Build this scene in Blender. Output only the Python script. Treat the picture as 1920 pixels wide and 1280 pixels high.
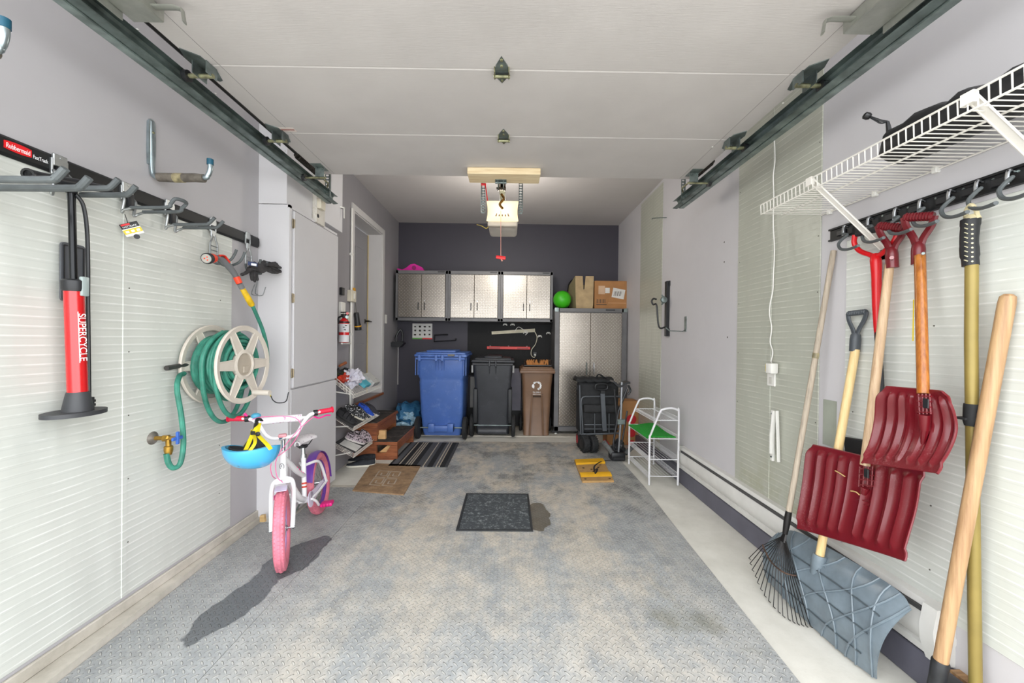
import bpy, bmesh, math, random
from mathutils import Vector, Matrix, noise
for o in list(bpy.data.objects): bpy.data.objects.remove(o)
S = bpy.context.scene
COL = S.collection
PI = math.pi
R = math.radians
random.seed(7)
# ------------------------------------------------------------------ camera
CAMZ = 1.33; FPX = 730.0
_y, _p, _r = R(.42), R(-.35), R(.64)
_right = Vector((math.cos(_y), -math.sin(_y), 0))
_fwd = Vector((math.sin(_y)*math.cos(_p), math.cos(_y)*math.cos(_p), math.sin(_p)))
_up = _right.cross(_fwd)
CR = _right*math.cos(_r) + _up*math.sin(_r)
CU = -_right*math.sin(_r) + _up*math.cos(_r)
CF = _fwd
cd = bpy.data.cameras.new('camera'); cam = bpy.data.objects.new('camera', cd); COL.objects.link(cam)
cd.sensor_fit = 'HORIZONTAL'; cd.sensor_width = 36; cd.lens = FPX/1920*36; cd.clip_start = .02; cd.clip_end = 200
M4 = Matrix((CR, CU, -CF)).transposed().to_4x4(); M4.translation = (0, 0, CAMZ)
cam.matrix_world = M4
S.camera = cam
# ------------------------------------------------------------------ light
S.view_settings.view_transform = 'Standard'; S.view_settings.look = 'None'
S.view_settings.gamma = 1; S.view_settings.use_curve_mapping = False
S.view_settings.exposure = 0.80
w = bpy.data.worlds.new('sky'); S.world = w; w.use_nodes = True
bg = w.node_tree.nodes['Background']; bg.inputs[0].default_value = (.94, .97, 1.0, 1); bg.inputs[1].default_value = 3.0
# ------------------------------------------------------------------ rays through photo pixels onto real planes
def ray(px, py): return CR*((px-960)/FPX) - CU*((py-640)/FPX) + CF
def on(px, py, ax, v):
    d = ray(px, py); i = 'xyz'.index(ax); o = (0, 0, CAMZ)[i]
    return Vector((0, 0, CAMZ)) + d*((v-o)/d[i])
def PX(px, py, X): return on(px, py, 'x', X)
def PY(px, py, Y): return on(px, py, 'y', Y)
def PZ(px, py, Z): return on(px, py, 'z', Z)
# ------------------------------------------------------------------ materials
def lin(h):
    h = h.lstrip('#'); c = [int(h[i:i+2], 16)/255 for i in (0, 2, 4)]
    return tuple([(x/12.92 if x <= .04045 else ((x+.055)/1.055)**2.4) for x in c]) + (1,)
class NT:
    def __init__(s, name):
        s.m = bpy.data.materials.new(name); s.m.use_nodes = True; s.t = s.m.node_tree
        s.b = s.t.nodes['Principled BSDF']
    def n(s, t, **k):
        x = s.t.nodes.new(t)
        for a, v in k.items(): setattr(x, a, v)
        return x
    def l(s, a, b): s.t.links.new(a, b)
    def put(s, sock, v):
        if isinstance(v, bpy.types.NodeSocket): s.l(v, sock)
        else: sock.default_value = v
    def math(s, op, a, b=0.0, c=0.0):
        x = s.n('ShaderNodeMath', operation=op)
        for i, v in enumerate((a, b, c)): s.put(x.inputs[i], v)
        return x.outputs[0]
    def pos(s): return s.n('ShaderNodeNewGeometry').outputs['Position']
    def obj(s): return s.n('ShaderNodeTexCoord').outputs['Object']
    def xyz(s, v):
        x = s.n('ShaderNodeSeparateXYZ'); s.l(v, x.inputs[0]); return x.outputs
    def noise(s, vec, scale, detail=3, rough=.55, stretch=None):
        x = s.n('ShaderNodeTexNoise'); x.inputs['Scale'].default_value = scale
        x.inputs['Detail'].default_value = detail; x.inputs['Roughness'].default_value = rough
        if stretch:
            mp = s.n('ShaderNodeMapping'); mp.inputs['Scale'].default_value = stretch; s.l(vec, mp.inputs[0]); vec = mp.outputs[0]
        s.l(vec, x.inputs['Vector']); return x.outputs['Fac']
    def ramp(s, f, stops):
        x = s.n('ShaderNodeValToRGB'); e = x.color_ramp.elements
        while len(e) < len(stops): e.new(.5)
        for q, (p, c) in zip(e, stops): q.position = p; q.color = c
        s.put(x.inputs[0], f); return x.outputs[0]
    def mix(s, f, a, b):
        x = s.n('ShaderNodeMix', data_type='RGBA'); s.put(x.inputs[0], f); s.put(x.inputs[6], a); s.put(x.inputs[7], b); return x.outputs[2]
    def step(s, v, lo, hi):
        x = s.n('ShaderNodeMapRange', interpolation_type='SMOOTHSTEP'); s.put(x.inputs[0], v)
        x.inputs[1].default_value = lo; x.inputs[2].default_value = hi; return x.outputs[0]
    def bump(s, h, strength=.3, dist=.002):
        x = s.n('ShaderNodeBump'); x.inputs['Strength'].default_value = strength; x.inputs['Distance'].default_value = dist
        s.put(x.inputs['Height'], h); s.l(x.outputs[0], s.b.inputs['Normal'])
    def base(s, c, rough=.5, metal=0):
        s.put(s.b.inputs['Base Color'], c); s.put(s.b.inputs['Roughness'], rough); s.put(s.b.inputs['Metallic'], metal)
    def lozenge(s, u, v, pitch, L=.46, W=.13):
        a = s.math('DIVIDE', s.math('ADD', u, v), pitch*1.4142); b = s.math('DIVIDE', s.math('SUBTRACT', u, v), pitch*1.4142)
        ca = s.math('FLOOR', a); cb = s.math('FLOOR', b)
        par = s.math('PINGPONG', s.math('ADD', ca, cb), 1)
        fa = s.math('SUBTRACT', s.math('FRACT', a), .5); fb = s.math('SUBTRACT', s.math('FRACT', b), .5)
        p, q = fa, fb
        x = s.n('ShaderNodeMix', data_type='FLOAT'); s.put(x.inputs[0], par); s.put(x.inputs[2], p); s.put(x.inputs[3], q)
        y = s.n('ShaderNodeMix', data_type='FLOAT'); s.put(y.inputs[0], par); s.put(y.inputs[2], q); s.put(y.inputs[3], p)
        d = s.math('ADD', s.math('POWER', s.math('ABSOLUTE', s.math('DIVIDE', x.outputs[0], L)), 2), s.math('POWER', s.math('ABSOLUTE', s.math('DIVIDE', y.outputs[0], W)), 2))
        return s.step(d, 1.1, .5)
MATS = {}
def mat(name, hexc, rough=.5, metal=0, var=.08, vs=6, bump=0, bs=60, coat=0, dirt=None):
    if name in MATS: return MATS[name]
    k = NT(name); c = lin(hexc); v = k.obj()
    d = tuple(x*(1-var*2) for x in c[:3]) + (1,); u = tuple(min(1, x*(1+var)) for x in c[:3]) + (1,)
    col = k.ramp(k.noise(v, vs, 4), [(.3, d), (.7, u)]) if var else c
    if dirt:
        col = k.mix(k.step(k.noise(v, 9, 6, .7), .52, .75), col, lin(dirt))
    k.base(col, rough, metal)
    if bump: k.bump(k.noise(v, bs, 3), .35, bump)
    if coat: k.b.inputs['Coat Weight'].default_value = coat
    MATS[name] = k.m; return k.m
def wood(name, c1, c2, stretch=(30, 30, 1.5), rough=.5, scale=2.5):
    if name in MATS: return MATS[name]
    k = NT(name); v = k.obj(); n = k.noise(v, scale, 5, .6, stretch); n2 = k.noise(v, 3, 2)
    f = k.math('ADD', k.math('MULTIPLY', n, .8), k.math('MULTIPLY', n2, .2))
    k.base(k.ramp(f, [(.35, lin(c1)), (.62, lin(c2))]), rough); k.bump(n, .2, .0008)
    MATS[name] = k.m; return k.m
def emit(name, hexc, s, alpha=None):
    k = NT(name); c = lin(hexc); k.base(c, .4); k.b.inputs['Emission Color'].default_value = c; k.b.inputs['Emission Strength'].default_value = s
    return k.m
# plain things
steel = mat('galvanised_steel', '#8d9895', .35, .85, .25, 14)
steeld = mat('dark_galvanised_steel', '#828d8b', .38, .7, .3, 10)
zinc = mat('yellow_zinc', '#a6a583', .35, .8, .3, 30)
chrome = mat('chrome', '#c9cccf', .18, 1, .03)
black = mat('black_plastic', '#1d1e21', .42, 0, .1)
rubber = mat('black_rubber', '#232425', .8, 0, .2, 30, .001, 120)
white = mat('white_plastic', '#e4e2dc', .4, 0, .03)
wirew = mat('white_coated_wire', '#e2ded6', .35, 0, .04)
greygrip = mat('grey_vinyl', '#565b5c', .55, 0, .12, 20)
maroon = mat('maroon_plastic', '#691019', .34, 0, .1, 8, .0006, 90, .15)
maroonb = None
# ------------------------------------------------------------------ mesh builders
def nb(): return bmesh.new()
def frame(d):
    d = d.normalized(); a = Vector((0, 0, 1)) if abs(d.z) < .9 else Vector((1, 0, 0))
    u = d.cross(a).normalized(); return u, d.cross(u).normalized()
def box(bm, a, b, bev=0, seg=2, rot=None, piv=None):
    lo = [min(a[i], b[i]) for i in range(3)]; hi = [max(a[i], b[i]) for i in range(3)]
    r = bmesh.ops.create_cube(bm, size=1); vs = r['verts']
    for v in vs:
        v.co = Vector([(lo[i]+hi[i])/2 + v.co[i]*(hi[i]-lo[i]) for i in range(3)])
    if bev:
        es = list({e for v in vs for e in v.link_edges}); rr = bmesh.ops.bevel(bm, geom=es, offset=bev, segments=seg, profile=.5, affect='EDGES')
        vs = rr['verts']
    if rot is not None:
        p = Vector(piv) if piv else Vector([(lo[i]+hi[i])/2 for i in range(3)])
        al = set(vs)
        for v in al: v.co = p + rot @ (v.co-p)
    return vs
def tube(bm, pts, r, seg=8, closed=False, caps=True, flat=None):
    pts = [Vector(p) for p in pts]; n = len(pts); rings = []
    rs = r if isinstance(r, (list, tuple)) else [r]*n
    def tan(i):
        if closed: return (pts[(i+1) % n]-pts[i-1]).normalized()
        if i == 0: return (pts[1]-pts[0]).normalized()
        if i == n-1: return (pts[-1]-pts[-2]).normalized()
        return ((pts[i+1]-pts[i]).normalized()+(pts[i]-pts[i-1]).normalized()).normalized()
    t = tan(0); u, v = frame(t)
    for i in range(n):
        t2 = tan(i); q = t.rotation_difference(t2); u = q @ u; v = q @ v; t = t2
        ring = []
        for k in range(seg):
            a = 2*PI*k/seg; f = flat or (1, 1)
            ring.append(bm.verts.new(pts[i] + u*math.cos(a)*rs[i]*f[0] + v*math.sin(a)*rs[i]*f[1]))
        rings.append(ring)
    m = n if closed else n-1
    for i in range(m):
        A, B = rings[i], rings[(i+1) % n]
        off = 0
        if closed and i == n-1:
            off = min(range(seg), key=lambda o: (A[0].co-B[o].co).length)
        for k in range(seg):
            try: bm.faces.new((A[k], A[(k+1) % seg], B[(k+1+off) % seg], B[(k+off) % seg]))
            except ValueError: pass
    if caps and not closed:
        bm.faces.new(rings[0][::-1]); bm.faces.new(rings[-1])
def cr(pts, n=6, closed=False):
    P = [Vector(p) for p in pts]; out = []; L = len(P)
    rng = range(L) if closed else range(L-1)
    for i in rng:
        p1, p2 = P[i], P[(i+1) % L]
        p0 = P[i-1] if (closed or i > 0) else p1*2-p2
        p3 = P[(i+2) % L] if (closed or i+2 < L) else p2*2-p1
        for k in range(n):
            t = k/n; out.append(.5*((2*p1)+(p2-p0)*t+(2*p0-5*p1+4*p2-p3)*t*t+(3*p1-p0-3*p2+p3)*t*t*t))
    if not closed: out.append(P[-1])
    return out
def lathe(bm, o, ax, prof, seg=24, cap=True):
    o = Vector(o); ax = Vector(ax).normalized(); u, v = frame(ax); rings = []
    for r, h in prof:
        rings.append([bm.verts.new(o+ax*h+(u*math.cos(2*PI*k/seg)+v*math.sin(2*PI*k/seg))*max(r, 1e-5)) for k in range(seg)])
    for A, B in zip(rings, rings[1:]):
        for k in range(seg): bm.faces.new((A[k], A[(k+1) % seg], B[(k+1) % seg], B[k]))
    if cap: bm.faces.new(rings[0][::-1]); bm.faces.new(rings[-1])
def cyl(bm, a, b, r, seg=12):
    a = Vector(a); b = Vector(b); lathe(bm, a, b-a, [(r, 0), (r, (b-a).length)], seg)
def prism(bm, poly, vec):
    vec = Vector(vec); A = [bm.verts.new(Vector(p)) for p in poly]; B = [bm.verts.new(Vector(p)+vec) for p in poly]
    n = len(A); bm.faces.new(A[::-1]); bm.faces.new(B)
    for k in range(n): bm.faces.new((A[k], A[(k+1) % n], B[(k+1) % n], B[k]))
def sheet(bm, rows, th, wrap=False):
    """grid surface with real thickness; rows = list of rows of points"""
    n, m = len(rows), len(rows[0]); rows = [[Vector(p) for p in r] for r in rows]
    def nor(i, j):
        a = rows[min(i+1, n-1)][j]-rows[max(i-1, 0)][j]; b = rows[i][min(j+1, m-1)]-rows[i][max(j-1, 0)]
        c = a.cross(b); return c.normalized() if c.length > 1e-12 else Vector((0, 0, 1))
    F = [[bm.verts.new(rows[i][j]) for j in range(m)] for i in range(n)]
    K = [[bm.verts.new(rows[i][j]-nor(i, j)*th) for j in range(m)] for i in range(n)]
    for i in range(n-1):
        for j in range(m-1):
            bm.faces.new((F[i][j], F[i+1][j], F[i+1][j+1], F[i][j+1])); bm.faces.new((K[i][j], K[i][j+1], K[i+1][j+1], K[i+1][j]))
    for i in range(n-1):
        bm.faces.new((F[i][0], K[i][0], K[i+1][0], F[i+1][0])); bm.faces.new((F[i][-1], F[i+1][-1], K[i+1][-1], K[i][-1]))
    for j in range(m-1):
        bm.faces.new((F[0][j], F[0][j+1], K[0][j+1], K[0][j])); bm.faces.new((F[-1][j], K[-1][j], K[-1][j+1], F[-1][j+1]))
def blob(bm, c, r, sub=3, amp=0, fs=8, seed=0, flatbottom=None):
    g = bmesh.ops.create_icosphere(bm, subdivisions=sub, radius=1); c = Vector(c)
    for v in g['verts']:
        p = v.co.copy(); k = 1 + (noise.noise(p*fs*.3+Vector((seed, 0, 0))) * amp if amp else 0)
        v.co = c+Vector((p.x*r[0]*k, p.y*r[1]*k, p.z*r[2]*k))
        if flatbottom is not None and v.co.z < flatbottom: v.co.z = flatbottom
    return g['verts']
WM = {}
def link(o, parent=None):
    COL.objects.link(o)
    if parent is not None: o.parent = parent; WM[o.name] = WM[parent.name]
    else: WM[o.name] = Matrix.Identity(4)
    return o
def thing(name, label, cat, loc=(0, 0, 0), group=None, rotz=0):
    o = bpy.data.objects.new(name, None); o.empty_display_size = .05; COL.objects.link(o)
    o.location = loc; o.rotation_euler = (0, 0, rotz)
    o['label'] = label; o['category'] = cat
    if group: o['group'] = group
    WM[o.name] = Matrix.Translation(Vector(loc)) @ Matrix.Rotation(rotz, 4, 'Z')
    return o
def part(name, bm, m, parent=None, label=None, smooth=35, local=False):
    """geometry is written in world coordinates unless local"""
    me = bpy.data.meshes.new(name)
    bmesh.ops.recalc_face_normals(bm, faces=bm.faces[:])
    if parent is not None and not local: bm.transform(WM[parent.name].inverted())
    bm.to_mesh(me); bm.free(); me.materials.append(m)
    for p in me.polygons: p.use_smooth = True
    me.set_sharp_from_angle(angle=R(smooth))
    o = bpy.data.objects.new(name, me); link(o, parent)
    if label: o['label'] = label
    return o
def solo(name, bm, m, label, cat, group=None, smooth=35):
    # single mesh thing: origin moved to the base of the thing
    bm.verts.ensure_lookup_table()
    xs = [v.co.x for v in bm.verts]; ys = [v.co.y for v in bm.verts]; zs = [v.co.z for v in bm.verts]
    loc = Vector(((min(xs)+max(xs))/2, (min(ys)+max(ys))/2, min(zs)))
    bm.transform(Matrix.Translation(-loc)); o = part(name, bm, m, None, smooth=smooth); o.location = loc
    WM[o.name] = Matrix.Translation(loc)
    o['label'] = label; o['category'] = cat
    if group: o['group'] = group
    return o
def struct(name, bm, m, parent=None, smooth=35):
    o = part(name, bm, m, parent, smooth=smooth)
    if parent is None: o['kind'] = 'structure'
    return o
def text(name, s, c, right, up, width, m, parent, height=None, th=.0006, spacing=1.0, label=None):
    """raised lettering centred at c, running along right"""
    cu = bpy.data.curves.new(name, 'FONT'); cu.body = s; cu.size = 1; cu.align_x = 'CENTER'; cu.align_y = 'CENTER'; cu.extrude = .01
    cu.space_character = spacing
    t = bpy.data.objects.new('tmp', cu); COL.objects.link(t)
    dg = bpy.context.evaluated_depsgraph_get(); dg.update()
    me = bpy.data.meshes.new_from_object(t.evaluated_get(dg)); bpy.data.objects.remove(t)
    xs = [v.co.x for v in me.vertices]; ys = [v.co.y for v in me.vertices]
    w0 = max(xs)-min(xs); h0 = max(ys)-min(ys); cx = (max(xs)+min(xs))/2; cy = (max(ys)+min(ys))/2
    sx = width/w0; sy = (height/h0) if height else sx
    r = Vector(right).normalized(); u = Vector(up).normalized(); nn = r.cross(u).normalized(); c = Vector(c)
    inv = WM[parent.name].inverted()
    for v in me.vertices:
        z = th if v.co.z > 0 else 0
        v.co = inv @ (c + r*(v.co.x-cx)*sx + u*(v.co.y-cy)*sy + nn*z)
    me.materials.clear(); me.materials.append(m); me.name = name
    o = bpy.data.objects.new(name, me); link(o, parent)
    if label: o['label'] = label
    return o
def quad(bm, c, right, up, w, h, th):
    """thin slab facing right x up"""
    r = Vector(right).normalized(); u = Vector(up).normalized(); n = r.cross(u).normalized(); c = Vector(c)
    prism(bm, [c-r*w/2-u*h/2, c+r*w/2-u*h/2, c+r*w/2+u*h/2, c-r*w/2+u*h/2], n*th)
XL, XLF, XR, YB, HC = -1.80, -1.70, 1.655, 5.95, 3.085   # left wall, far left wall, right wall, back wall, ceiling
YC0, YC1, XC = 2.80, 3.57, -1.58                          # built-in closet
DZ = 2.5                                                 # underside of the open overhead door
# ================================================================== SETTING
def paint(name, hexc, var=.04, rough=.55):
    k = NT(name); v = k.pos(); c = lin(hexc)
    a = tuple(x*(1-var) for x in c[:3])+(1,); b = tuple(min(1, x*(1+var)) for x in c[:3])+(1,)
    col = k.ramp(k.noise(v, 1.6, 5, .6), [(.3, a), (.7, b)])
    sc = k.step(k.noise(v, 14, 6, .75), .70, .78)
    col = k.mix(k.math('MULTIPLY', sc, .25), col, lin('#8a8580'))
    k.base(col, rough); k.bump(k.noise(v, 45, 3), .12, .002); return k.m
m_wall = paint('lilac_grey_paint', '#b3b0b2')
m_wall2 = paint('white_lilac_paint', '#d3d1d6')
m_back = paint('dark_purple_grey_paint', '#3b3842')
m_ceil = paint('ceiling_paint', '#c6c1bf')
def sheetmat(name, c1, stripe, dirt=0.0):
    k = NT(name); p = k.pos(); x = k.xyz(p)
    z = k.math('ADD', x[2], k.math('MULTIPLY', k.noise(p, 1.1, 2), .02))
    f = k.math('FRACT', k.math('DIVIDE', z, .0365)); d = k.math('ABSOLUTE', k.math('SUBTRACT', f, .5))
    line = k.step(d, .12, .02); brk = k.step(k.noise(p, 3.5, 3, .6, (1, 2.5, 1)), .30, .62)
    s = k.math('MULTIPLY', line, k.math('MULTIPLY', brk, .62))
    f2 = k.step(k.math('ABSOLUTE', k.math('SUBTRACT', f, .25)), .10, .02)
    c = lin(c1); lo = tuple(q*.86 for q in c[:3])+(1,)
    col = k.mix(k.noise(p, 1.4, 4), lo, c)
    col = k.mix(k.math('MULTIPLY', f2, .12), col, lin('#8f958c'))
    col = k.mix(s, col, lin(stripe))
    if dirt:
        g = k.math('MULTIPLY', k.step(x[2], .75, .2), k.step(k.noise(p, 5, 5, .7), .42, .66))
        col = k.mix(k.math('MULTIPLY', g, dirt), col, lin('#8d8a5e'))
    k.base(col, .33); k.bump(k.math('ADD', k.noise(p, 2.6, 3, .5, (1, 2.2, .7)), k.math('MULTIPLY', line, .05)), .5, .02); return k.m
m_sheetL = sheetmat('ribbed_poly_sheet_left', '#cfd1ca', '#e9e9e5')
m_sheetR = sheetmat('ribbed_poly_sheet_right', '#b4b5a8', '#cdcdc2', .5)
def concrete(name, h1, h2, rough=.8, sc=4):
    k = NT(name); p = k.pos(); col = k.ramp(k.noise(p, sc, 8, .65), [(.3, lin(h1)), (.7, lin(h2))])
    sp = k.step(k.noise(p, 60, 3, .8), .66, .74); col = k.mix(k.math('MULTIPLY', sp, .35), col, lin('#6d655c'))
    k.base(col, rough); k.bump(k.noise(p, 30, 6, .7), .3, .003); return k.m
m_conc = concrete('grey_concrete', '#c6c3b9', '#dad7ce')
m_curb = concrete('dusty_curb_concrete', '#a8a296', '#c9c3b8', .85, 7)
m_drive = concrete('driveway_concrete', '#b0aea8', '#c6c4be')
def rubbermat(name, dust):
    k = NT(name); p = k.pos(); x = k.xyz(p)
    lz = k.lozenge(x[0], x[1], .029, .52, .15)
    n1 = k.noise(p, 2.2, 8, .68, (1.3, .6, 1)); n2 = k.noise(p, 9, 8, .75); n3 = k.noise(p, 120, 3, .8)
    dm = k.step(k.math('ADD', k.math('MULTIPLY', n1, .75), k.math('MULTIPLY', n2, .25)), .42, .58)
    # more dust in the middle run where the car drives, cleaner strip along the edge
    ed = k.step(k.math('ABSOLUTE', k.math('ADD', x[0], .02)), 1.16, .80)
    dm = k.math('MULTIPLY', dm, k.math('ADD', .25, k.math('MULTIPLY', ed, .75)))
    fw = k.step(x[1], 1.4, 3.4)
    olive = k.math('MULTIPLY', k.step(k.noise(p, 1.7, 5, .6), .55, .68), k.math('MULTIPLY', k.step(x[0], .1, .6), k.step(x[1], 2.4, 1.7)))
    dm = k.math('MULTIPLY', dm, k.math('ADD', .55, k.math('MULTIPLY', fw, .45)))
    dm = k.math('MULTIPLY', dm, dust)
    grit = k.step(n3, .45, .62)
    rub = k.ramp(n2, [(.3, lin('#8f9293')), (.7, lin('#aeb0b0'))])
    dst = k.ramp(n2, [(.3, lin('#bcb09f')), (.7, lin('#d5cab8'))])
    col = k.mix(dm, rub, dst)
    col = k.mix(k.math('MULTIPLY', grit, .14), col, lin('#55585a'))
    # dark scuffed patches far inside
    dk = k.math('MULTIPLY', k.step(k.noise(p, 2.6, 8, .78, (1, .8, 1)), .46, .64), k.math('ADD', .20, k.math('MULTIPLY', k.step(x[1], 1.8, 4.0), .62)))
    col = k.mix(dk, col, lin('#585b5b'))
    fine = k.step(k.noise(p, 34, 5, .85), .50, .68); col = k.mix(k.math('MULTIPLY', fine, .28), col, lin('#5b5a56'))
    col = k.mix(k.math('MULTIPLY', lz, .5), col, lin('#c2c0ba'))
    col = k.mix(k.math('MULTIPLY', olive, .6), col, lin('#72705f'))
    def stain(cx, cy, a, b, rot, lo=1.0, hi=.88):
        ca, sa = math.cos(rot), math.sin(rot)
        dx = k.math('SUBTRACT', x[0], cx); dy = k.math('SUBTRACT', x[1], cy)
        u = k.math('DIVIDE', k.math('ADD', k.math('MULTIPLY', dx, ca), k.math('MULTIPLY', dy, sa)), a)
        v = k.math('DIVIDE', k.math('SUBTRACT', k.math('MULTIPLY', dy, ca), k.math('MULTIPLY', dx, sa)), b)
        d = k.math('ADD', k.math('MULTIPLY', u, u), k.math('MULTIPLY', v, v))
        d = k.math('ADD', d, k.math('MULTIPLY', k.math('SUBTRACT', k.noise(p, 6, 3), .5), 1.6))
        return k.step(d, lo, hi)
    st = k.math('MAXIMUM', stain(-1.27, 2.33, .13, .26, -.25), stain(-1.335, 1.92, .10, .27, -.18))
    col = k.mix(k.math('MULTIPLY', st, .8), col, lin('#4a4f54'))
    st2 = stain(.225, 2.93, .10, .23, 0)
    col = k.mix(k.math('MULTIPLY', st2, .8), col, lin('#5a5243'))
    rough = k.math('SUBTRACT', .62, k.math('MULTIPLY', k.math('MAXIMUM', st, st2), .35))
    k.base(col, rough); k.bump(k.math('ADD', lz, k.math('MULTIPLY', n3, .15)), 1.0, .005); return k.m
m_rub = rubbermat('diamond_tread_rubber', .95)
m_rub2 = rubbermat('diamond_tread_rubber_side', .45)

b = nb(); box(b, (-2.6, -.6, -.12), (2.4, 6.2, 0)); struct('floor', b, m_conc)
b = nb(); box(b, (-9, -14, -.16), (9, -.6, -.02)); struct('floor_driveway', b, m_drive)
b = nb(); box(b, (-2.2, .55, HC), (2.2, 6.2, HC+.1)); struct('ceiling', b, m_ceil)
b = nb(); box(b, (-2.2, YB, 0), (2.2, YB+.12, HC)); struct('wall_back', b, m_back)
b = nb(); box(b, (XL-.15, .7, 0), (XL, YC0+.02, HC)); struct('wall_left', b, m_wall)
b = nb(); box(b, (XR, .7, 0), (XR+.15, YB, HC)); struct('wall_right', b, paint('right_wall_paint', '#c5c2c4'))
# far left wall with the doorway recess
D0, D1, DT = 4.24, 5.19, 2.70      # doorway
b = nb(); box(b, (XL-.12, YC1, 0), (XLF, D0, HC)); box(b, (XL-.12, D1, 0), (XLF, YB, HC)); box(b, (XL-.12, D0, DT), (XLF, D1, HC)); box(b, (XL-.12, D0, 0), (XLF, D1, .60))
struct('wall_far_left', b, paint('grey_paint_inside', '#8e8b8e'))
# entry door set back in the wall
m_trim = paint('trim_paint', '#c6c3c2'); m_door = paint('entry_door_paint', '#918f92')
b = nb(); box(b, (XL-.13, D0, .6), (XL-.09, D1, DT-.02)); dr = struct('door_1', b, m_door)
b = nb()
for z0, z1 in ((.75, 1.25), (1.42, 2.45)):
    for y0, y1 in ((D0+.12, D0+.42), (D0+.52, D0+.83)): box(b, (XL-.09, y0, z0), (XL-.08, y1, z1), .008, 1)
part('door_panel', b, m_door, dr)
b = nb(); hp = PX(688, 602, XL-.06); cyl(b, (XL-.09, hp.y, hp.z), (XL-.03, hp.y, hp.z), .011); lathe(b, (XL-.09, hp.y, hp.z), (1, 0, 0), [(.03, 0), (.03, .008), (.012, .012)], 16)
tube(b, [(XL-.03, hp.y-.01, hp.z), (XL-.03, hp.y+.09, hp.z-.003)], .009); part('door_handle', b, mat('dark_bronze', '#3b352f', .35, .8), dr)
b = nb(); c = .014
box(b, (XLF, D0-.07, .6), (XLF+c, D0, DT+.07)); box(b, (XLF, D1, .6), (XLF+c, D1+.07, DT+.07)); box(b, (XLF, D0, DT), (XLF+c, D1, DT+.07))
box(b, (XL-.10, D1-.012, .6), (XLF, D1, DT)); box(b, (XL-.10, D0, .6), (XLF, D0+.012, DT)); box(b, (XL-.10, D0, DT-.012), (XLF, D1, DT))
struct('trim_1', b, m_trim)
b = nb(); box(b, (XL-.085, D1-.02, .6), (XL-.075, D1-.012, DT-.02)); struct('trim_2', b, mat('yellow_seal', '#c8b27a', .6))
# concrete footing strip along the left wall, dark curb along the right wall
b = nb()
pts = [(XL, .7), (-1.705, .7), (-1.705, 1.45), (-1.745, 2.2), (-1.762, YC0), (XL, YC0)]
prism(b, [(x, y, 0) for x, y in pts], (0, 0, .035)); box(b, (XL, .7, .035), (-1.785, YC0, .085), .004, 1); struct('trim_3', b, m_curb)
b = nb(); box(b, (1.612, .9, 0), (XR, 5.3, .135), .004, 1); struct('baseboard_right', b, mat('purple_curb_paint', '#5f5e69', .5))
# plywood edge seen where the curb meets the wall in the foreground
b = nb(); box(b, (1.618, .9, .135), (XR, 1.40, .145)); struct('trim_4', b, wood('raw_ply_edge', '#7c5b3c', '#b08a5e', (1, 30, 1)))

# ------------------------------------------------------------------ insulation sheets on the walls
def poly_panel(label, X, side, y0, y1, z0, z1, m, screws, seams=()):
    t = thing('wall_sheet', label, 'wall sheet', (X, (y0+y1)/2, z0), 'ribbed plastic sheets over the walls')
    s = 1 if side == 'l' else -1
    b = nb(); box(b, (X, y0, z0), (X+s*.006, y1, z1), .002, 1)
    for y in seams: box(b, (X+s*.004, y-.012, z0+.002), (X+s*.009, y+.012, z1-.002), .002, 1)
    part('sheet', b, m, t)
    b = nb()
    for y, z in screws:
        b = nb(); lathe(b, (X+s*.006, y, z), (s, 0, 0), [(.0032, 0), (.0028, .0015), (.0005, .002)], 8)
        part('screw', b, mat('dark_screw', '#5b5750', .5, .5), t)
sc = [(y, z) for y in (1.38, 1.85, 2.43) for z in (.35, .65, .95, 1.25, 1.55, 1.82)]
poly_panel('pale ribbed plastic sheet covering left wall below black rail', XL, 'l', .75, 2.53, .10, 1.97, m_sheetL, sc, (1.83,))
sc = [(y, z) for y in (2.075, 2.45, 2.79) for z in (.3, .6, .9, 1.25, 1.6, 1.9, 2.4)]
poly_panel('tall greenish ribbed sheet behind the hanging power cord', XR, 'r', 2.06, 2.81, .22, 2.98, m_sheetR, sc, (2.45,))
poly_panel('narrow greenish ribbed sheet behind the folding bike hook', XR, 'r', 4.22, 4.92, .05, 3.05, m_sheetR, [(4.26, 1.2), (4.26, 2.2)])
poly_panel('pale ribbed sheet behind the shovels on right wall', XR, 'r', .75, 1.90, .30, 1.83, m_sheetL, [(y, z) for y in (1.2, 1.5, 1.85) for z in (.45, .7, 1.0, 1.4)])
b = nb(); p1 = PX(1545, 748, XR); p2 = PX(1568, 840, XR); box(b, (XR-.004, p2.y, p2.z), (XR, p1.y, p1.z)); solo('access_panel', b, mat('greenish_plate', '#9fa396', .5), 'small greenish flat plate on right wall between rake and snow pusher handle', 'panel')

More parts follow.
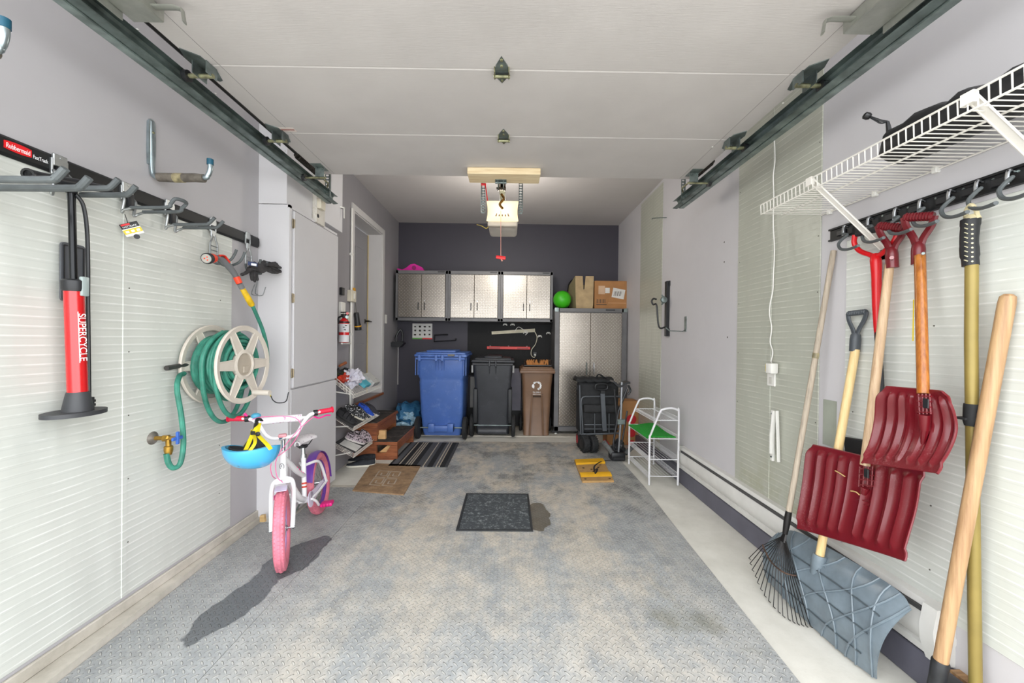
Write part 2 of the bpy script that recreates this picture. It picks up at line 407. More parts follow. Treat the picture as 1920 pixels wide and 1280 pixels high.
# ------------------------------------------------------------------ rubber flooring
t = b = nb()
prism(b, [(-1.195, .55, 0), (1.12, .55, 0), (1.15, 1.5, 0), (1.20, 2.7, 0), (1.245, 3.55, 0), (1.25, 4.25, 0), (1.25, 5.02, 0), (-1.17, 5.02, 0), (-1.155, 2.7, 0)], (0, 0, .004))
solo('rubber_flooring', b, m_rub, 'wide grey diamond tread rubber flooring down the middle of garage', 'rubber flooring')
b = nb(); prism(b, [(-1.70, .55, 0), (-1.198, .55, 0), (-1.158, 2.7, 0), (-1.163, 3.45, 0), (-1.575, 3.45, 0), (-1.575, 2.80, 0), (-1.76, 2.78, 0), (-1.742, 2.2, 0), (-1.703, 1.45, 0)], (0, 0, .0035))
solo('rubber_flooring', b, m_rub2, 'narrow grey tread rubber strip under the bicycle along left wall', 'rubber flooring')
b = nb(); prism(b, [(-1.57, 3.45, 0), (-1.165, 3.45, 0), (-1.165, 3.50, 0), (-1.57, 3.50, 0)], (0, 0, .003)); struct('trim_5', b, m_curb)
# square pad set in the floor
kk = NT('black_speckled_pad'); p = kk.pos(); kk.base(kk.mix(kk.step(kk.noise(p, 38, 6, .8), .50, .66), lin('#3c4145'), lin('#8a8f90')), .7); kk.bump(kk.noise(p, 50, 5), .4, .002)
t = thing('floor_hatch', 'square black speckled hatch cover in middle of floor', 'hatch', (-.09, 2.98, .004))
b = nb(); box(b, (-.335, 2.69, .004), (.165, 3.30, .011), .002, 1); part('cover', b, kk.m, t)
b = nb()
for a, c in (((-.352, 2.675), (-.335, 3.315)), ((.165, 2.675), (.18, 3.315)), ((-.335, 3.30), (.165, 3.315)), ((-.335, 2.675), (.165, 2.69))):
    box(b, (a[0], a[1], .004), (c[0], c[1], .013))
part('frame', b, mat('black_frame', '#2a2c2e', .6), t)

# ------------------------------------------------------------------ open overhead door
kd = NT('embossed_steel_door'); p = kd.pos(); kd.base(kd.ramp(kd.noise(p, 3, 5), [(.3, lin('#bcb7b4')), (.7, lin('#c5c0bd'))]), .5); kd.bump(kd.noise(p, 60, 3, .6, (.25, 3, 1)), .35, .0015)
m_door_s = kd.m
DX0, DX1 = -1.365, 1.315
seams = [.62, 1.155, 1.70, 2.255, 2.82]
b = nb(); box(b, (DX0, seams[0], DZ), (DX1, seams[1]-.002, DZ+.045), .004, 1); door = struct('door_2', b, m_door_s)
for i in (1, 2, 3):
    b = nb(); box(b, (DX0, seams[i]+.0015, DZ), (DX1, seams[i+1]-.0015, DZ+.045), .004, 1)
    part('door_section', b, m_door_s, door)
b = nb()
for x in (DX0+.10, DX1-.10):
    box(b, (x-.0008, .64, DZ-.0008), (x+.0008, 2.80, DZ+.0002))
part('door_crease', b, mat('crease', '#8b8784', .7), door)
def hinge(x, y, sc=1.0):
    b = nb(); z = DZ
    P = [(-.026, -.012), (-.02, .03), (0, .082), (.02, .03), (.026, -.012)]
    prism(b, [(x+px*sc*1.25, y+py*sc*-1, z-.004) for px, py in P], (0, 0, .004))
    P2 = [(-.026, .0), (-.02, -.035), (0, -.075), (.02, -.035), (.026, .0)]
    prism(b, [(x+px*sc*1.25, y-py*sc+.008, z-.005) for px, py in P2], (0, 0, .004))
    h = part('hinge', b, steeld, door, 'galvanised door hinge')
    b = nb(); cyl(b, (x-.036*sc, y+.018, z-.018), (x+.036*sc, y+.018, z-.018), .0075, 10)
    part('hinge_pin', b, zinc, h)
    b = nb()
    for s in (-1, 1): box(b, (x+s*.031*sc-.002, y-.02, z-.024), (x+s*.031*sc+.002, y+.03, z))
    for yy in (-.066, -.03, .062, .035): lathe(b, (x, y+yy*sc, z-.004), (0, 0, -1), [(.007, 0), (.006, .006)], 6)
    part('hinge_ear', b, zinc, h)
for y in (seams[2], seams[3]): hinge(-.045, y, 1.0)
def edge_hinge(x, y, s):
    """roller hinge at the door edge; s=-1 left edge, +1 right"""
    b = nb(); z = DZ
    P = [(.0, -.10), (.05, -.055), (.055, .03), (.03, .10), (.012, .105), (-.015, .03), (-.02, -.05)]
    prism(b, [(x+s*(.02-px), y+py, z-.004) for px, py in P], (0, 0, .004))
    box(b, (x+s*.02-.002, y-.035, z-.055), (x+s*.02+.002, y+.045, z)); box(b, (x-s*.035-.002, y-.03, z-.05), (x-s*.035+.002, y+.03, z))
    h = part('roller_hinge', b, steeld, door)
    b = nb(); cyl(b, (x-s*.04, y+.005, z-.045), (x+s*.075, y+.005, z-.045), .0095, 12); part('roller_stem', b, zinc, h)
    b = nb(); lathe(b, (x+s*.075, y+.005, z-.045), (s, 0, 0), [(.006, -.012), (.023, -.01), (.023, .01), (.006, .012)], 16); part('roller', b, black, h)
for y in (seams[2], seams[3]):
    edge_hinge(DX0+.03, y, -1); edge_hinge(DX1-.03, y, 1)
for x, s in ((DX0+.045, -1), (DX1-.045, 1)):        # top roller brackets, far end
    y = 2.70; b = nb(); box(b, (x-.035, y-.06, DZ-.004), (x+.035, y+.06, DZ)); box(b, (x-.03, y+.0, DZ-.085), (x+.03, y+.004, DZ-.004))
    for dx in (-.018, .018): lathe(b, (x+dx, y-.005, DZ-.012), (0, -1, 0), [(.008, 0), (.007, .008)], 6)
    h = part('top_bracket', b, steel, door)
    b = nb(); cyl(b, (x-s*.05, y-.012, DZ-.078), (x+s*.095, y-.012, DZ-.078), .007); part('roller_stem', b, zinc, h)
    b = nb(); lathe(b, (x+s*.10, y-.012, DZ-.078), (s, 0, 0), [(.006, -.012), (.023, -.01), (.023, .01), (.006, .012)], 16); part('roller', b, black, h)
for x, s in ((DX0+.06, -1), (DX1-.06, 1)):        # bottom corner brackets with lift handles, near end
    y = 1.315; b = nb()
    box(b, (x-.055, y-.12, DZ-.05), (x+.055, y+.10, DZ-.003), .003, 1)
    box(b, (x+s*.055, y-.10, DZ-.075), (x+s*.058, y+.06, DZ-.003))
    h = part('corner_bracket', b, mat('zinc_plate', '#a9aba3', .35, .7, .08, 20), door)
    b = nb(); pts = [(x-s*.04, y+.055, DZ-.03), (x-s*.13, y+.055, DZ-.03), (x-s*.152, y+.06, DZ-.035), (x-s*.155, y+.065, DZ-.075)]
    tube(b, pts, .014, 8, flat=(1, .25)); part('lift_handle', b, mat('zinc_plate', '#aab3a2'), h)
b = nb(); p0 = PZ(537, 243, DZ); box(b, (p0.x-.05, p0.y-.022, DZ-.001), (p0.x+.05, p0.y+.022, DZ)); st = part('warning_sticker', b, mat('sticker_white', '#ddd0c8', .5), door, 'white and red warning sticker')
b = nb(); box(b, (p0.x-.042, p0.y-.005, DZ-.0016), (p0.x+.045, p0.y+.004, DZ-.001)); part('sticker_stripe', b, mat('sticker_red', '#96524c', .5), st)
# screws and scuffs on the door face are tiny bolt heads
b = nb()
for px, py in ((404, 175), (534, 282), (258, 55), (1468, 193), (1336, 275)):
    q = PZ(px, py, DZ); lathe(b, (q.x, q.y, DZ), (0, 0, -1), [(.005, 0), (.004, .003)], 8)
part('door_screw', b, white, door)

# ------------------------------------------------------------------ tracks
m_track = mat('track_steel', '#7b8885', .38, .7, .3, 9)
def track(s, label):
    X = -1.445 if s < 0 else 1.365; Z = 2.455
    t = thing('door_track', label, 'garage door track', (X, 2, Z-.03), 'overhead door tracks')
    prof = [(.022, .030), (-.012, .034), (-.020, .024), (-.020, -.024), (-.012, -.034), (.022, -.030)]   # (toward room, up)
    poly = []
    for (a, c) in prof: poly.append((X-s*a, .7, Z+c))
    for (a, c) in reversed(prof): poly.append((X-s*(a-(.0025 if abs(a) < .021 else 0)) if False else X-s*(a+.003), .7, Z+c*.9))
    b = nb(); prism(b, poly, (0, 2.52, 0)); part('channel', b, m_track, t)
    # outer angle iron the channel is bolted to
    b = nb(); box(b, (X+s*.020, .7, Z-.034), (X+s*.023, 3.2, Z+.034)); box(b, (X+s*.023, .7, Z-.036), (X+s*.058, 3.2, Z-.032)); part('angle_iron', b, mat('angle_steel', '#8b9894', .4, .6, .25, 12), t)
    # perforated hanger at the far end
    b = nb(); hy = 3.08; n = 14; z0, z1 = Z-.03, HC-.004
    hx = X-s*.0
    for a in (-.016, .012): box(b, (hx+a, hy, z0), (hx+a+.006, hy+.003, z1))
    for i in range(n*2+1):
        z = z0+(z1-z0)*i/(n*2); box(b, (hx-.012, hy, z-.005), (hx+.014, hy+.003, z+.005))
    box(b, (hx+.016, hy, z0), (hx+.019, hy+.028, z1)); part('perforated_hanger', b, steeld, t)
    # extension spring with its pulley behind the door edge
    b = nb(); sx = X-s*.045+s*.03; zs = 2.56
    tube(b, [(sx, .75, zs), (sx, 2.62, zs-.01)], .011, 8); part('safety_rod', b, mat('dark_rod', '#2b2a29', .5, .4), t)
    b = nb(); pts = []
    for i in range(0, 220): a = i*.9; pts.append((sx+.017*math.cos(a), 2.62+i*.0013, zs-.025+.017*math.sin(a)))
    tube(b, pts, .004, 5); tube(b, [(sx, 2.6, zs-.025), (sx, 2.92, zs-.03)], .013, 8); part('spring', b, mat('spring_steel', '#3a3530', .45, .6), t)
    b = nb(); tube(b, [(sx, 2.92, zs-.03), (sx-s*.03, 3.0, zs-.05), (X, 3.075, zs-.07)], .006, 6); part('spring_hook', b, zinc, t)
track(-1, 'galvanised door track with hanger above the left wall')
track(1, 'galvanised door track with hanger beside the right wall')
# ================================================================== LEFT SIDE: closet, rail, hooks
def V(*a): return Vector(a)
m_closet = paint('closet_paint', '#d4d2d4', .03); m_closetd = paint('closet_door_paint', '#c9c7c9', .03)
ztop = PX(541, 382, XC).z
t = thing('storage_closet', 'tall light grey built-in closet with hinged door behind the bicycle', 'closet', (-1.68, 3.18, 0))
b = nb(); box(b, (XL, YC0, .03), (XC-.012, YC1, ztop)); box(b, (XC-.012, YC0, .03), (XC, YC0+.03, ztop+.004)); box(b, (XC-.012, YC0, ztop-.02), (XC, YC1, ztop))
part('body', b, m_closet, t)
zb = PX(545, 728, XC).z; zt = ztop-.03
b = nb(); box(b, (XC-.012, YC0+.045, zb), (XC+.012, YC1-.005, zt), .003, 1); dd = part('door', b, m_closetd, t)
b = nb(); box(b, (XC-.012, YC0+.032, .03), (XC+.004, YC1-.002, zb-.012), .003, 1); part('lower_panel', b, m_closetd, t)
for py in (416, 558, 700):
    hz = PX(543, py, XC).z; b = nb()
    box(b, (XC+.002, YC0+.030, hz-.035), (XC+.008, YC0+.047, hz+.035), .002, 1); cyl(b, (XC+.013, YC0+.043, hz-.03), (XC+.013, YC0+.043, hz+.03), .005, 8)
    part('hinge', b, mat('old_brass', '#9c8f78', .45, .6), dd)
zu = PX(643, 437, -1.572).z
t = thing('utility_box', 'light grey boxed section hanging from ceiling above the closet', 'boxed section', (-1.68, 3.22, ztop+.02))
b = nb(); box(b, (XL, YC0, ztop+.005), (-1.60, 3.35, HC)); box(b, (XL, 3.30, zu), (-1.572, 3.66, HC), .002, 1); part('body', b, m_closet, t)
q0 = PX(590, 414, -1.565); q1 = PX(610, 414, -1.565)
b = nb(); box(b, (-1.60, 3.16, q0.z), (-1.565, 3.302, HC), .002, 1); pl = part('service_plate', b, mat('old_white_board', '#d6d1c8', .6, 0, .06, 12, dirt='#a79a80'), t)
q = PX(600, 384, -1.56); b = nb(); box(b, (-1.565, q.y-.045, q.z-.04), (-1.53, q.y+.035, q.z+.035), .004, 1); part('square_cover', b, mat('cream_plastic', '#d8d0bd', .5), pl)
q = PX(594, 403, -1.565); b = nb(); lathe(b, (-1.567, q.y+.02, q.z), (1, 0, 0), [(.016, 0), (.016, .004), (.008, .004)], 14); part('socket_hole', b, black, pl)
q = PX(642, 393, -1.572); b = nb(); box(b, (-1.572, 3.6, q.z), (-1.555, 3.64, q.z+.014)); box(b, (-1.545, 3.62, q.z-.09), (-1.538, 3.63, q.z+.012)); box(b, (-1.572, 3.615, q.z), (-1.538, 3.635, q.z+.012)); part('turn_catch', b, white, t)

b = nb(); y0 = 2.765; tube(b, cr([PX(541, 735, XC+.02), PX(536, 752, XC+.015), PX(521, 755, XC+.0), PX(512, 750, XC-.005), PX(508, 742, XC-.01)], 5), .0035, 6)
t = thing('electric_lead', 'short black cord with yellow tag hanging out of the closet', 'cord', tuple(PX(521, 755, XC)))
part('cable', b, black, t)
b = nb(); a = PX(503, 732, XC-.02); c = PX(509, 745, XC-.01); tube(b, [a, (a+c)/2, c], [.005, .009, .004], 6, flat=(1, .4)); part('tag', b, mat('yellow_tape', '#d8c93a', .5), t)

# small block at the corner foot
b = nb(); q = PZ(493, 975, .04); prism(b, [(q.x-.01, q.y, .036), (q.x+.025, q.y, .036), (q.x+.02, q.y, .085), (q.x-.01, q.y, .08)], (0, -.02, 0)); solo('wood_offcut', b, wood('raw_pine', '#b98f55', '#dcc08c', (4, 4, 20)), 'small raw wooden offcut at the foot of closet corner', 'wood offcut')

# ------------------------------------------------------------------ black rail with red badge
RZ = PX(0, 268, XL+.02).z
t = thing('storage_rail', 'long black wall rail with red badge above the ribbed sheet', 'wall rail', (XL, 1.8, RZ-.035))
b = nb(); prof = [(0, -.034), (.012, -.036), (.022, -.026), (.024, .0), (.022, .026), (.012, .036), (0, .034)]
prism(b, [(XL+x, .80, RZ+z) for x, z in prof], (0, 1.975, 0)); rail = part('rail', b, mat('black_satin_metal', '#0f1011', .5, 0, .05), t)
b = nb(); qa = PX(8, 275, XL+.026); qb = PX(60, 290, XL+.026); yc = (qa.y+qb.y)/2; w_ = (qb.y-qa.y)
pts = []
for i in range(17):
    a = -1+i/8; pts.append((XL+.0235, yc+a*w_/2, RZ+.002+.013+.004*(1-a*a)))
for i in range(17):
    a = 1-i/8; pts.append((XL+.0235, yc+a*w_/2, RZ-.011-.004*(1-a*a)))
prism(b, pts, (.002, 0, 0)); part('red_badge', b, mat('badge_red', '#d8131b', .35), rail, 'red oval badge')
text('badge_lettering', 'Rubbermaid', (XL+.0258, yc, RZ+.001), (0, 1, 0), (0, 0, 1), w_*.86, mat('print_white', '#f3f3f3', .5), rail, height=.017)
qa = PX(63, 295, XL+.026); qb = PX(91, 304, XL+.026); text('rail_lettering', 'FastTrack', (XL+.0245, (qa.y+qb.y)/2, RZ-.004), (0, 1, 0), (0, 0, 1), qb.y-qa.y, mat('print_white', '#f3f3f3'), rail, height=.014)

m_alu = mat('cast_aluminium', '#a5a8a8', .35, .8, .1, 20)
def clip(bm, y, w_=.038):
    box(bm, (XL+.022, y-w_/2, RZ-.01), (XL+.034, y+w_/2, RZ+.038), .003, 1)
    for s in (-1, 1): box(bm, (XL+.022, y+s*w_/2-.004, RZ-.045), (XL+.032, y+s*w_/2+.004, RZ+.02), .002, 1)
    lathe(bm, (XL+.034, y, RZ+.025), (1, 0, 0), [(.005, 0), (.004, .002)], 8)
def hook_double(y, xt, dz, label, gap=.045, loop=False, rr=.0095, drop=0.0):
    z = RZ+dz
    t = thing('rail_hook', label, 'hook', (XL+.02, y, z-.02), 'hooks clipped on the black rail')
    b = nb(); clip(b, y, .05); part('clip', b, m_alu, t)
    b = nb()
    tube(b, cr([(XL+.034, y-.024, RZ-.03), (XL+.045, y-.030, RZ-.05), (XL+.04, y-.034, z-.02), (XL+.05, y-gap/2-.006, z-.012), (XL+.085, y-gap/2, z)], 5), .006, 8)
    tube(b, cr([(XL+.034, y+.024, RZ-.03), (XL+.045, y+.024, RZ-.05), (XL+.04, y+.020, z-.02), (XL+.05, y+gap/2, z-.012), (XL+.085, y+gap/2, z)], 5), .006, 8)
    part('wire', b, m_alu, t)
    b = nb(); box(b, (XL+.024, y-.016, RZ-.085), (XL+.05, y+.016, RZ-.012), .006, 2); part('lock_lever', b, black, t)
    if loop:
        b = nb(); tube(b, cr([(XL+.075, y-gap/2, z), (xt-.04, y-gap/2, z+.004), (xt-.02, y-gap/2, z+.02), (xt, y-gap/2, z+.042), (xt+.012, y, z+.044), (xt, y+gap/2, z+.042), (xt-.02, y+gap/2, z+.02), (xt-.04, y+gap/2, z+.004), (XL+.075, y+gap/2, z)], 6), rr, 10); part('prong', b, greygrip, t)
    else:
        for s in (-1, 1):
            b = nb(); tube(b, cr([(XL+.075, y+s*gap/2, z), (xt-.06, y+s*gap/2, z+.002), (xt-.03, y+s*gap/2, z+.008), (xt, y+s*gap/2, z+.038)], 6), rr, 10); part('prong', b, greygrip, t)
    return t
h1 = PX(0, 350, XL+.1)
hook_double(1.285, -1.415, -.175, 'grey double prong hook nearest the red badge, holding the pump handle', .07, rr=.0115)
hook_double(1.545, -1.507, -.103, 'grey double prong hook just left of the yellow price tag hook', .07, rr=.0105)
hook_double(1.815, -1.525, -.085, 'grey closed loop hook with the yellow price tag hanging from it', .06, loop=True, rr=.008)
hook_double(2.04, -1.515, -.095, 'grey double prong hook between the loop hook and spray nozzle hook', .06, rr=.008)
# hook 5 : curved cradle holding the spray nozzle
def cradle(y, label, xo=-1.60, z0=-.19):
    z = RZ+z0; t = thing('rail_hook', label, 'hook', (XL+.02, y, z-.03), 'hooks clipped on the black rail')
    b = nb(); clip(b, y, .044); box(b, (XL+.024, y-.02, RZ-.075), (XL+.036, y+.02, RZ-.035), .004, 1); part('clip', b, m_alu, t)
    b = nb()
    for s in (-1, 1): tube(b, cr([(XL+.032, y+s*.012, RZ-.06), (XL+.035, y+s*.015, RZ-.09), (XL+.035, y+s*.028, RZ-.12), (XL+.035, y+s*.028, z)], 5), .005, 8)
    for zz in (-.13, -.155): cyl(b, (XL+.035, y-.028, RZ+zz), (XL+.035, y+.028, RZ+zz), .0035, 6)
    part('wire', b, m_alu, t)
    for s in (-1, 1):
        b = nb(); tube(b, cr([(XL+.035, y+s*.028, z+.02), (XL+.045, y+s*.032, z-.015), (XL+.09, y+s*.036, z-.035), (xo-.04, y+s*.036, z-.015), (xo-.012, y+s*.036, z+.02), (xo, y+s*.036, z+.05)], 6), .0075, 10); part('prong', b, greygrip, t)
cradle(2.335, 'grey curved cradle hook on rail holding the orange spray nozzle', -1.605, -.205)
cradle(2.645, 'silver clip hook at the far end of black rail with gloves on it', -1.66, -.20)
# price tag
q = PX(247, 429, XL+.06)
t = thing('price_tag', 'yellow black and white card tag dangling from the loop hook', 'tag', (q.x, q.y, q.z-.045))
rt = Vector((.62, .50, .42)).normalized(); up = Vector((-.42, -.22, 1)); up = (up-rt*up.dot(rt)).normalized()
b = nb(); quad(b, q, rt, up, .066, .058, .001); tg = part('card', b, mat('print_white', '#f3f3f3'), t)
n_ = rt.cross(up)
b = nb(); quad(b, q+up*.017+n_*.001, rt, up, .066, .024, .0008); part('black_band', b, mat('tag_black', '#141414', .5), tg)
b = nb(); quad(b, q-up*.009+n_*.001, rt, up, .066, .020, .0008); part('yellow_band', b, mat('tag_yellow', '#e3c81e', .5), tg)
b = nb()
for i in range(3): quad(b, q-up*.010+rt*(-.02+.02*i)+n_*.002, rt, up, .012, .010, .0005)
part('tag_picture', b, mat('print_white', '#f3f3f3'), tg)
b = nb(); quad(b, q+up*.023-rt*.012+n_*.002, rt, up, .032, .008, .0005); part('tag_red_patch', b, mat('badge_red', '#d8131b'), tg)
text('tag_lettering', 'FASTTRACK', q+up*.0125+n_*.002, rt, up, .052, mat('print_white', '#f3f3f3'), tg, height=.008)
b = nb(); tube(b, [q+up*.028, q+up*.05+V(0, 0, .02)], .0015, 5); part('string', b, black, tg)
b = nb(); c_ = q-up*.038; lathe(b, c_, n_, [(.011, 0), (.011, .004), (.005, .004)], 12); part('washer', b, black, tg)

# ------------------------------------------------------------------ big steel hooks with foam
def utility_hook(y, z, label, xt=-1.50):
    t = thing('utility_hook', label, 'hook', (XL, y, z-.02), 'large steel wall hooks with foam sleeve')
    b = nb(); ms = mat('zinc_hook', '#a9b6ba', .28, .85, .2, 12)
    tube(b, cr([(XL+.006, y, z+.275), (XL+.006, y, z+.26), (XL+.010, y, z+.12), (XL+.014, y, z+.03), (XL+.03, y, z+.002), (XL+.07, y, z), (xt-.04, y, z), (xt-.012, y, z+.012), (xt, y, z+.045), (xt, y, z+.085)], 6), .012, 12, flat=(1, 1)); part('bent_tube', b, ms, t)
    b = nb(); prism(b, [(XL+.001, y-.017, z+.06), (XL+.001, y+.017, z+.06), (XL+.001, y+.020, z+.13), (XL+.001, y+.018, z+.27), (XL+.001, y+.008, z+.285), (XL+.001, y-.008, z+.285), (XL+.001, y-.018, z+.27), (XL+.001, y-.020, z+.13)], (.012, 0, 0)); part('mount_plate', b, ms, t)
    b = nb(); tube(b, [(XL+.045, y, z), (-1.68, y, z-.002), (xt-.075, y, z), (xt-.03, y, z-.003)], [.021, .022, .021, .020], 14); fo = part('foam_sleeve', b, mat('grey_foam', '#6a635a', .95, 0, .2, 25, .003, 90), t)
    b = nb(); tube(b, [(-1.675, y, z-.002), (-1.63, y, z-.002)], .0228, 14); part('tape', b, mat('tan_tape', '#a89c78', .5, 0, .3, 30), fo)
    b = nb(); cyl(b, (xt, y, z+.065), (xt, y, z+.093), .0145, 14); part('cap', b, mat('teal_cap', '#0e4d63', .5), t)
    b = nb(); 
    lathe(b, (XL+.018, y, z+.22), (1, 0, 0), [(.007, 0), (.005, .003)], 8); part('screw', b, zinc, t)
hq = PX(288, 332, XL+.02)
utility_hook(hq.y, hq.z, 'steel U hook with taped foam sleeve above rail beside the closet')
utility_hook(1.165, 2.165, 'steel hook with teal cap partly cut off at top left corner')

# ------------------------------------------------------------------ wire hook and gloves
q = PX(484, 548, XL+.03)
b = nb(); y = 2.68; wx = XL+.03
tube(b, cr([PX(484, 500, XL+.006), PX(482, 530, XL+.006), PX(479, 549, XL+.01), PX(484, 552, XL+.03)], 4), .003, 6)
tube(b, cr([PX(478, 533, XL+.02), PX(472, 549, XL+.02), PX(476, 553, XL+.05), PX(490, 554, XL+.10), PX(494, 550, XL+.115), PX(498, 538, XL+.12)], 4), .0032, 6)
solo('wire_hook', b, m_alu, 'thin bare wire hook on the wall below the gloves', 'hook')
t = thing('work_gloves', 'pair of dark work gloves draped on the last rail hook', 'gloves', tuple(PX(500, 520, -1.66)))
mg = mat('dark_glove_fabric', '#3d3b3c', .85, 0, .3, 25, .002, 80)
Xg = -1.66
b = nb(); 
rows = []
for i in range(9):
    f = i/8; a = PX(466+56*f, 497-6*math.sin(f*3)-0*f, Xg-.03); c = PX(463+62*f, 507+6*f, Xg+.03)
    rows.append([a.lerp(c, j/5)+V(.012*math.sin(j*1.3+i), 0, .008*math.sin(i*1.9+j)) for j in range(6)])
sheet(b, rows, .012); part('glove_palm', b, mg, t)
fing = [((505, 493), (522, 499), (533, 508)), ((505, 499), (520, 506), (530, 513)), ((500, 496), (515, 498), (527, 502)), ((470, 505), (460, 512), (452, 515))]
for k_, f in enumerate(fing):
    b = nb(); tube(b, cr([PX(x, y_, Xg+.012*k_) for x, y_ in f], 5), [.011]*6+[.010]*4+[.006], 8); part('finger', b, mg, t)
for k_, x in enumerate((472, 477, 482)):
    b = nb(); tube(b, cr([PX(x, 500, Xg+.01), PX(x-1, 515, Xg+.014), PX(x+1, 529-3*abs(k_-1), Xg+.01)], 5), [.010]*6+[.009]*4+[.005], 8); part('finger', b, mg, t)
b = nb(); quad(b, PX(474, 495, Xg+.045), (.9, .45, -.1), (-.05, .1, 1), .05, .024, .004); cf = part('cuff_label', b, mat('glove_blue', '#27365c', .6), t, 'blue cuff label')
b = nb(); quad(b, PX(476, 496, Xg+.052), (.9, .45, -.1), (-.05, .1, 1), .028, .014, .002); part('label_patch', b, mat('print_white', '#f3f3f3'), cf)

# ------------------------------------------------------------------ floor pump hanging by its handle
Xp = -1.705
m_red = mat('pump_red', '#bd1016', .25, 0, .03, coat=.5)
tp = PX(134, 352, Xp); bt = PX(146, 742, Xp+.0)
def pp(px, py, X=Xp): return PX(px, py, X)
t = thing('bicycle_pump', 'red floor pump with black base hanging upright on left wall', 'bicycle pump', tuple(PX(146, 785, Xp)))
b = nb(); a = pp(54, 327, -1.665); c = pp(205, 356, Xp-.02)
tube(b, [a, a.lerp(c, .1), a.lerp(c, .3), a.lerp(c, .5), a.lerp(c, .8), c], [.020, .017, .016, .019, .016, .017], 14); 
cyl(b, pp(134, 345), pp(134, 362), .017); ph = part('handle', b, black, t)
b = nb(); e = (a-c).normalized(); lathe(b, a, e, [(.015, 0), (.021, .0), (.021, .004), (.014, .004), (.013, -.01)], 14); part('handle_cap', b, mat('black_gloss', '#1a1a1b', .25), ph)
b = nb(); cyl(b, pp(134, 358), pp(138, 527), .0115, 14); part('rod', b, mat('black_rod', '#17181a', .22, .5), t)
b = nb(); lathe(b, pp(146, 745), pp(138, 527)-pp(146, 745), [(.031, 0), (.030, .01), (.029, (pp(138, 527)-pp(146, 745)).length)], 24); cy = part('barrel', b, m_red, t)
ax = (pp(138, 527)-pp(146, 745)).normalized()
tc = pp(146, 672)+V(.0355, -.0, 0); nrm = (Vector((0, 0, CAMZ))-tc); nrm.z = 0; nrm = nrm.normalized()
rgt = -ax                                   # lettering runs down the barrel
upv = nrm.cross(rgt).normalized()
side = Vector((nrm.y*-1, nrm.x, 0)).normalized()
if side.y < 0: side = -side
off = (nrm*.80+side*.58).normalized(); upl = off.cross(rgt).normalized()
tcen = pp(143, 632)+off*.0302
text('barrel_lettering', 'SUPERCYCLE', tcen, rgt, upl, .185, mat('print_white', '#f3f3f3'), cy, height=.024, th=.0008)
b = nb(); quad(b, pp(143, 632)+(nrm*.97+side*.24).normalized()*.0302, rgt, (nrm*.97+side*.24).normalized().cross(rgt).normalized(), .20, .0022, .0008); part('barrel_stripe', b, mat('print_white', '#f3f3f3'), cy)
b = nb(); lathe(b, pp(139, 541), ax, [(.034, -.01), (.036, .0), (.036, .03), (.03, .035), (.016, .037)], 20); part('top_collar', b, black, t)
b = nb(); box(b, tuple(pp(158, 540, Xp+.03)-V(.008, .014, .032)), tuple(pp(158, 534, Xp+.03)+V(.008, .014, .032)), .005, 2); part('gauge', b, mat('clear_grey_plastic', '#9aa5a3', .2), t)
b = nb(); a0 = pp(120, 500, XL+.035); y0, y1 = pp(116, 500, XL+.03).y, pp(161, 500, XL+.03).y
z0, z1 = pp(138, 556, XL+.03).z-.02, pp(138, 457, XL+.03).z
P = []
for cx, cz, a1 in ((y0+.012, z0+.012, 180), (y1-.012, z0+.012, 270), (y1-.012, z1-.012, 0), (y0+.012, z1-.012, 90)):
    for s_ in range(4): an = R(a1+s_*30); P.append((XL+.02, cx+.012*math.cos(an), cz+.012*math.sin(an)))
prism(b, P, (.008, 0, 0)); fp = part('backing_plate', b, mat('dark_grey_plastic', '#55575c', .45), t)
b = nb(); box(b, (XL+.028, y0+.006, z0+.01), (XL+.031, y0+.010, z1-.012)); box(b, (XL+.028, y1-.010, z0+.01), (XL+.031, y1-.006, z1-.012)); box(b, (XL+.028, y0+.01, z1-.014), (XL+.031, y1-.01, z1-.010)); part('plate_rib', b, black, fp)
b = nb(); lathe(b, pp(146, 771), (0, 0, 1), [(.046, 0), (.043, .02), (.034, .072), (.032, .078)], 24); part('foot_cone', b, mat('charcoal_plastic', '#37383b', .5), t)
b = nb(); c = pp(143, 772); P = []
for i in range(32):
    an = 2*PI*i/32; P.append((c.x-.005+.075*math.sin(an), c.y+.102*math.cos(an), c.z-.012))
prism(b, P, (0, 0, .016)); part('foot_plate', b, mat('charcoal_plastic', '#37383b'), t)
b = nb(); tube(b, cr([pp(143, 365, Xp+.01), pp(156, 385, Xp+.015), pp(163, 430, Xp+.01), pp(165, 500, Xp), pp(165, 560, Xp-.01), pp(166, 650, Xp), pp(167, 740, Xp+.01), pp(168, 768, Xp+.02)], 6), .0068, 8); part('air_hose', b, black, t)
b = nb(); a = pp(168, 770, Xp+.01); cyl(b, a, a+V(0, 0, .055), .014, 12); cyl(b, a+V(0, 0, .02), a+V(0, 0, .028), .018, 12); cyl(b, a+V(0, 0, .036), a+V(0, 0, .044), .018, 12); part('hose_fitting', b, rubber, t)

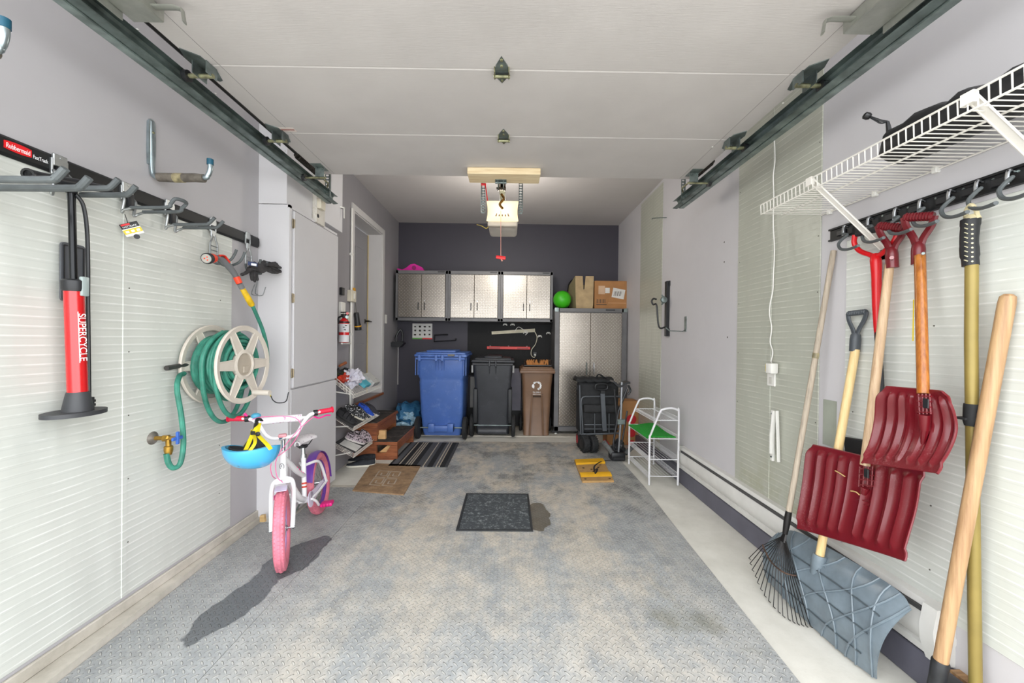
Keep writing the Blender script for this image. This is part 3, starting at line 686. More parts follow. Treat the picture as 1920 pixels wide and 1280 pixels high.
# ------------------------------------------------------------------ hose reel
m_reel = mat('beige_reel_plastic', '#cfc6ba', .5, 0, .05, 8)
m_hose = mat('green_rubber_hose', '#3a8773', .5, 0, .22, 14, .0005, 60)
cy_, cz_ = PX(458, 683, -1.575).y, PX(458, 683, -1.575).z; RO = .232
t = thing('hose_reel', 'beige plastic hose reel with spoked round flanges on left wall', 'hose reel', (-1.67, cy_, cz_-RO))
def flange(x, name):
    b = nb()
    lathe(b, (x, cy_, cz_), (1, 0, 0), [(RO-.03, -.004), (RO-.004, -.009), (RO, -.004), (RO, .004), (RO-.004, .009), (RO-.03, .004), (RO-.032, 0), (RO-.03, -.004)], 48, cap=False)
    lathe(b, (x, cy_, cz_), (1, 0, 0), [(.088, -.004), (.088, .005), (.072, .010), (.066, .006), (.066, -.006), (.088, -.004)], 32, cap=False)
    for i in range(6):
        an = R(30*0+60*i); d = V(0, math.cos(an), math.sin(an)); n_ = V(0, -d.z, d.y); c = V(x, cy_, cz_)
        P = [c+d*.083-n_*.032, c+d*.083+n_*.032, c+d*(RO-.026)+n_*.022, c+d*(RO-.026)-n_*.022]
        prism(b, [p-V(.004, 0, 0) for p in P], (.008, 0, 0))
        for s in (-1, 1): tube(b, [c+d*.083+n_*s*.031+V(.004, 0, 0), c+d*(RO-.026)+n_*s*.021+V(.004, 0, 0)], .0035, 6)
    return part(name, b, m_reel, t)
flange(-1.575, 'front_flange'); flange(-1.765, 'rear_flange')
b = nb(); lathe(b, (-1.765, cy_, cz_), (1, 0, 0), [(.085, 0), (.08, .09), (.085, .185)], 28); part('drum', b, m_reel, t)
b = nb(); lathe(b, (-1.58, cy_, cz_), (1, 0, 0), [(.067, 0), (.067, .003), (.0, .003)], 28, cap=False); box(b, (-1.578, cy_-.012, cz_-.05), (-1.568, cy_+.03, cz_-.01), .003, 1); part('hub_cover', b, mat('beige_hub_shade', '#b3a899', .5), t)  # reel beige darkened here to put shade on the hub
b = nb(); q = PX(478, 735, -1.565); cyl(b, (-1.575, q.y, q.z), (-1.47, q.y-.005, q.z-.003), .0165, 14); part('crank_handle', b, m_reel, t)
b = nb(); q = PX(312, 690, -1.76); q2 = PX(345, 684, -1.77); tube(b, [q, q2, V(XL+.01, q2.y+.12, q2.z)], .013, 10); part('bracket_tube', b, mat('bracket_dark', '#4a4846', .5, .3, .2), t)
b = nb(); box(b, (XL, cy_-.05, cz_-.08), (-1.765, cy_+.05, cz_+.08), .005, 1); part('wall_mount', b, m_reel, t)

# hose
t = thing('garden_hose', 'green rubber garden hose wound on the beige reel', 'garden hose', (-1.67, cy_, .6))
b = nb(); pts = []; rr = random.Random(3)
N = 0
for lay, (rad, n) in enumerate(((.100, 9), (.121, 8), (.142, 8), (.163, 7))):
    for k_ in range(n):
        x0 = -1.752+(.165/(n))*(k_ if lay % 2 == 0 else n-1-k_)+.008
        for s_ in range(28):
            f = s_/28; an = 2*PI*f
            xx = x0+(.165/n)*f*(1 if lay % 2 == 0 else -1)
            rad2 = rad+.004*math.sin(an*2+k_)
            pts.append((min(-1.589, max(-1.75, xx)), cy_+rad2*math.cos(an), cz_+rad2*math.sin(an)))
tube(b, pts, .0108, 7); part('wound_coils', b, m_hose, t)
b = nb()
# loose loops sagging below the reel
def loop(x0, x1, ry, rz, drop, ph=0):
    P = []
    for i in range(13):
        an = 2*PI*i/12; P.append((x0+(x1-x0)*i/12, cy_-.01+ry*math.sin(an), cz_+(rz*math.cos(an) if math.cos(an) > 0 else (rz+drop)*math.cos(an))))
    return P
P = loop(-1.70, -1.665, .185, .190, .15)+loop(-1.665, -1.63, .165, .185, .02)[1:]+loop(-1.63, -1.600, .178, .187, .12)[1:]
tube(b, cr(P, 6), .0125, 10); part('loose_loops', b, m_hose, t)
b = nb(); tq = PX(303, 826, XL+.085)
P = [PX(345, 700, -1.755), PX(336, 706, -1.74), PX(332, 730, -1.72), PX(340, 780, -1.70), PX(344, 830, -1.69), PX(338, 868, -1.69), PX(325, 877, -1.70), PX(316, 868, -1.71), PX(312, 850, XL+.085)]
tube(b, cr(P, 7), .0125, 10); part('feed_end', b, m_hose, t)
b = nb(); P = [PX(502, 680, -1.62), PX(500, 650, -1.62), PX(493, 620, -1.62), PX(481, 590, -1.625), PX(471, 568, -1.63)]
tube(b, cr(P, 7), .0115, 10); part('nozzle_end', b, m_hose, t)
a = PX(473, 573, -1.63); c = PX(454, 540, -1.64)
b = nb(); tube(b, [a, a.lerp(c, .1), a.lerp(c, .5), a.lerp(c, .9), c], [.014, .019, .018, .016, .013], 12); part('yellow_connector', b, mat('connector_yellow', '#e0b61c', .5, 0, .12, 30), t)
b = nb(); P = [c, PX(449, 531, -1.64)]; tube(b, P, .016, 10); part('grey_collar', b, mat('mid_grey_plastic', '#77787a', .5), t)
# spray nozzle
t = thing('spray_nozzle', 'grey and orange hose spray nozzle resting in the rail hook', 'spray nozzle', tuple(PX(430, 525, -1.66)))
m_ng = mat('nozzle_grey', '#6b6c6e', .5); m_or = mat('nozzle_orange', '#f0431c', .4)
b = nb(); tube(b, [PX(449, 531, -1.64), PX(443, 519, -1.65)], .018, 12); part('orange_ring', b, m_or, t)
b = nb(); tube(b, cr([PX(443, 519, -1.65), PX(436, 508, -1.655), PX(425, 495, -1.66), PX(412, 484, -1.665), PX(398, 483, -1.665)], 4), [.015, .015, .016, .017, .017, .018, .019, .019, .019, .019, .018, .018, .017, .016, .016, .016, .016][:17], 12); part('body', b, m_ng, t)
a = PX(400, 484, -1.66); c = PX(372, 485, -1.63); d = (c-a).normalized()
b = nb(); lathe(b, a, d, [(.017, -.01), (.024, 0), (.027, .02), (.027, .045)], 18); part('head_ring', b, m_or, t)
b = nb(); lathe(b, a+d*.043, d, [(.026, 0), (.030, .004), (.030, .024), (.026, .028)], 18); hd = part('head', b, black, t)
b = nb(); lathe(b, a+d*.070, d, [(.024, 0), (.024, .003)], 18); fc = part('face', b, mat('nozzle_face', '#a8a49c', .5), hd)
b = nb(); u, v = frame(d)
for k_ in range(3): lathe(b, a+d*.073+u*.009*math.cos(2.1*k_)+v*.009*math.sin(2.1*k_), d, [(.004, 0), (.003, .002)], 8)
part('spray_hole', b, m_or, hd)
b = nb(); tube(b, cr([PX(412, 479, -1.65), PX(421, 480, -1.65), PX(430, 492, -1.645)], 5), .009, 8, flat=(1, .6)); part('trigger', b, mat('trigger_red', '#d92e1c', .4), t)

# ------------------------------------------------------------------ water tap
q = PX(288, 821, XL+.01); m_brass = mat('brass', '#b08a3e', .35, .85, .2, 30)
t = thing('water_tap', 'brass water tap with blue handle on left wall', 'tap', (XL, q.y, q.z-.06))
b = nb(); lathe(b, (XL, q.y, q.z), (1, 0, 0), [(.036, 0), (.036, .004), (.022, .014), (.012, .02)], 20); part('wall_flange', b, mat('rusty_flange', '#8f8880', .5, .6, .3, 25), t)
b = nb(); tube(b, [(XL+.015, q.y, q.z), (XL+.125, q.y, q.z)], .0105, 12); lathe(b, (XL+.055, q.y, q.z), (1, 0, 0), [(.012, 0), (.017, .006), (.017, .03), (.012, .036)], 6)
tube(b, [(XL+.083, q.y, q.z+.002), (XL+.085, q.y, q.z-.045)], .012, 12); part('body', b, m_brass, t)
b = nb(); lathe(b, (XL+.085, q.y, q.z-.038), (0, 0, -1), [(.015, 0), (.019, .004), (.019, .024), (.014, .045)], 14); part('hose_coupling', b, m_brass, t)
b = nb(); box(b, (XL+.125, q.y-.008, q.z-.030), (XL+.137, q.y+.008, q.z+.034), .004, 2); box(b, (XL+.122, q.y-.03, q.z-.009), (XL+.134, q.y+.03, q.z+.009), .004, 2); part('handle', b, mat('tap_blue', '#3a63b4', .4), t)
# ================================================================== CHILD'S BICYCLE
m_bw = mat('bike_white', '#eceaec', .22, 0, .02, coat=.5); m_pk = mat('tyre_pink', '#d97a8c', .75, 0, .12, 14, .002, 150); m_hp = mat('hot_pink', '#e3167f', .35)
m_pu = mat('bike_purple', '#6d3f9e', .3)
F = PZ(530, 1066, 0); Rr = PZ(602, 960, 0)
ax_ = (F-Rr); wb = ax_.length; phi = math.atan2(ax_.y, ax_.x)
t = thing('childs_bicycle', "white child's bicycle with pink tyres parked beside closet", 'bicycle', (Rr.x, Rr.y, .006), None, phi)
t.rotation_euler = (R(5.5), 0, phi)
RW = .223; k_ = wb/.72
def B(x, y, z): return V(x*k_, y, z)
def wheel(x, name, steer=0):
    b = nb(); rt_ = .030; N = 44; rings = []
    P = [B(x, 0, RW)+V((RW-rt_)*math.cos(2*PI*i/N), 0, (RW-rt_)*math.sin(2*PI*i/N)) for i in range(N)]
    rs = [rt_]*N; tube(b, P, rs, 12, closed=True)
    for i in range(66):     # tread knobs
        an = 2*PI*i/66; 
        for s in (-1, 0, 1):
            a2 = an+(.047 if s else 0); c = B(x, 0, RW)+V(math.cos(a2)*(RW-.001-.006*abs(s)), s*.015, math.sin(a2)*(RW-.001-.006*abs(s)))
            box(b, tuple(c-V(.007, .006, .003)), tuple(c+V(.007, .006, .003)), rot=Matrix.Rotation(-a2+PI/2, 3, 'Y'))
    wt = part(name, b, m_pk, t, 'pink tyre wheel', local=True)
    b = nb(); lathe(b, B(x, -.014, RW), (0, 1, 0), [(RW-.052, 0), (RW-.068, .004), (RW-.068, .024), (RW-.052, .028)], 40, cap=False); part('rim', b, m_pu if name == 'rear_wheel' else mat('rim_lilac', '#b79ad2', .3), wt, local=True)
    b = nb()
    for i in range(20):
        an = 2*PI*i/20; s = .02 if i % 2 else -.02; a0 = B(x, s, RW)+V(.012*math.cos(an+.6), 0, .012*math.sin(an+.6)); tube(b, [a0, B(x, 0, RW)+V((RW-.062)*math.cos(an), 0, (RW-.062)*math.sin(an))], .0013, 4)
    part('spokes', b, chrome, wt, local=True)
    b = nb(); cyl(b, B(x, -.055, RW), B(x, .055, RW), .006, 8); cyl(b, B(x, -.028, RW), B(x, .028, RW), .016, 12)
    for s in (-1, 1): lathe(b, B(x, s*.052, RW), (0, s, 0), [(.011, 0), (.011, .008), (.007, .014)], 6)
    part('hub', b, chrome, wt, local=True)
wheel(.72, 'front_wheel'); wheel(0, 'rear_wheel')
HT0, HT1 = B(.60, 0, .475), B(.565, 0, .62)     # head tube
b = nb()
for s in (-1, 1): tube(b, cr([HT0+V(-.002, s*.012, .0), HT0+V(.01, s*.045, -.015), B(.635, s*.056, .42), B(.675, s*.056, .32), B(.72, s*.052, RW)], 5), .0125, 10, flat=(1, 1))
box(b, tuple(HT0-V(.02, .045, .03)), tuple(HT0+V(.025, .045, -.005)), .012, 2); part('fork', b, m_bw, t, local=True)
b = nb(); cyl(b, HT0-V(0, 0, .006), HT1, .0185, 16); cyl(b, HT1, HT1+(HT1-HT0).normalized()*.01, .022, 16); fr = None
ST, BB = B(.245, 0, .50), B(.30, 0, .215)
tube(b, cr([HT1+V(0, 0, -.03), B(.49, 0, .53), B(.38, 0, .44), B(.275, 0, .375)], 6), .0165, 12)
tube(b, cr([HT0+V(0, 0, .02), B(.50, 0, .40), B(.40, 0, .28), BB], 6), .019, 12)
tube(b, [ST, BB], .0155, 12)
cyl(b, BB-V(0, .034, 0), BB+V(0, .034, 0), .021, 14)
for s in (-1, 1):
    tube(b, cr([BB+V(0, s*.03, 0), B(.2, s*.05, .215), B(0, s*.056, RW)], 5), .0095, 8)
    tube(b, cr([B(.25, s*.014, .44), B(.16, s*.055, .43), B(.08, s*.058, .37), B(0, s*.058, RW)], 5), .010, 8)
fr = part('frame', b, m_bw, t, local=True)
b = nb(); d = (HT1-HT0).normalized(); c = (HT0+HT1)/2+V(.0185, 0, 0); tube(b, [c+V(.001, .012*math.cos(a), .017*math.sin(a)) for a in [2*PI*i/16 for i in range(16)]], .0015, 5, closed=True); tube(b, cr([c+V(.002, .004, .008), c+V(.002, -.004, .002), c+V(.002, .003, -.006)], 4), .0015, 5); part('head_badge', b, black, fr, local=True)
b = nb(); 
for x, z, r_ in ((.32, .408, .006), (.35, .428, .005), (.38, .452, .006), (.41, .475, .005)):
    for s in (-1, 1): lathe(b, B(x, s*.0155, z), (0, s, 0), [(r_, 0), (r_*.5, .0025)], 6)
part('frame_decal', b, m_hp, fr, local=True)
b = nb()
for dz, r_ in ((-.11, .0162), (-.125, .0162)):
    c = ST.lerp(BB, .62 if dz == -.11 else .70); lathe(b, c+V(.0, 0, 0), (BB-ST), [(r_, -.006), (r_, .006)], 14)
part('seat_tube_decal', b, mat('decal_red', '#d8402c', .4), fr, local=True)
b = nb(); sp = ST+V(-.012, 0, .03); cyl(b, ST+(ST-BB).normalized()*-.0, ST+(ST-BB).normalized()*.07, .0125, 12); lathe(b, ST, (ST-BB), [(.019, -.012), (.019, .012)], 12); part('seat_post', b, chrome, t, local=True)
# saddle
sc_ = ST+(ST-BB).normalized()*.085
b = nb(); rows = []
for i in range(11):
    f = i/10; x = .11-.22*f; w_ = .018+.055*max(0, (f-.25)/.75)**1.0+.006*f; w_ = min(w_, .068) if f < .93 else .055
    row = []
    for j in range(11):
        a = PI*j/10; row.append(sc_+V(x, -w_*math.cos(a), .012+.03*math.sin(a)**.7+.012*math.sin(f*PI)*.3))
    rows.append(row)
sheet(b, rows, -.006); kx = NT('saddle_white_print'); o_ = kx.obj(); kx.base(kx.mix(kx.step(kx.noise(o_, 55, 2, .5), .62, .66), lin('#e2dde0'), lin('#8f6f8c')), .45)
sd = part('saddle', b, kx.m, t, local=True)
b = nb()
for s in (-1, 1): tube(b, cr([sc_+V(.09, s*.01, .006), sc_+V(.02, s*.02, -.018), sc_+V(-.05, s*.022, -.018), sc_+V(-.09, s*.035, .006)], 4), .0035, 6)
box(b, tuple(sc_-V(.02, .026, .03)), tuple(sc_+V(.02, .026, -.008)), .005, 1); part('saddle_rails', b, black, sd, local=True)
# stem, handlebar
st0, st1 = HT1, B(.548, 0, .715)
b = nb(); cyl(b, st0, st1, .012, 14); box(b, tuple(st1-V(.0, .02, .016)), tuple(st1+V(.045, .02, .016)), .008, 2); part('stem', b, chrome, t, local=True)
b = nb(); box(b, tuple(st1+V(.012, -.022, .002)), tuple(st1+V(.050, .022, .022)), .006, 2); part('stem_clamp', b, mat('clamp_pink', '#e9a0a8', .4), t, local=True)
hb = st1+V(.03, 0, 0)
hx = hb.x
L = [(hx, .0, .715), (hx, .045, .715), (hx, .080, .735), (hx-.005, .115, .795), (hx-.012, .145, .832), (hx-.03, .18, .842), (hx-.06, .265, .848)]
P = [V(x, -y, z) for x, y, z in L[::-1]]+[V(*p) for p in L[1:]]
b = nb(); tube(b, cr(P, 6), .0112, 12); tube(b, [V(hx-.012, -.140, .822), V(hx-.006, 0, .825), V(hx-.012, .140, .822)], .009, 10); hbar = part('handlebar', b, m_bw, t, local=True)
kx = NT('crossbar_pad_print'); o_ = kx.obj(); kx.base(kx.mix(kx.step(kx.noise(o_, 45, 3, .6), .58, .62), lin('#e6e2e6'), lin('#c99ab8')), .7)
b = nb(); tube(b, [V(hx-.009, -.105, .823), V(hx-.006, 0, .825), V(hx-.009, .105, .823)], .022, 12); part('crossbar_pad', b, kx.m, t, local=True)
for s in (-1, 1):
    g0 = V(hx-.04, s*.192, .843); g1 = V(hx-.062, s*.272, .848)
    b = nb(); dd_ = (g1-g0); lathe(b, g0, dd_, [(.0165, 0), (.0145, .008)]+[(.0150+.0012*(i % 2), .012+i*.007) for i in range(10)]+[(.0155, .083), (.021, .086), (.019, .094)], 14); part('grip', b, mat('grip_crimson', '#d5163f', .5), t, local=True)
    b = nb(); c = V(hx-.034, s*.18, .842); lathe(b, c-V(0, s*.012, 0), (0, s, 0), [(.018, 0), (.019, .004), (.019, .022), (.018, .026)], 14); part('brake_clamp', b, black, t, local=True)
for s in (1,):
    b = nb(); tube(b, cr([V(hx-.02, s*.175, .820), V(hx+.0, s*.20, .812), V(hx-.01, s*.24, .823), V(hx-.02, s*.265, .820)], 5), .0065, 8, flat=(1, .7)); part('brake_lever', b, m_hp, t, local=True)
b = nb(); bell = V(hx-.012, -.135, .858); blob(b, bell, (.026, .026, .018)); part('bell', b, mat('bell_teal', '#4fa3c2', .3), t, local=True)
b = nb(); tube(b, [V(hx-.03, -.18, .855), V(hx-.03, -.195, .875)], [.006, .009], 8); part('bell_lever', b, m_hp, t, local=True)
b = nb()
tube(b, cr([V(hx-.02, .17, .82), V(hx+.03, .10, .77), V(hx+.04, .02, .68), V(hx+.05, -.03, .60), B(.62, -.03, .50), B(.63, 0, .46)], 6), .0025, 6)
tube(b, cr([V(hx-.02, -.17, .83), V(hx+.03, -.10, .855), V(hx+.045, .06, .84), V(hx+.04, .10, .77), V(hx+.03, .04, .66), V(hx+.0, -.055, .58), B(.56, -.06, .49), B(.5, -.02, .43)], 6), .0025, 6)
part('brake_cable', b, mat('cable_pink', '#ee6fa5', .4), t, local=True)
# fender, cranks, pedals, chainguard
b = nb(); rows = []
for i in range(15):
    a = R(20+i*12); rows.append([B(0, 0, RW)+V((RW+.012)*math.cos(a), 0, (RW+.012)*math.sin(a))*1+V(0, w_, -.008*abs(w_)/.03) for w_ in (-.032, -.02, 0, .02, .032)])
sheet(b, rows, .003); part('rear_fender', b, m_pu, t, 'purple rear fender', local=True)
b = nb(); rows = []
for i in range(9):
    a = R(78+i*4.5); rows.append([B(.72, 0, RW)+V((RW+.012)*math.cos(a), 0, (RW+.012)*math.sin(a))+V(0, w_, 0) for w_ in (-.03, -.015, 0, .015, .03)])
sheet(b, rows, .003); part('front_fender', b, mat('fender_lilac', '#cfc3dc', .3), t, local=True)
b = nb(); c1 = BB+V(-.075, .062, -.075); c2 = BB+V(.075, -.062, .075)
cyl(b, BB-V(0, .055, 0), BB+V(0, .055, 0), .009, 10)
tube(b, cr([BB+V(0, .05, 0), BB+V(-.03, .062, -.03), c1], 4), .009, 8); tube(b, cr([BB-V(0, .05, 0), BB+V(.03, -.062, .03), c2], 4), .009, 8); part('crank', b, m_bw, t, local=True)
for c, s in ((c1, 1), (c2, -1)):
    b = nb(); m_ = c+V(0, s*.055, 0)
    box(b, tuple(m_-V(.034, .04, .012)), tuple(m_+V(.034, .04, .012)), .008, 2); pd = part('pedal', b, m_hp, t, 'pink pedal', local=True)
    b = nb()
    for yy in (-.02, 0, .02): box(b, tuple(m_+V(-.036, yy-.003, -.009)), tuple(m_+V(.036, yy+.003, .009)))
    part('pedal_reflector', b, mat('pedal_dark_pink', '#b5125f', .4), pd, local=True)
b = nb(); rows = []
P = []
for i in range(24):
    an = 2*PI*i/24; P.append(BB+V(.052*math.cos(an), .036, .052*math.sin(an)))
prism(b, P, (0, .006, 0)); P = [BB+V(0, .038, .045), BB+V(0, .038, -.03), B(0, .038, RW-.025), B(0, .038, RW+.025)]; prism(b, P, (0, .004, 0)); part('chain_guard', b, mat('guard_lilac', '#d9cfe2', .35), t, local=True)
b = nb(); tube(b, cr([BB+V(-.03, -.03, -.01), BB+V(-.06, -.09, -.10), BB+V(-.09, -.15, -.180)], 4), .006, 8); part('kickstand', b, steel, t, local=True)

# the front end is turned a little towards the camera side
AX = (HT1-HT0).normalized(); RM = Matrix.Translation(HT0) @ Matrix.Rotation(R(16), 4, AX) @ Matrix.Translation(-HT0)
FRONT = ('front_wheel', 'fork', 'stem', 'stem_clamp', 'handlebar', 'crossbar_pad', 'grip', 'brake_clamp', 'brake_lever', 'bell', 'bell_lever', 'brake_cable', 'front_fender')
for ch in list(bpy.data.objects):
    if ch.parent == t and ch.name.split('.')[0] in FRONT:
        ch.data.transform(RM)
        for g in bpy.data.objects:
            if g.parent == ch: g.data.transform(RM)
# ------------------------------------------------------------------ helmet hanging from the handlebar
hc = PY(472, 838, 2.10)
t = thing('bicycle_helmet', 'sky blue bicycle helmet hanging upside down from handlebar by yellow straps', 'helmet', (hc.x, hc.y, hc.z-.125))
b = nb(); rows = []
A, Bq, H = .122, .105, .100
for i in range(13):
    f = i/12; rows.append([])
    for j in range(36):
        an = 2*PI*j/35; z = -math.sin((1-f)*PI/2)*H; rr = math.cos((1-f)*PI/2)**.75
        zz = z + (f**3)*(.012*math.cos(2*an)+.002*math.cos(an)) - .20*Bq*rr*math.sin(an)
        rows[-1].append(hc+V(A*rr*math.cos(an), Bq*rr*math.sin(an), zz+.0))
sheet(b, rows, .016); shell = part('shell', b, mat('helmet_blue', '#48aede', .22, 0, .03, coat=.6), t)
b = nb(); rows = []
for i in range(7):
    f = i/6; rows.append([])
    for j in range(24):
        an = 2*PI*j/23; z = -math.sin((1-f)*PI/2)*(H-.02); rr = math.cos((1-f)*PI/2)**.75
        rows[-1].append(hc+V((A-.018)*rr*math.cos(an), (Bq-.018)*rr*math.sin(an), z-.002+(f**3)*.01*math.cos(2*an)-.20*Bq*rr*math.sin(an)))
sheet(b, rows, .004); part('liner', b, mat('helmet_liner', '#2c2e31', .9), shell)
b = nb(); P = [hc+V(-.062, .02, -.02), hc+V(-.02, .015, .045), hc+V(.035, .015, .055), hc+V(.075, .02, .0), hc+V(.02, 0, -.02)]
rows = [[hc+V(-.065+.14*j/8, .03+.0*i, -.03+(.085*math.sin(PI*(j+.6)/9))*i/5) for j in range(9)] for i in range(6)]
sheet(b, rows, .008); part('padding', b, mat('padding_mesh', '#3b3c3e', .9, 0, .2, 60), t)
m_ys = mat('strap_yellow', '#e8d416', .6)
hgt = PY(483, 790, 2.20)
def strap(P, w_=.010):
    b = nb(); tube(b, cr(P, 5), w_, 6, flat=(1, .18)); return part('strap', b, m_ys, t, 'yellow strap')
top = hgt+V(-.0, -.0, -.01); j1 = PY(473, 815, 2.13)
strap([top, PY(480, 803, 2.16), j1, PY(463, 838, 2.06), PY(455, 852, 2.02)])
strap([top+V(.01, 0, 0), PY(484, 805, 2.16), PY(484, 815, 2.12), PY(500, 832, 2.03), PY(508, 842, 2.02)])
strap([PY(472, 805, 2.15), PY(468, 820, 2.16), PY(455, 838, 2.17), PY(447, 846, 2.15)], .009)
strap([j1+V(.01, 0, 0), PY(478, 830, 2.02), PY(466, 848, 2.0), PY(463, 853, 2.0)], .008)
b = nb(); lathe(b, PY(484, 813, 2.105), (0, -1, 0), [(.012, 0), (.012, .006), (.006, .008)], 12); box(b, tuple(PY(474, 812, 2.13)-V(.012, .004, .012)), tuple(PY(474, 812, 2.13)+V(.012, .004, .012)), .003, 1); part('buckle', b, black, t)
b = nb(); tube(b, cr([top+V(.006, -.016, .012), top+V(.004, -.024, -.012), top+V(0, -.01, -.045)], 4), .016, 8, flat=(1, .4)); tube(b, cr([top+V(.006, -.02, .015), top+V(.006, .0, .028), top+V(.006, .025, .01)], 4), .012, 8, flat=(1, .4)); part('strap_loop', b, black, t)
b = nb(); rr_ = random.Random(5)
for i in range(16):
    an = R(-62+rr_.uniform(0, 34)); f = rr_.uniform(.78, .97); z = -math.sin((1-f)*PI/2)*H; rr = math.cos((1-f)*PI/2)**.75
    p_ = hc+V(A*rr*math.cos(an), Bq*rr*math.sin(an), z+(f**3)*(.012*math.cos(2*an)+.002*math.cos(an))-.20*Bq*rr*math.sin(an))
    lathe(b, p_, V(math.cos(an), math.sin(an), -.2), [(.0062, -.001), (.004, .0016)], 5)
part('decal', b, m_ys, shell)
b = nb(); an = R(-105); p_ = hc+V(A*.80*math.cos(an), Bq*.80*math.sin(an), -.068); tube(b, [p_+V(-.02, -.004, .004), p_, p_+V(.018, -.002, -.008)], [.002, .006, .002], 6); part('vent', b, black, shell)
# ================================================================== BACK WALL
m_cs = mat('cabinet_grey_steel', '#6e6d6e', .45, .3, .08, 5)
def plate(name, sx='x', tint='#cfc7bd'):
    k = NT(name); p = k.pos(); x = k.xyz(p); lz = k.lozenge(x[0], x[2], .0335, .52, .15)
    c = k.mix(k.noise(p, 2.5, 4), lin('#8c857c'), lin('#a69e94')); c = k.mix(k.math('MULTIPLY', lz, .62), c, lin('#dcd5cc'))
    k.base(c, .27, .92); k.bump(lz, 1.0, .004); return k.m
m_dp = plate('diamond_plate_steel')
Ycab = YB-.31
ca = PY(742, 506, Ycab); cb = PY(1036, 604, Ycab)
W3 = (cb.x-ca.x)/3; zc0, zc1 = cb.z, ca.z-.0
labs = ['leftmost of the three diamond plate wall cabinets, pink tray on top', 'middle one of the three diamond plate wall cabinets', 'rightmost of the three diamond plate wall cabinets']
def handles(bm, x, y, z, h): tube(bm, cr([V(x, y, z-h/2), V(x, y-.022, z-h/2+.008), V(x, y-.022, z+h/2-.008), V(x, y, z+h/2)], 4), .006, 8)
for i in range(3):
    x0, x1 = ca.x+W3*i+.001, ca.x+W3*(i+1)-.001
    t = thing('wall_cabinet', labs[i], 'cabinet', ((x0+x1)/2, YB-.15, zc0), 'diamond plate wall cabinets')
    b = nb(); box(b, (x0, Ycab+.012, zc0), (x1, YB, zc1), .004, 1)
    box(b, (x0, Ycab, zc0), (x1, Ycab+.02, zc0+.045), .003, 1); box(b, (x0, Ycab, zc1-.05), (x1, Ycab+.02, zc1), .003, 1)
    box(b, (x0, Ycab, zc0), (x0+.035, Ycab+.02, zc1)); box(b, (x1-.035, Ycab, zc0), (x1, Ycab+.02, zc1)); part('body', b, m_cs, t)
    xm = (x0+x1)/2
    for s, (a, c) in ((-1, (x0+.038, xm-.002)), (1, (xm+.002, x1-.038))):
        b = nb(); box(b, (a, Ycab-.016, zc0+.05), (c, Ycab+.006, zc1-.055), .004, 1); d_ = part('door', b, m_dp, t)
        b = nb(); handles(b, xm+s*.045, Ycab-.016, zc0+.21, .10); part('handle', b, mat('dark_handle', '#4a4a4a', .4, .5) if i == 0 else chrome, d_)
        if s > 0:
            b = nb(); lathe(b, (xm+.045, Ycab-.016, zc0+.29), (0, -1, 0), [(.009, 0), (.008, .006)], 10); part('lock', b, chrome, d_)
    b = nb(); box(b, (x1-.15, Ycab-.003, zc1-.026), (x1-.05, Ycab, zc1-.012)); part('name_badge', b, black, t)
# tall cabinet
Yt = 5.42; ta = PY(1041, 577, Yt); tb_ = PY(1173, 818, Yt)
t = thing('tall_cabinet', 'tall two door diamond plate steel cabinet in right back corner', 'cabinet', ((ta.x+tb_.x)/2, 5.65, 0))
zt1 = ta.z; x0, x1 = ta.x, tb_.x
b = nb(); box(b, (x0, Yt+.012, .09), (x1, YB-.02, zt1), .004, 1)
box(b, (x0, Yt, .05), (x1, Yt+.02, .12), .003, 1); box(b, (x0, Yt, zt1-.055), (x1, Yt+.02, zt1), .003, 1); box(b, (x0, Yt, .06), (x0+.06, Yt+.02, zt1)); box(b, (x1-.07, Yt, .06), (x1, Yt+.02, zt1)); part('body', b, m_cs, t)
xm = (x0+x1)/2-.01
for s, (a, c) in ((-1, (x0+.062, xm-.002)), (1, (xm+.002, x1-.075))):
    b = nb(); box(b, (a, Yt-.016, .13), (c, Yt+.006, zt1-.065), .004, 1); d_ = part('door', b, m_dp, t)
    b = nb(); handles(b, xm+s*.05, Yt-.016, .93, .16); part('handle', b, chrome if s > 0 else steeld, d_)
b = nb(); box(b, (x0-.004, Yt-.004, zt1-.05), (x0+.05, Yt+.004, zt1+.003)); box(b, (x1-.05, Yt-.004, zt1-.05), (x1+.004, Yt+.004, zt1+.003)); part('corner_plate', b, steel, t)
b = nb(); box(b, (x1-.30, Yt-.004, zt1-.03), (x1-.17, Yt, zt1-.014)); part('name_badge', b, black, t)
for x in (x0+.03, x1-.03):
    b = nb(); lathe(b, (x, Yt+.03, 0), (0, 0, 1), [(.022, 0), (.022, .02), (.01, .03), (.01, .06)], 12); part('foot', b, white, t)
b = nb(); box(b, (x0-.03, Yt-.01, .035), (x0+.06, Yt+.02, .06), .004, 1); part('foot_bar', b, black, t)
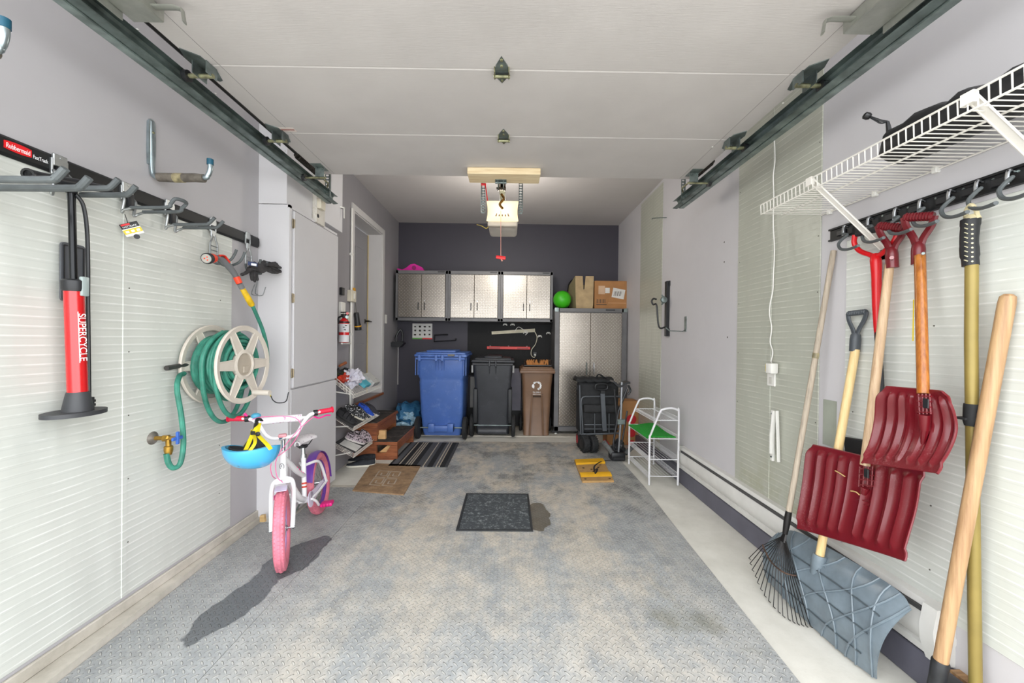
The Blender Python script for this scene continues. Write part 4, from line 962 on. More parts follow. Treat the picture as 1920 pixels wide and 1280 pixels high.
# black wall board with bits
Yp = YB-.015
pa = PY(877, 604, Yp); pb = PY(1044, 705, Yp)
b = nb(); box(b, (pa.x, Yp, pb.z), (pb.x, YB, pa.z+.02)); kx = NT('black_board'); p = kx.pos(); kx.base(kx.mix(kx.step(kx.noise(p, 12, 6, .7, (3, 1, .6)), .58, .78), lin('#141415'), lin('#2c2c2c')), .75)
solo('wall_board', b, kx.m, 'black painted board on back wall under the wall cabinets', 'wall board')
pa = PY(882, 706, Yp); pb = PY(975, 772, Yp)
b = nb(); box(b, (pa.x, Yp+.004, .05), (pa.x+.13, YB, pa.z)); solo('white_board', b, mat('dull_white_board', '#b8b6b2', .6), 'pale upright board between the blue and black bins', 'board')
pa = PY(958, 690, Yp); pb = PY(976, 768, Yp)
b = nb(); box(b, (pa.x-.02, Yp-.06, pb.z), (pb.x, YB, pa.z)); solo('grey_panel', b, mat('grey_lilac_panel', '#8b8894', .6), 'grey lilac panel on wall between the black and brown bins', 'panel')
b = nb(); box(b, (PY(878, 0, Yp).x, Yp-.05, .02), (PY(1040, 0, Yp).x, YB, .28)); solo('low_board', b, mat('near_black_board', '#19191b', .5), 'near black low board along back wall behind bins', 'board')
b = nb(); box(b, (-1.4, 5.30, 0), (1.1, YB, .012)); solo('floor_ledge', b, m_curb, 'pale concrete ledge under the bins along back wall', 'ledge')

# strip light, clips, cord, level, plug
Yq = Yp-.002
def bk(px, py, d=0): return PY(px, py, Yq-d)
a = bk(922, 624); c = bk(1003, 619)
t = thing('strip_bracket', 'long cream metal strip leaning on the black board', 'metal strip', tuple(a))
b = nb(); d_ = (c-a).normalized(); u_ = V(-d_.z, 0, d_.x); prism(b, [a-u_*.022, c-u_*.026, c+u_*.026, a+u_*.022], (0, -.022, 0)); part('strip', b, mat('cream_metal', '#cfc6ac', .5, 0, .1), t)
b = nb(); tube(b, cr([bk(965, 621, .02), bk(972, 613, .03), bk(982, 618, .03), bk(990, 622, .03), bk(985, 628, .03)], 5), .005, 6); part('wire_tangle', b, white, t)
b = nb(); tube(b, cr([bk(1003, 622, .03), bk(1007, 632, .03), bk(1004, 645, .03), bk(997, 655, .03), bk(996, 665, .03), bk(1001, 670, .03), bk(1004, 667, .02)], 5), .006, 8)
solo('electric_lead', b, mat('cream_cable', '#d6cfba', .5), 'white cord curving down to the socket beside the strip', 'cord')
q = bk(1003, 663); b = nb(); t = thing('wall_socket', 'small dark wall socket with white plug above the brown bin', 'socket', tuple(q))
box(b, (q.x-.03, Yq-.012, q.z-.04), (q.x+.03, Yq, q.z+.03), .004, 1); part('plate', b, black, t); b = nb(); box(b, (q.x-.012, Yq-.04, q.z-.03), (q.x+.012, Yq-.012, q.z), .004, 1); part('plug', b, white, t)
t = thing('red_level', 'long red plastic bar fixed to the black board', 'red bar', tuple(bk(953, 656)))
a = bk(913, 649); c = bk(994, 655); b = nb(); box(b, (a.x, Yq-.03, c.z), (c.x, Yq, a.z), .004, 1); part('bar', b, mat('bar_red', '#d92a20', .4), t)
b = nb(); box(b, (a.x+.03, Yq-.033, c.z+.010), (a.x+.20, Yq-.03, a.z-.015)); part('dark_window', b, mat('dark_red', '#8a1511', .4), t)
b = nb(); box(b, (c.x-.2, Yq-.033, c.z+.010), (c.x-.03, Yq-.03, a.z-.015)); part('dark_window', b, mat('dark_red', '#8a1511'), t)
b = nb()
for x in (a.x+.05, (a.x+c.x)/2, c.x-.05): box(b, (x-.008, Yq-.02, a.z), (x+.008, Yq, a.z+.015))
part('tab', b, m_cs, t)
for i, (px, py) in enumerate(((961, 609), (947, 609), (1028, 625), (1012, 631), (985, 624))):
    q = bk(px, py); b = nb(); tube(b, cr([q+V(-.028, -.008, -.010), q+V(-.018, -.016, .012), q+V(.018, -.016, .012), q+V(.028, -.008, -.010)], 4), .008, 6); lathe(b, (q.x, Yq, q.z+.006), (0, -1, 0), [(.010, 0), (.010, .016)], 8)
    solo('wall_clip', b, white, ['white spring clip under the middle wall cabinet door gap', 'small white clip left of the one under the cabinets', 'white clip near the tall cabinet on black board', 'white clip just right of the cord on black board', 'white clip below the cream strip'][i], 'clip', 'white clips on the black board')
# black wire hooks
q0 = bk(814, 627); b = nb()
tube(b, [bk(840, 627, .03), bk(815, 628, .03), bk(814, 640, .03), bk(854, 638, .03), bk(855, 634, .03)], .011, 8)
cyl(b, bk(818, 628, .03), bk(818, 628, -.01), .01, 8)
solo('wall_hook', b, black, 'black U shaped hook on back wall beside the poster', 'hook')
# poster
pa = bk(773, 606); pb = bk(810, 636)
Yo = YB-.002
t = thing('sorting_poster', 'small white poster of sorting pictures under the left wall cabinet', 'poster', ((pa.x+pb.x)/2, YB, pb.z))
b = nb(); box(b, (pa.x, YB-.003, pb.z), (pb.x, YB, pa.z)); pt = part('paper', b, mat('paper_white', '#d9d7d2', .7), t)
b = nb(); box(b, (pa.x, YB-.0045, pb.z), ((pa.x+pb.x)/2, YB-.003, pb.z+.022)); part('green_stripe', b, mat('poster_green', '#64a34e', .6), pt)
b = nb(); box(b, ((pa.x+pb.x)/2, YB-.0045, pb.z), (pb.x, YB-.003, pb.z+.022)); part('red_stripe', b, mat('poster_red', '#d8403e', .6), pt)
b = nb(); rr_ = random.Random(2); h_ = pa.z-pb.z; w_ = pb.x-pa.x
for i in range(4):
    for j in range(3):
        cx = pa.x+w_*(.14+.24*i); cz = pb.z+h_*(.30+.25*j)
        b = nb()
        for k_ in range(2): box(b, (cx-.018*rr_.uniform(.4, 1), YB-.004, cz-.016*rr_.uniform(.3, 1)), (cx+.018*rr_.uniform(.4, 1), YB-.003, cz+.014*rr_.uniform(.3, 1)))
        part('printed_picture', b, mat('poster_grey', '#77736d', .7), pt)
# bicycle seat like black holder on the left corner
t = thing('wall_holder', 'black moulded holder mounted on wall in the left back corner', 'wall holder', tuple(PX(742, 650, XLF)))
yc = 5.55; q = PX(742, 640, XLF+.12); x_ = XLF
b = nb(); c = PY(741, 643, 5.6); prism(b, [c+V(-.13, 0, -.05), c+V(.06, 0, -.06), c+V(.12, 0, .0), c+V(.07, 0, .03), c+V(-.1, 0, .005)], (0, .14, 0)); part('base', b, black, t)
b = nb(); tube(b, cr([c+V(-.0, .04, .0), c+V(.0, .04, .09), c+V(.035, .05, .17), c+V(.065, .06, .19), c+V(.09, .06, .12), c+V(.085, .05, .02)], 5), .017, 8); part('loop', b, black, t)
b = nb(); tube(b, [V(XLF, 5.65, c.z), c+V(-.05, .07, 0)], .02, 8); part('arm', b, black, t)
b = nb(); tube(b, [V(XLF+.012, YB-.01, .62), V(XLF+.012, YB-.01, 1.2)], .005, 6); solo('wall_cable', b, white, 'thin white cable running up the left back corner', 'cable')

# pink tray
c = PY(770, 501, YB-.16)
t = thing('pink_scoop', 'bright pink plastic scoop lying on the left wall cabinet', 'plastic scoop', (c.x, c.y, zc1))
b = nb(); zb_ = zc1+.004
P = [(-.20, .03), (-.15, .012), (-.05, .0), (.16, .0), (.20, .02), (.17, .065), (.06, .115), (.0, .105), (-.06, .055), (-.12, .025), (-.19, .045)]
prism(b, [(c.x+x, c.y-.02, zb_+z) for x, z in P], (0, .10, 0)); part('body', b, mat('tray_pink', '#d8189a', .4), t)
b = nb(); lathe(b, (c.x+.055, c.y-.021, zb_+.055), (0, -1, 0), [(.032, 0), (.032, .006), (.02, .006)], 18); part('round_recess', b, mat('tray_pink_dark', '#8f1266', .5), t)
# ball
q = PY(1054, 562, 5.55); b = nb(); blob(b, (q.x, q.y, zt1+.128-.0), (.128, .128, .128), 4)
q2 = b; solo('green_ball', b, mat('ball_green', '#3fb81a', .38, 0, .04), 'lime green ball on top of the tall cabinet', 'ball')
# paper bag
ba = PY(1078, 517, 5.50); bb_ = PY(1112, 576, 5.50)
t = thing('fabric_bag', 'tan open topped bag between the green ball and cardboard box', 'bag', ((ba.x+bb_.x)/2, 5.62, zt1))
mb = mat('tan_canvas', '#b39b76', .85, 0, .1, 10, .002, 60); x0, x1, z1 = ba.x+.005, bb_.x, ba.z
b = nb(); z0 = zt1+.002; xm = (x0+x1)/2
P = [(x0+.02, z0), (x1-.01, z0), (x1, z0+.05), (x1+.005, z1), (xm+.02, z1), (xm+.002, z1-.19), (xm-.01, z1-.19), (xm-.025, z1), (x0, z1), (x0+.012, z0+.12)]
prism(b, [(x, 5.50, z) for x, z in P], (0, .012, 0)); part('front_panel', b, mb, t)
b = nb(); prism(b, [(x0+.012, 5.512, z0), (x0-.055, 5.70, z0), (x0-.075, 5.70, z1-.14), (x0+.0, 5.512, z1)], (.01, 0, 0)); box(b, (x0-.055, 5.70, z0), (x1-.03, 5.712, z1-.1)); box(b, (x1-.012, 5.512, z0), (x1, 5.70, z1-.06)); part('side_panel', b, mat('olive_canvas', '#7d7354', .9), t)
b = nb(); tube(b, cr([V(x0-.03, 5.6, z1-.04), V(x0-.07, 5.64, z1-.10), V(x0-.085, 5.66, z1-.2)], 4), .014, 6, flat=(1, .4)); part('strap', b, black, t)
b = nb(); box(b, (x0+.02, 5.515, z0+.01), (x1-.02, 5.69, z1-.16)); part('contents', b, black, t)
# cardboard box
m_cb = mat('cardboard', '#a9784a', .8, 0, .08, 6, .001, 40)
xa = PY(1115, 526, 5.50); xb = PY(1175, 576, 5.50)
t = thing('cardboard_box', 'closed cardboard box with white labels on the tall cabinet', 'cardboard box', ((xa.x+xb.x)/2, 5.66, zt1))
x0, x1, z0, z1 = xa.x, xb.x, zt1+.002, xa.z
b = nb(); box(b, (x0, 5.50, z0), (x1, 5.86, z1), .004, 1); bx_ = part('carton', b, m_cb, t)
W_, H_ = x1-x0, z1-z0
def lab(u0, v0, u1, v1, m, name, rot=0, d=.0015, par=None):
    b = nb(); cx = x0+W_*(u0+u1)/2; cz = z0+H_*(1-(v0+v1)/2); w2 = W_*(u1-u0)/2; h2 = H_*(v1-v0)/2; ca_, sa_ = math.cos(rot), math.sin(rot)
    prism(b, [(cx+sx*w2*ca_-sz*h2*sa_, 5.50-.0002, cz+sx*w2*sa_+sz*h2*ca_) for sx, sz in ((-1, -1), (1, -1), (1, 1), (-1, 1))], (0, -d, 0)); return part(name, b, m, par or bx_)
pw = mat('paper_white', '#d9d7d2'); ink = mat('label_ink', '#4b4038', .7)
lab(.12, .18, .32, .48, mat('pale_card_print', '#c9a98c', .8), 'printed_emblem'); lab(.33, .25, .47, .44, pw, 'small_label')
lb = lab(.55, .28, .93, .62, pw, 'shipping_label', -.18)
for i in range(7): lab(.60+.035*i, .37, .60+.035*i+(.018 if i % 2 else .010), .54, ink, 'label_bar', -.18, .0022, lb) if i < 7 else None
lab(.06, .84, .38, .87, ink, 'print_line')
for i in range(9): lab(.07+.033*i, .66, .07+.033*i+(.010 if i % 3 else .02), .80, ink, 'barcode_bar')
lab(.42, .78, .98, .80, mat('tape_print', '#c99c70', .6), 'tape_edge')

# ------------------------------------------------------------------ wheeled bins
def bin_(name, label, cx, y0, w_top, w_bot, dep, h, zl, m, lidm, big=False):
    t = thing(name, label, 'wheelie bin', (cx, y0+dep/2, .004), 'wheeled bins along the back wall')
    # tapered body as stacked rounded rings; front faces the camera
    b = nb(); rings = []
    def ring(w_, d_, z, r_=.05, yo=0):
        P = []
        for sx, sy, a0 in ((1, 1, 0), (-1, 1, 90), (-1, -1, 180), (1, -1, 270)):
            for k_ in range(5):
                a = R(a0+k_*22.5); P.append(b.verts.new((cx+sx*(w_/2-r_)+r_*math.cos(a), y0+dep/2+yo+sy*(d_/2-r_)+r_*math.sin(a), z)))
        return P
    lv = zl(w_top, w_bot, dep, h)
    for it in lv: rings.append(ring(*it))
    for A, B_ in zip(rings, rings[1:]):
        for k_ in range(20): b.faces.new((A[k_], A[(k_+1) % 20], B_[(k_+1) % 20], B_[k_]))
    b.faces.new(rings[0][::-1]); b.faces.new(rings[-1]); body = part('body', b, m, t, smooth=50)
    return t, body
def taper(wt, wb_, d, h, hl=0): return [(wb_, d*.72, .03, .04, .04), (wb_, d*.74, .06, .05, .04), (wt*.93, d*.92, h*.72, .05, .01), (wt, d, h*.90, .05), (wt, d, h*.93, .05)]
# blue
mblue = mat('bin_blue', '#4d6fb5', .40, 0, .06, 5, dirt='#6c87c0'); mblack = mat('bin_charcoal', '#3a3c41', .45, 0, .1, 5, dirt='#46484d'); mbrown = mat('bin_brown', '#7c5f49', .45, 0, .08, 5)
def wheels(t, cx, y, w_, r_, wd=.055, axle=True):
    for s in (-1, 1):
        b = nb(); x = cx+s*w_/2; lathe(b, (x-s*wd/2, y, r_+.004), (s, 0, 0), [(r_*.55, -.0), (r_*.9, -.0), (r_, .008), (r_, wd-.008), (r_*.9, wd), (r_*.55, wd)], 28); wl = part('wheel', b, rubber, t)
        b = nb(); lathe(b, (x-s*.005, y, r_+.004), (s, 0, 0), [(r_*.5, 0), (r_*.45, wd/2+.006), (.012, wd/2+.012)], 20); part('wheel_hub', b, black, wl)
    b = nb(); cyl(b, (cx-w_/2, y, r_+.004), (cx+w_/2, y, r_+.004), .010, 10); part('axle', b, steeld, t)
Yb = 5.05; L_ = PY(779, 700, Yb); R_ = PY(874, 700, Yb); top = PY(826, 660, Yb).z; cx = (L_.x+R_.x)/2; wt = R_.x-L_.x-.03
def zl_blue(wt, wb_, d, h): return [(wb_-.04, d*.70, .04, .04, .03), (wb_, d*.72, .10, .05, .02), (wb_+.03, d*.84, .35, .05, .01), (wt-.045, d*.95, h*.66, .05), (wt-.055, d*.955, h*.675, .05), (wt-.050, d*.955, h*.70, .05), (wt-.015, d*.99, h*.73, .05), (wt, d, h*.93, .05), (wt, d, h*.95, .05)]
t, body = bin_('wheelie_bin', 'large blue recycling bin, first from the left', cx, Yb, wt, wt-.10, .72, top, zl_blue, mblue, mblue)
b = nb(); box(b, (cx-wt/2-.025, Yb-.035, top-.062), (cx+wt/2+.025, Yb+.74, top-.028), .012, 2); box(b, (cx-wt/2-.01, Yb-.03, top-.03), (cx+wt/2+.01, Yb+.72, top-.005), .02, 3); box(b, (cx-wt/2+.10, Yb+.08, top-.01), (cx+wt/2-.13, Yb+.6, top+.022), .02, 2); lid = part('lid', b, mblue, t)
b = nb(); cyl(b, (cx-wt/2+.0, Yb-.035, top-.085), (cx+wt/2-.0, Yb-.035, top-.085), .014, 12)
for x in (-.27, -.055, .025, .25): box(b, (cx+x-.018, Yb-.052, top-.115), (cx+x+.018, Yb-.015, top-.03), .006, 1)
part('hinge_bar', b, mblue, t)
b = nb()
for x in (-.065, -.030, .012, .045): prism(b, [(cx+x-.004, Yb-.045, top-.10), (cx+x-.004, Yb-.002, top-.24), (cx+x-.004, Yb+.03, top-.10)], (.008, 0, 0))
for s in (-1, 1):
    for o_ in (0, .03): box(b, (cx+s*(wt/2+.012-o_)-.005, Yb-.01, top-.30), (cx+s*(wt/2+.012-o_)+.005, Yb+.02, top-.07))
part('rib', b, mblue, body)
b = nb(); q = PY(846, 666, Yb-.05); box(b, (q.x-.042, Yb-.056, q.z-.012), (q.x+.042, Yb-.030, q.z+.012), .003, 1); part('grey_patch', b, mat('worn_patch', '#77736a', .6), lid)
b = nb(); box(b, (cx-.165, Yb+.035, .11), (cx+.165, Yb+.12, .185), .01, 2)
for s in (-1, 1): box(b, (cx+s*.125-.04, Yb+.02, .10), (cx+s*.125+.04, Yb+.12, .215), .01, 2)
part('foot_housing', b, mblue, body)
wheels(t, cx, Yb+.10, .62, .145)
# black
Yk = 5.18; L_ = PY(886, 700, Yk); R_ = PY(962, 700, Yk); top = PY(924, 672, Yk).z; cx = (L_.x+R_.x)/2; wt = R_.x-L_.x-.005
t, body = bin_('wheelie_bin', 'charcoal black wheeled bin standing between blue and brown bins', cx, Yk, wt, wt-.09, .66, top, lambda a, b_, c, h: taper(a, b_, c, h), mblack, mblack)
b = nb(); box(b, (cx-wt/2-.02, Yk-.03, top-.055), (cx+wt/2+.02, Yk+.68, top-.02), .014, 2); box(b, (cx-wt/2+.02, Yk+.0, top-.03), (cx+wt/2-.02, Yk+.64, top+.005), .02, 2); box(b, (cx-.12, Yk+.05, top-.0), (cx+.12, Yk+.6, top+.03), .02, 2); part('lid', b, mblack, t)
b = nb(); cyl(b, (cx-wt/2, Yk-.03, top-.075), (cx+wt/2, Yk-.03, top-.075), .015, 12)
for x in (-.045, .04): box(b, (cx+x-.012, Yk-.055, top-.105), (cx+x+.012, Yk-.01, top-.02), .006, 1); prism(b, [(cx+x-.004, Yk-.045, top-.09), (cx+x-.004, Yk-.002, top-.20), (cx+x-.004, Yk+.03, top-.09)], (.008, 0, 0))
part('hinge_bar', b, mblack, t)
b = nb()
for s in (-1, 1): box(b, (cx+s*(wt/2+.006)-.012, Yk-.01, top-.19), (cx+s*(wt/2+.006)+.012, Yk+.02, top-.09), .004, 1)
part('side_tab', b, mat('tab_grey', '#9a9a9a', .5), body)
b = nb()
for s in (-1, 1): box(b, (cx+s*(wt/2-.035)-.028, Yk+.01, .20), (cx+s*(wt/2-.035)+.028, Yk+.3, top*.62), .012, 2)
part('side_recess', b, mat('bin_recess_shade', '#1e2023', .5), body)  # near black boxes stand in for shade in the side recesses
b = nb(); cyl(b, (cx-.19, Yk+.08, .085), (cx+.19, Yk+.08, .085), .045, 14); part('foot_bar', b, mblack, body)
wheels(t, cx, Yk+.12, .56, .15, .05)
# brown
Yw = 5.24; L_ = PY(977, 720, Yw); R_ = PY(1038, 720, Yw); top = PY(1007, 688, Yw).z; cx = (L_.x+R_.x)/2; wt = R_.x-L_.x-.015
t, body = bin_('wheelie_bin', 'narrow brown compost bin with white emblem beside tall cabinet', cx, Yw, wt, wt-.07, .52, top, lambda a, b_, c, h: [(b_, c*.8, .004, .04, .03)]+taper(a, b_, c, h)[1:], mbrown, mbrown)
b = nb(); box(b, (cx-wt/2-.025, Yw-.03, top-.085), (cx+wt/2+.025, Yw+.54, top-.045), .008, 2); box(b, (cx-wt/2-.02, Yw-.025, top-.05), (cx+wt/2+.02, Yw+.53, top-.02), .014, 2); box(b, (cx-wt/2+.005, Yw-.01, top-.025), (cx+wt/2-.005, Yw+.5, top+.0), .012, 2); part('lid', b, mbrown, t)
b = nb()
zt_ = top*.60; yf = Yw+.045
for s in (-1, 1): prism(b, [(cx+s*.075, Yw+.052, zt_), (cx+s*.105, Yw+.09, .02), (cx+s*.085, Yw+.08, .02), (cx+s*.055, Yw+.045, zt_)], (0, -.022, 0))
box(b, (cx-.078, Yw+.02, zt_-.005), (cx+.078, Yw+.05, zt_+.014), .004, 1); part('front_recess', b, mbrown, body)
b = nb(); box(b, (cx-.055, Yw+.035, zt_-.03), (cx+.055, Yw+.05, zt_-.004)); part('grip_shade', b, mat('dark_brown', '#3a2818', .7), body)  # dark strip painted in as the shade under the grip
# emblem: ring of leaf, bone and gear
yf = Yw+.018; ez = PY(1007, 723, yf).z; ex = PY(1006.5, 723, yf).x; pw2 = mat('print_white', '#f3f3f3')
b = nb(); R0 = .050
def arc(a0, a1, w0, w1, n=8):
    o = []; i_ = []
    for k_ in range(n+1):
        a = R(a0+(a1-a0)*k_/n); f = k_/n; w_ = w0+(w1-w0)*math.sin(PI*f); o.append((ex+(R0+w_)*math.cos(a), yf, ez+(R0+w_)*math.sin(a))); i_.append((ex+(R0-w_)*math.cos(a), yf, ez+(R0-w_)*math.sin(a)))
    prism(b, o+i_[::-1], (0, -.003, 0))
arc(150, 225, .002, .018); arc(65, 125, .010, .006); arc(-60, 40, .006, .009)
for a in (60, 130): lathe(b, (ex+R0*math.cos(R(a)), yf, ez+R0*math.sin(R(a))), (0, -1, 0), [(.015, 0), (.015, .003)], 8)
for a in (-35, -15, 5, 25, 40): c = V(ex+(R0+.012)*math.cos(R(a)), yf, ez+(R0+.012)*math.sin(R(a))); box(b, tuple(c-V(.005, .003, .005)), tuple(c+V(.005, 0, .005)))
lathe(b, (ex+R0*math.cos(R(-60)), yf, ez+R0*math.sin(R(-60))), (0, -1, 0), [(.016, 0), (.016, .003)], 8)
part('emblem', b, pw2, body, 'white ring emblem of leaf, bone and gear')
text('emblem_lettering', 'Ce côté-ci', (ex, yf-.001, ez-.085), (1, 0, 0), (0, 0, 1), .105, pw2, body, height=.020)
text('emblem_lettering', 'vers la rue', (ex, yf-.001, ez-.112), (1, 0, 0), (0, 0, 1), .105, pw2, body, height=.018)
wheels(t, cx, Yw+.42, .42, .12, .04)
# bristle tray on the brown bin
q = PY(1008, 681, 5.3); t = thing('boot_scraper', 'boot brush with brown bristles lying on the brown bin lid', 'boot brush', (q.x, q.y, top))
b = nb(); box(b, (q.x-.19, 5.26, top+.008), (q.x+.19, 5.40, top+.028), .005, 1); part('tray', b, black, t)
b = nb(); rr_ = random.Random(4); 
for i in range(46):
    x = q.x-.18+.36*i/45
    for y_ in (5.27, 5.31, 5.35): tube(b, [(x, y_, top+.022), (x+rr_.uniform(-.01, .01), y_+rr_.uniform(-.01, .01), top+.09+rr_.uniform(-.012, .012))], .0035, 4)
kx = NT('bristle_two_tone'); x_ = kx.xyz(kx.pos()); kx.base(kx.mix(kx.step(kx.noise(kx.pos(), 22, 2, .5, (1, .2, .3)), .46, .54), lin('#c88a4e'), lin('#2b211b')), .8)
br_ = part('bristles', b, kx.m, t); br_['kind'] = 'stuff'

# ------------------------------------------------------------------ left back: extinguisher, torch, switches
Xw = XLF
def lw(px, py, d=0): return PX(px, py, XLF+d)
q = lw(645, 642, .07); qt = lw(645, 592, .07)
hh = lw(645, 596, .07).z-q.z
t = thing('fire_extinguisher', 'red fire extinguisher with white label on the left wall', 'fire extinguisher', (q.x, q.y, q.z))
b = nb(); r_ = .048; hgt_ = hh; lathe(b, q, (0, 0, 1), [(r_*.85, 0), (r_, .008), (r_, hgt_*.80), (r_*.8, hgt_*.90), (r_*.45, hgt_*.97), (r_*.4, hgt_)], 24); cy = part('cylinder', b, mat('extinguisher_red', '#cc1017', .3, 0, .03, coat=.4), t)
b = nb(); lathe(b, q+V(0, 0, .006), (0, 0, 1), [(r_+.001, 0), (r_+.001, hgt_*.28)], 24); part('lower_label', b, mat('label_white', '#dcdcdf', .5), cy)
b = nb(); lathe(b, q+V(0, 0, hgt_*.42), (0, 0, 1), [(r_+.001, 0), (r_+.001, hgt_*.34)], 24); ul = part('upper_label', b, mat('label_white', '#dcdcdf'), cy)
b = nb()
for i, (dz, dx) in enumerate(((.1, .0), (.2, -.01), (.27, .01))): c = q+V(.03+dx, -(r_+.002)*.86, hgt_*(.42+dz)); box(b, tuple(c-V(.012, .006, .004)), tuple(c+V(.004, .006, .004)))
part('label_print', b, ink, ul)
b = nb(); lathe(b, q+V(0, 0, hgt_*.80), (0, 0, 1), [(r_+.003, 0), (r_+.003, .014)], 24); part('strap', b, black, t)
b = nb(); c = q+V(0, 0, hgt_); cyl(b, c, c+V(0, 0, .04), .018, 12); box(b, tuple(c+V(-.03, -.012, .025)), tuple(c+V(.045, .012, .04)), .004, 1); box(b, tuple(c+V(-.035, -.010, .05)), tuple(c+V(.04, .010, .062)), .004, 1); tube(b, cr([c+V(-.02, 0, .02), c+V(-.055, 0, .0), c+V(-.055, 0, -.06)], 4), .009, 8); part('valve', b, black, t)
b = nb(); lathe(b, c+V(.03, -.01, .01), (.5, -1, 0), [(.016, 0), (.016, .012)], 12); part('gauge', b, steel, t)
b = nb(); lathe(b, c+V(.035, -.012, .045), (.5, -1, 0), [(.013, 0), (.013, .01)], 12); part('pull_pin', b, mat('extinguisher_red', '#cc1017'), t)
b = nb(); qq = q+V(0, 0, -.02); tube(b, [q+V(-.0, -.05, -.008), q+V(0, .15, -.010), q+V(-.04, .24, -.010)], .009, 8); part('bracket', b, white, t)
# conduit
a = lw(667, 643); b = nb(); yc = D0-.085; zq = a.z
cyl(b, (XLF+.016, yc, .55), (XLF+.016, yc, 2.7), .012, 10)
for z in (.9, 1.35, 2.2): box(b, (XLF, yc-.02, z), (XLF+.03, yc+.02, z+.025), .003, 1)
solo('wall_conduit', b, white, 'white pipe running up the wall beside entry door', 'conduit')
def switch(px, py, w_, h_, label, rocker=True, m=None, name='light_switch', cat='switch', d=.012):
    q = lw(px, py); t = thing(name, label, cat, (XLF, q.y, q.z-h_/2))
    b = nb(); box(b, (XLF, q.y-w_/2, q.z-h_/2), (XLF+d, q.y+w_/2, q.z+h_/2), .004, 1); part('plate', b, m or mat('cream_plastic', '#d8d0bd'), t)
    if rocker: b = nb(); box(b, (XLF+d, q.y-.012, q.z-.03), (XLF+d+.008, q.y+.012, q.z+.03), .003, 1); part('rocker', b, white, t)
switch(655, 555, .12, .12, 'cream wall switch box above the fire extinguisher', d=.05)
switch(655, 597, .09, .13, 'cream switch plate half hidden behind fire extinguisher')
switch(638.5, 584, .10, .19, 'white thermostat box beside closet edge left of extinguisher', name='wall_control', cat='wall control', m=white, d=.03)
switch(638.5, 546, .06, .075, 'small black box on wall just past the closet edge', name='sensor_box', cat='sensor', m=black, rocker=False, d=.03)
q = PX(723, 598, XLF); b = nb(); box(b, (XLF, q.y-.04, q.z-.06), (XLF+.008, q.y+.04, q.z+.06), .003, 1); tt = solo('light_switch', b, white, 'white switch plate right of the entry door', 'switch')
# torch hanging on a cord
a = lw(664, 543, .03); c = lw(668, 586, .04); e = lw(672, 618, .045)
t = thing('flashlight', 'black flashlight with yellow ring hanging on a cord by entry door', 'flashlight', (e.x, e.y, e.z))
b = nb(); tube(b, [a, c], .004, 6); part('cord', b, mat('grey_cord', '#6a665f', .7), t)
b = nb(); box(b, tuple(a-V(.01, .02, .02)), tuple(a+V(.01, .02, .02)), .004, 1); part('hanger', b, mat('amber', '#d79a1e', .5), t)
ax = (e-c).normalized(); Ln = (e-c).length; b = nb(); lathe(b, c, ax, [(.022, 0), (.027, .01), (.029, Ln*.6), (.036, Ln*.75), (.036, Ln)], 14); part('body', b, black, t)
b = nb(); lathe(b, c+ax*Ln*.74, ax, [(.038, 0), (.038, .012)], 14); part('ring', b, mat('amber', '#d79a1e'), t)

# ------------------------------------------------------------------ steps up to the door
m_st = wood('stained_stair_wood', '#6e3a22', '#a2603a', (3, 30, 30)); m_tr = mat('dusty_tread', '#3c3733', .9, 0, .35, 12, .001, 60, dirt='#6a6158'); m_pine = wood('pine_end', '#c79a63', '#dcb27c', (4, 4, 20))
t = thing('wooden_steps', 'dark stained wooden steps leading up to entry door', 'steps', (-1.42, 4.7, 0))
ya, yb2 = 4.22, 5.00
b = nb(); box(b, (-1.455, ya-.0, .165), (-1.20, yb2, .20), .004, 1); tr = part('tread', b, m_st, t)
b = nb(); box(b, (-1.45, ya+.01, .20), (-1.205, yb2-.01, .204)); part('rubber_strip', b, m_tr, tr)
b = nb(); box(b, (XLF, ya-.0, .365), (-1.415, yb2, .40), .004, 1); tr = part('tread', b, m_st, t)
b = nb(); box(b, (XLF+.01, ya+.01, .40), (-1.43, yb2-.01, .404)); part('rubber_strip', b, m_tr, tr)
for y_ in (ya+.02, yb2-.06):
    b = nb(); prism(b, [(-1.69, y_, 0), (-1.42, y_, 0), (-1.205, y_, .0), (-1.205, y_, .165), (-1.27, y_, .165), (-1.33, y_, .075), (-1.43, y_, .075), (-1.43, y_, .365), (-1.69, y_, .365)], (0, .035, 0)); part('stringer', b, m_st, t)
b = nb(); prism(b, [(-1.50, ya+.05, 0), (-1.235, ya+.05, 0), (-1.235, ya+.05, .16), (-1.31, ya+.05, .16)], (0, .03, 0)); box(b, (-1.44, ya+.1, .205), (-1.36, ya+.14, .30)); part('support_block', b, m_pine, t)
b = nb(); box(b, (-1.215, ya+.05, .10), (-1.205, yb2-.06, .165)); box(b, (-1.45, ya+.06, .26), (-1.43, yb2-.06, .365)); part('riser', b, m_st, t)
b = nb(); box(b, (XLF, D0, .575), (XLF+.035, D1+.02, .60), .003, 1); solo('door_sill', b, m_st, 'dark wooden sill board under the entry door', 'door sill')

